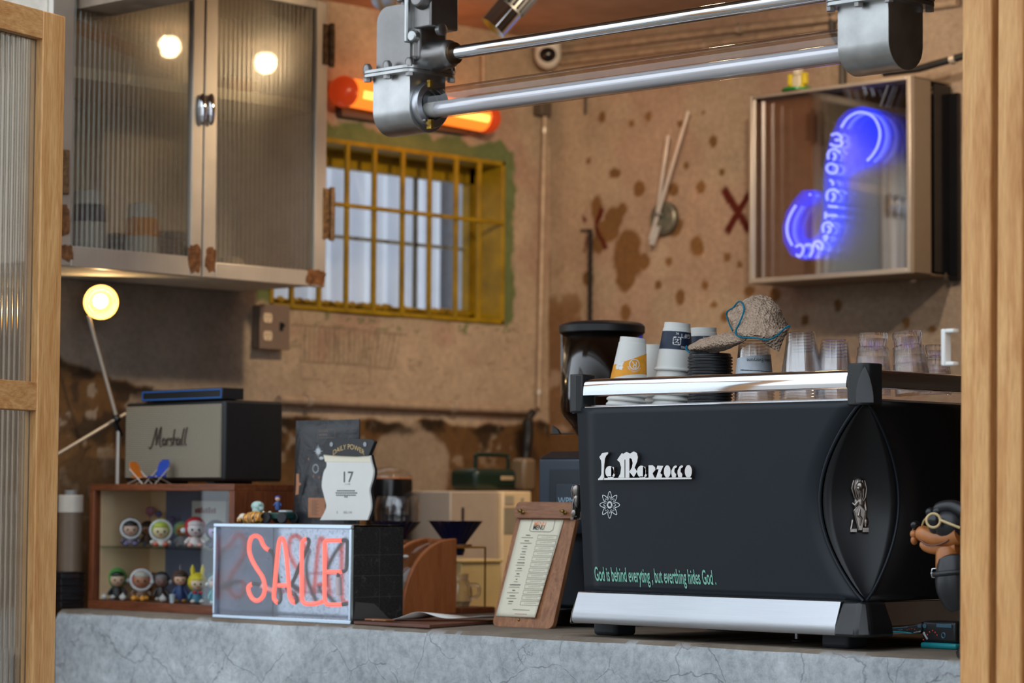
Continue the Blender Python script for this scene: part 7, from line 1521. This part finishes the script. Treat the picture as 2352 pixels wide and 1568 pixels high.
b = MB(); b.add([(N0+.01, nf+.006, nz0+.012), (N1-.012, nf+.006, nz0+.012), (N1-.012, nf+.006, nz1-.01), (N0+.01, nf+.006, nz1-.01)], [(0, 1, 2, 3)]); b.build('half_mirror_pane', 'halfmirror', nc)
b = MB(); b.box((N0+.01, nf+.027, nz0+.012), (N1-.012, nf+.029, nz1-.01)); b.build('back_mirror', 'backmirror', nc)
YNb = nf+.0115; K3 = 3.015
def nb(pts, Y=YNb): return [PY(1700+a/K3, 160+c__/K3, Y) for a, c__ in pts]
MAT['neonblue'] = glow('neon_blue_white', (.26, .30, 1.0), 3.0); MAT['acrylic'] = None
x = N('edge_lit_blue_acrylic'); e_ = x.n('Emission'); e_.inputs[0].default_value = (.022, .05, 1.0, 1); e_.inputs[1].default_value = 3.6; t_ = x.n('BsdfTransparent'); t_.inputs[0].default_value = (.9, .9, 1, 1); mx_ = x.n('MixShader'); mx_.inputs[0].default_value = .13; x.l(t_.outputs[0], mx_.inputs[1]); x.l(e_.outputs[0], mx_.inputs[2]); x.l(mx_.outputs[0], x.out.inputs[0]); MAT['acrylic'] = x.m
out = [(840,250),(930,275),(1000,340),(1030,430),(1015,540),(960,620),(890,665),(800,700),(735,740),(720,860),(712,1000),(690,1120),(640,1210),(560,1285),(430,1315),(350,1285),(300,1190),(292,1090),(320,980),(380,890),(430,835),(520,830),(545,870),(520,915),(440,960),(415,1060),(430,1150),(480,1180),(540,1130),(565,1030),(578,900),(578,760),(585,650),(620,480),(680,340),(750,275)]
pts = [(PY(1700+a/K3, 160+c__/K3, YNb+.005)) for a, c__ in out]; o0 = pts[0]
b = MB(); b.prism([(p.x-o0.x, p.z-o0.z) for p in pts], (o0.x, YNb+.005, o0.z), (1, 0, 0), (0, 0, 1), (0, 1, 0), 0, .003); b.build('acrylic_backing', 'acrylic', nc)
STR = [[(700,400),(740,340),(795,302),(850,295),(910,318),(950,370),(968,440),(955,520),(920,585),(880,630)], [(385,940),(345,1010),(325,1080),(330,1150),(360,1215)],
 [(632,452),(672,442),(700,465),(690,485),(660,486)], [(690,485),(705,508),(690,530),(655,528),(625,515)], [(690,575),(660,550),(622,560),(608,590),(612,620)], [(645,575),(660,600),(645,625)],
 [(632,650),(665,665),(672,690),(655,715),(620,712),(600,690),(605,662),(632,650)], [(622,765),(642,778),(640,800)], [(682,850),(650,830),(612,840),(600,870),(605,905)], [(640,855),(655,880),(635,910)],
 [(612,945),(672,950)], [(590,1008),(668,1010)], [(592,985),(590,1032)], [(642,1085),(620,1058),(585,1065),(572,1095),(578,1125)], [(605,1080),(625,1105),(605,1132)], [(575,1160),(598,1150),(600,1170),(580,1180)],
 [(505,1232),(515,1198),(548,1188),(570,1215),(562,1250)], [(530,1215),(545,1240)], [(450,1215),(488,1212),(502,1250),(482,1295)], [(385,1225),(422,1212),(438,1250),(412,1292),(390,1280)], [(482,862),(486,868)]]
b = MB()
for s_ in STR: b.tube(smoothpath(nb(s_), 5), .0036, 8)
b.build('neon_lettering', 'neonblue', nc)
b = MB(); q0, q1 = PY(2040, 195, nf+.014), PY(2022, 245, nf+.014); b.tube([q0, q1], .004, 8); b.build('hanging_wire', 'steel', nc)
# small toy standing on the case
q = PY(1833, 208, nf+.03); q.z = nz1+.001; ty = thing('block_toy', 'small white and yellow toy on a green base on top of the neon case', 'toy', tuple(q))
k = (q-CAM).dot(_F)/F_PX
b = MB(); b.lathe([(38*k, 0), (38*k, .008), (0, .008)], n=20); b.build('green_base', cm('brickgreen', (20, 130, 50), .3), ty, local=True, bevel=.002)
b = MB(); b.box((-.014, -.01, .008), (.014, .01, .045)); b.box((-.010, -.012, .045), (.010, .012, .068)); b.build('white_body', cm('brickwhite', (214, 206, 186), .35), ty, local=True, bevel=.004)
for sx in (-.024, .024): b = MB(); b.box((sx-.007, -.008, .018), (sx+.007, .008, .05)); b.box((sx*.7-.005, -.008, .008), (sx*.7+.005, .008, .02)); b.build('yellow_side', cm('brickyellow', (216, 196, 40), .3), ty, local=True, bevel=.002)

# ================================================================== CEILING SPOTS AND BULBS
def spotfit(u, v, Y, u2, v2, label, r_px):
    p = PY(u, v, Y); q = PY(u2, v2, Y-.03); k = (p-CAM).dot(_F)/F_PX; r = r_px*k; t = thing('ceiling_spotlight', label, 'spotlight', tuple(p)); ax = (q-p).normalized()
    b = MB(); b.tube([p-ax*.10, p-ax*.002], [r*.95, r], 24); 
    for i in range(12): a = 2*PI*i/12
    b.build('finned_body', 'black', t)
    b = MB(); n_ = 18; s1 = ax.orthogonal().normalized(); s2 = ax.cross(s1)
    for i in range(n_): a = 2*PI*i/n_; d = s1*math.cos(a)+s2*math.sin(a); c0_ = p-ax*.09+d*r*1.0; c1_ = p-ax*.01+d*r*1.0; b.tube([c0_, c1_], r*.10, 6)
    b.build('cooling_fins', 'gloss_black', t)
    b = MB(); b.tube([p-ax*.002, q], [r, r*.98], 24); b.build('chrome_snoot', 'chrome', t)
    b = MB(); b.tube([p-ax*.09, (p.x-ax.x*.09, p.y-ax.y*.09, ZC)], .006, 10); b.build('stem', 'black', t)
    return t
spotfit(1168, 22, 4.75, 1132, 64, 'chrome and black finned ceiling spotlight above the fluorescent fitting', 34)
spotfit(905, -30, 4.85, 885, 12, 'chrome ceiling spotlight cut by the top edge of the picture', 36)
MAT['bulb'] = glow('globe_bulb', (1.0, .72, .40), 38)
for i, p in enumerate(BULBS):
    t = thing('globe_pendant', ['bare warm globe bulb hanging nearer the street', 'bare warm globe bulb hanging nearer the back wall'][i], 'pendant lamp', p)
    b = MB(); b.ball(p, .031, 20, 14); b.build('globe', 'bulb', t); b = MB(); b.cyl((p[0], p[1], p[2]+.03), (p[0], p[1], p[2]+.07), .015); b.build('socket', 'black', t); b = MB(); b.cyl((p[0], p[1], p[2]+.07), (p[0], p[1], ZC), .003, n=8); b.build('cord', 'black', t)

# ================================================================== FLUORESCENT FITTING OVER THE COUNTER
YLf = 4.10
fx = thing('explosion_proof_tube_light', 'cast aluminium industrial tube light hanging over the counter front', 'ceiling light', (-3.65, YLf, 2.15))
t0, t1 = PY(985, 240, YLf), PY(1964, 102, YLf); zt_ = (t0.z+t1.z)/2
k0 = (t0-CAM).dot(_F)/F_PX; RG = .0335
b = MB(); b.tube([(t0.x-.02, YLf, zt_), (t1.x+.01, YLf, zt_)], RG, 40); ob = b.build('outer_glass_tube', 'tubeglass' if 'tubeglass' in MAT else clear('outer_tube_glass', (.90, .89, .88), 1.5, 1.5, .03), fx)
x = N('frosted_tube'); x.bsdf((.88, .90, .98), .14, .4, .7); MAT['frost'] = x.m
b = MB(); b.tube([(t0.x+.03, YLf, zt_-.013), (t1.x+.01, YLf, zt_-.013)], .0175, 28); b.build('fluorescent_tube', 'frost', fx)
b = MB(); b.tube([(t0.x-.004, YLf, zt_-.013), (t0.x+.033, YLf, zt_-.013)], .0172, 24); b.build('tube_end_cap', 'whiteplastic', fx)
u0_, u1_ = PY(1042, 113, YLf), PY(1868, 2, YLf); zu = (u0_.z+u1_.z)/2
b = MB(); b.tube([(u0_.x-.01, YLf+.0, zu), (u1_.x+.25, YLf, zu)], .0150, 28); b.build('support_pipe', 'chrome', fx)
MAT['bronze'] = plain('dark_bronze_ring', (.10, .06, .03), .4, .8)
b = MB(); b.tube([(u0_.x-.006, YLf, zu), (u0_.x+.006, YLf, zu)], .024, 24); b.build('packing_ring', 'bronze', fx)
def head(x_in, sgn):
    """one cast end box; sgn = direction from tube end to the outside"""
    w = .118; xo = x_in+sgn*w; xa, xb = sorted((x_in, xo)); y0_, y1_ = YLf-.055, YLf+.055; zl = zt_-.055; zf = zt_+.072
    h = bpy.data.objects.new('end_housing', None); COL.objects.link(h); h.parent = fx; h.location = Vector(((xa+xb)/2, YLf, zt_))-wloc(fx)
    # lower can: U shaped section along X
    pl = [(y0_, zf), (y0_, zt_-.012)]+[(YLf-.055*math.cos(a), zt_-.012-.050*math.sin(a)) for a in [PI*i/14 for i in range(1, 14)]]+[(y1_, zt_-.012), (y1_, zf)]
    b = MB(); b.prism(pl, (xa, 0, 0), (0, 1, 0), (0, 0, 1), (1, 0, 0), 0, w); b.build('lower_can', 'cast', h, bevel=.010, seg=4)
    # bolted flange
    fo = .022; pf_ = rrect(w+2*fo, .11+2*fo, .024, xa-fo, y0_-fo)
    b = MB(); b.prism(pf_, (0, 0, zf), (1, 0, 0), (0, 1, 0), (0, 0, 1), -.008, -.0005); b.prism(pf_, (0, 0, zf), (1, 0, 0), (0, 1, 0), (0, 0, 1), .0005, .008); b.build('flange', 'cast', h, bevel=.002)
    for cx__, cy__ in ((xa-fo*.4, y0_-fo*.4), (xb+fo*.4, y0_-fo*.4), (xa-fo*.4, y1_+fo*.4), (xb+fo*.4, y1_+fo*.4), ((xa+xb)/2, y0_-fo*.55)):
        b = MB(); b.lathe([(.009, -.016), (.009, -.004)], (cx__, cy__, zf), 6); b.lathe([(.010, .004), (.010, .018), (.006, .024), (0, .024)], (cx__, cy__, zf), 16); b.build('bolt', 'cast_dark', h)
    # upper dome box
    zu1 = zf+.150; x2a, x2b = (xa+.004, xb-.006)
    pl = rrect(w-.008, .150, .045, x2a, zf); pl = [(x2a, zf+.008), (x2b, zf+.008)]+[(x2b-.035+.035*math.cos(a), zu1-.035+.035*math.sin(a)) for a in [PI/2*i/8 for i in range(9)]]+[(x2a+.035-.035*math.cos(a), zu1-.035+.035*math.sin(a)) for a in [PI/2-PI/2*i/8 for i in range(9)]]
    b = MB(); b.prism(pl, (0, y0_+.006, 0), (1, 0, 0), (0, 0, 1), (0, 1, 0), 0, .098); b.build('upper_box', 'cast_dark', h, bevel=.010, seg=4)
    return h, xa, xb, y0_, y1_, zf
x_l = PY(962, 240, YLf-.04).x; h, xa, xb, y0_, y1_, zf = head(t0.x-.004, -1)
b = MB(); b.lathe([(.050, 0), (.052, .004), (.050, .018), (.0345, .018), (.0345, 0)], (xb, YLf, zt_-.002), 36, 'X'); b.build('clamp_ring', 'steel', h, bevel=.001)
b = MB(); b.box((xb+.012, YLf-.014, zt_-.056), (xb+.026, YLf-.006, zt_-.036)); b.box((xb+.012, YLf-.014, zt_+.036), (xb+.022, YLf-.006, zt_+.052)); b.build('brass_tab', 'gold', h)
b = MB(); b.lathe([(.004, 0), (.004, .008)], (xb+.020, YLf-.030, zt_-.040), 12, 'X'); b.build('bolt', 'cast_dark', h)
# side entry casting at the inner end, above the flange
b = MB(); b.tube([(xb-.02, YLf, zu), (u0_.x, YLf, zu)], [.040, .030], 24); b.box((xb-.05, YLf-.045, zf+.02), (xb+.014, YLf+.05, zf+.26)); b.build('entry_casting', 'cast_dark', h, bevel=.012, seg=4)
b = MB(); b.box((xb-.014, YLf-.062, zf+.06), (xb-.002, YLf-.04, zf+.28)); b.lathe([(.013, -.064), (.013, -.046)], (xb+.012, YLf, zf+.072), 16, 'Y'); b.build('cast_rib', 'cast', h, bevel=.003)
b = MB(); b.lathe([(.020, -.066), (.026, -.050), (.027, -.04)], (xb+.03, YLf, zf+.155), 24, 'Y'); b.lathe([(.012, -.058), (.014, -.05)], (xb-.035, YLf, zf+.165), 20, 'Y'); b.box((xb+.0, YLf-.046, zf+.09), (xb+.055, YLf+.04, zf+.28)); b.build('cover_boss', 'cast_dark', h, bevel=.008, seg=3)
b = MB(); b.lathe([(.013, .0), (.014, .012), (.008, .014)], (xb+.055, YLf-.02, zf+.085), 16, 'X'); b.build('bolt', 'cast_dark', h)
head(t1.x+.0, 1)
b = MB(); b.tube([(t1.x-.012, YLf, zt_), (t1.x+.004, YLf, zt_)], .040, 32); b.build('clamp_ring', 'cast', fx, bevel=.002)
for xx in (t0.x-.05, t1.x+.06): b = MB(); b.tube([(xx, YLf, zf+.14), (xx, YLf, ZC-.22)], .012, 14); b.build('hanger', 'chrome', fx)
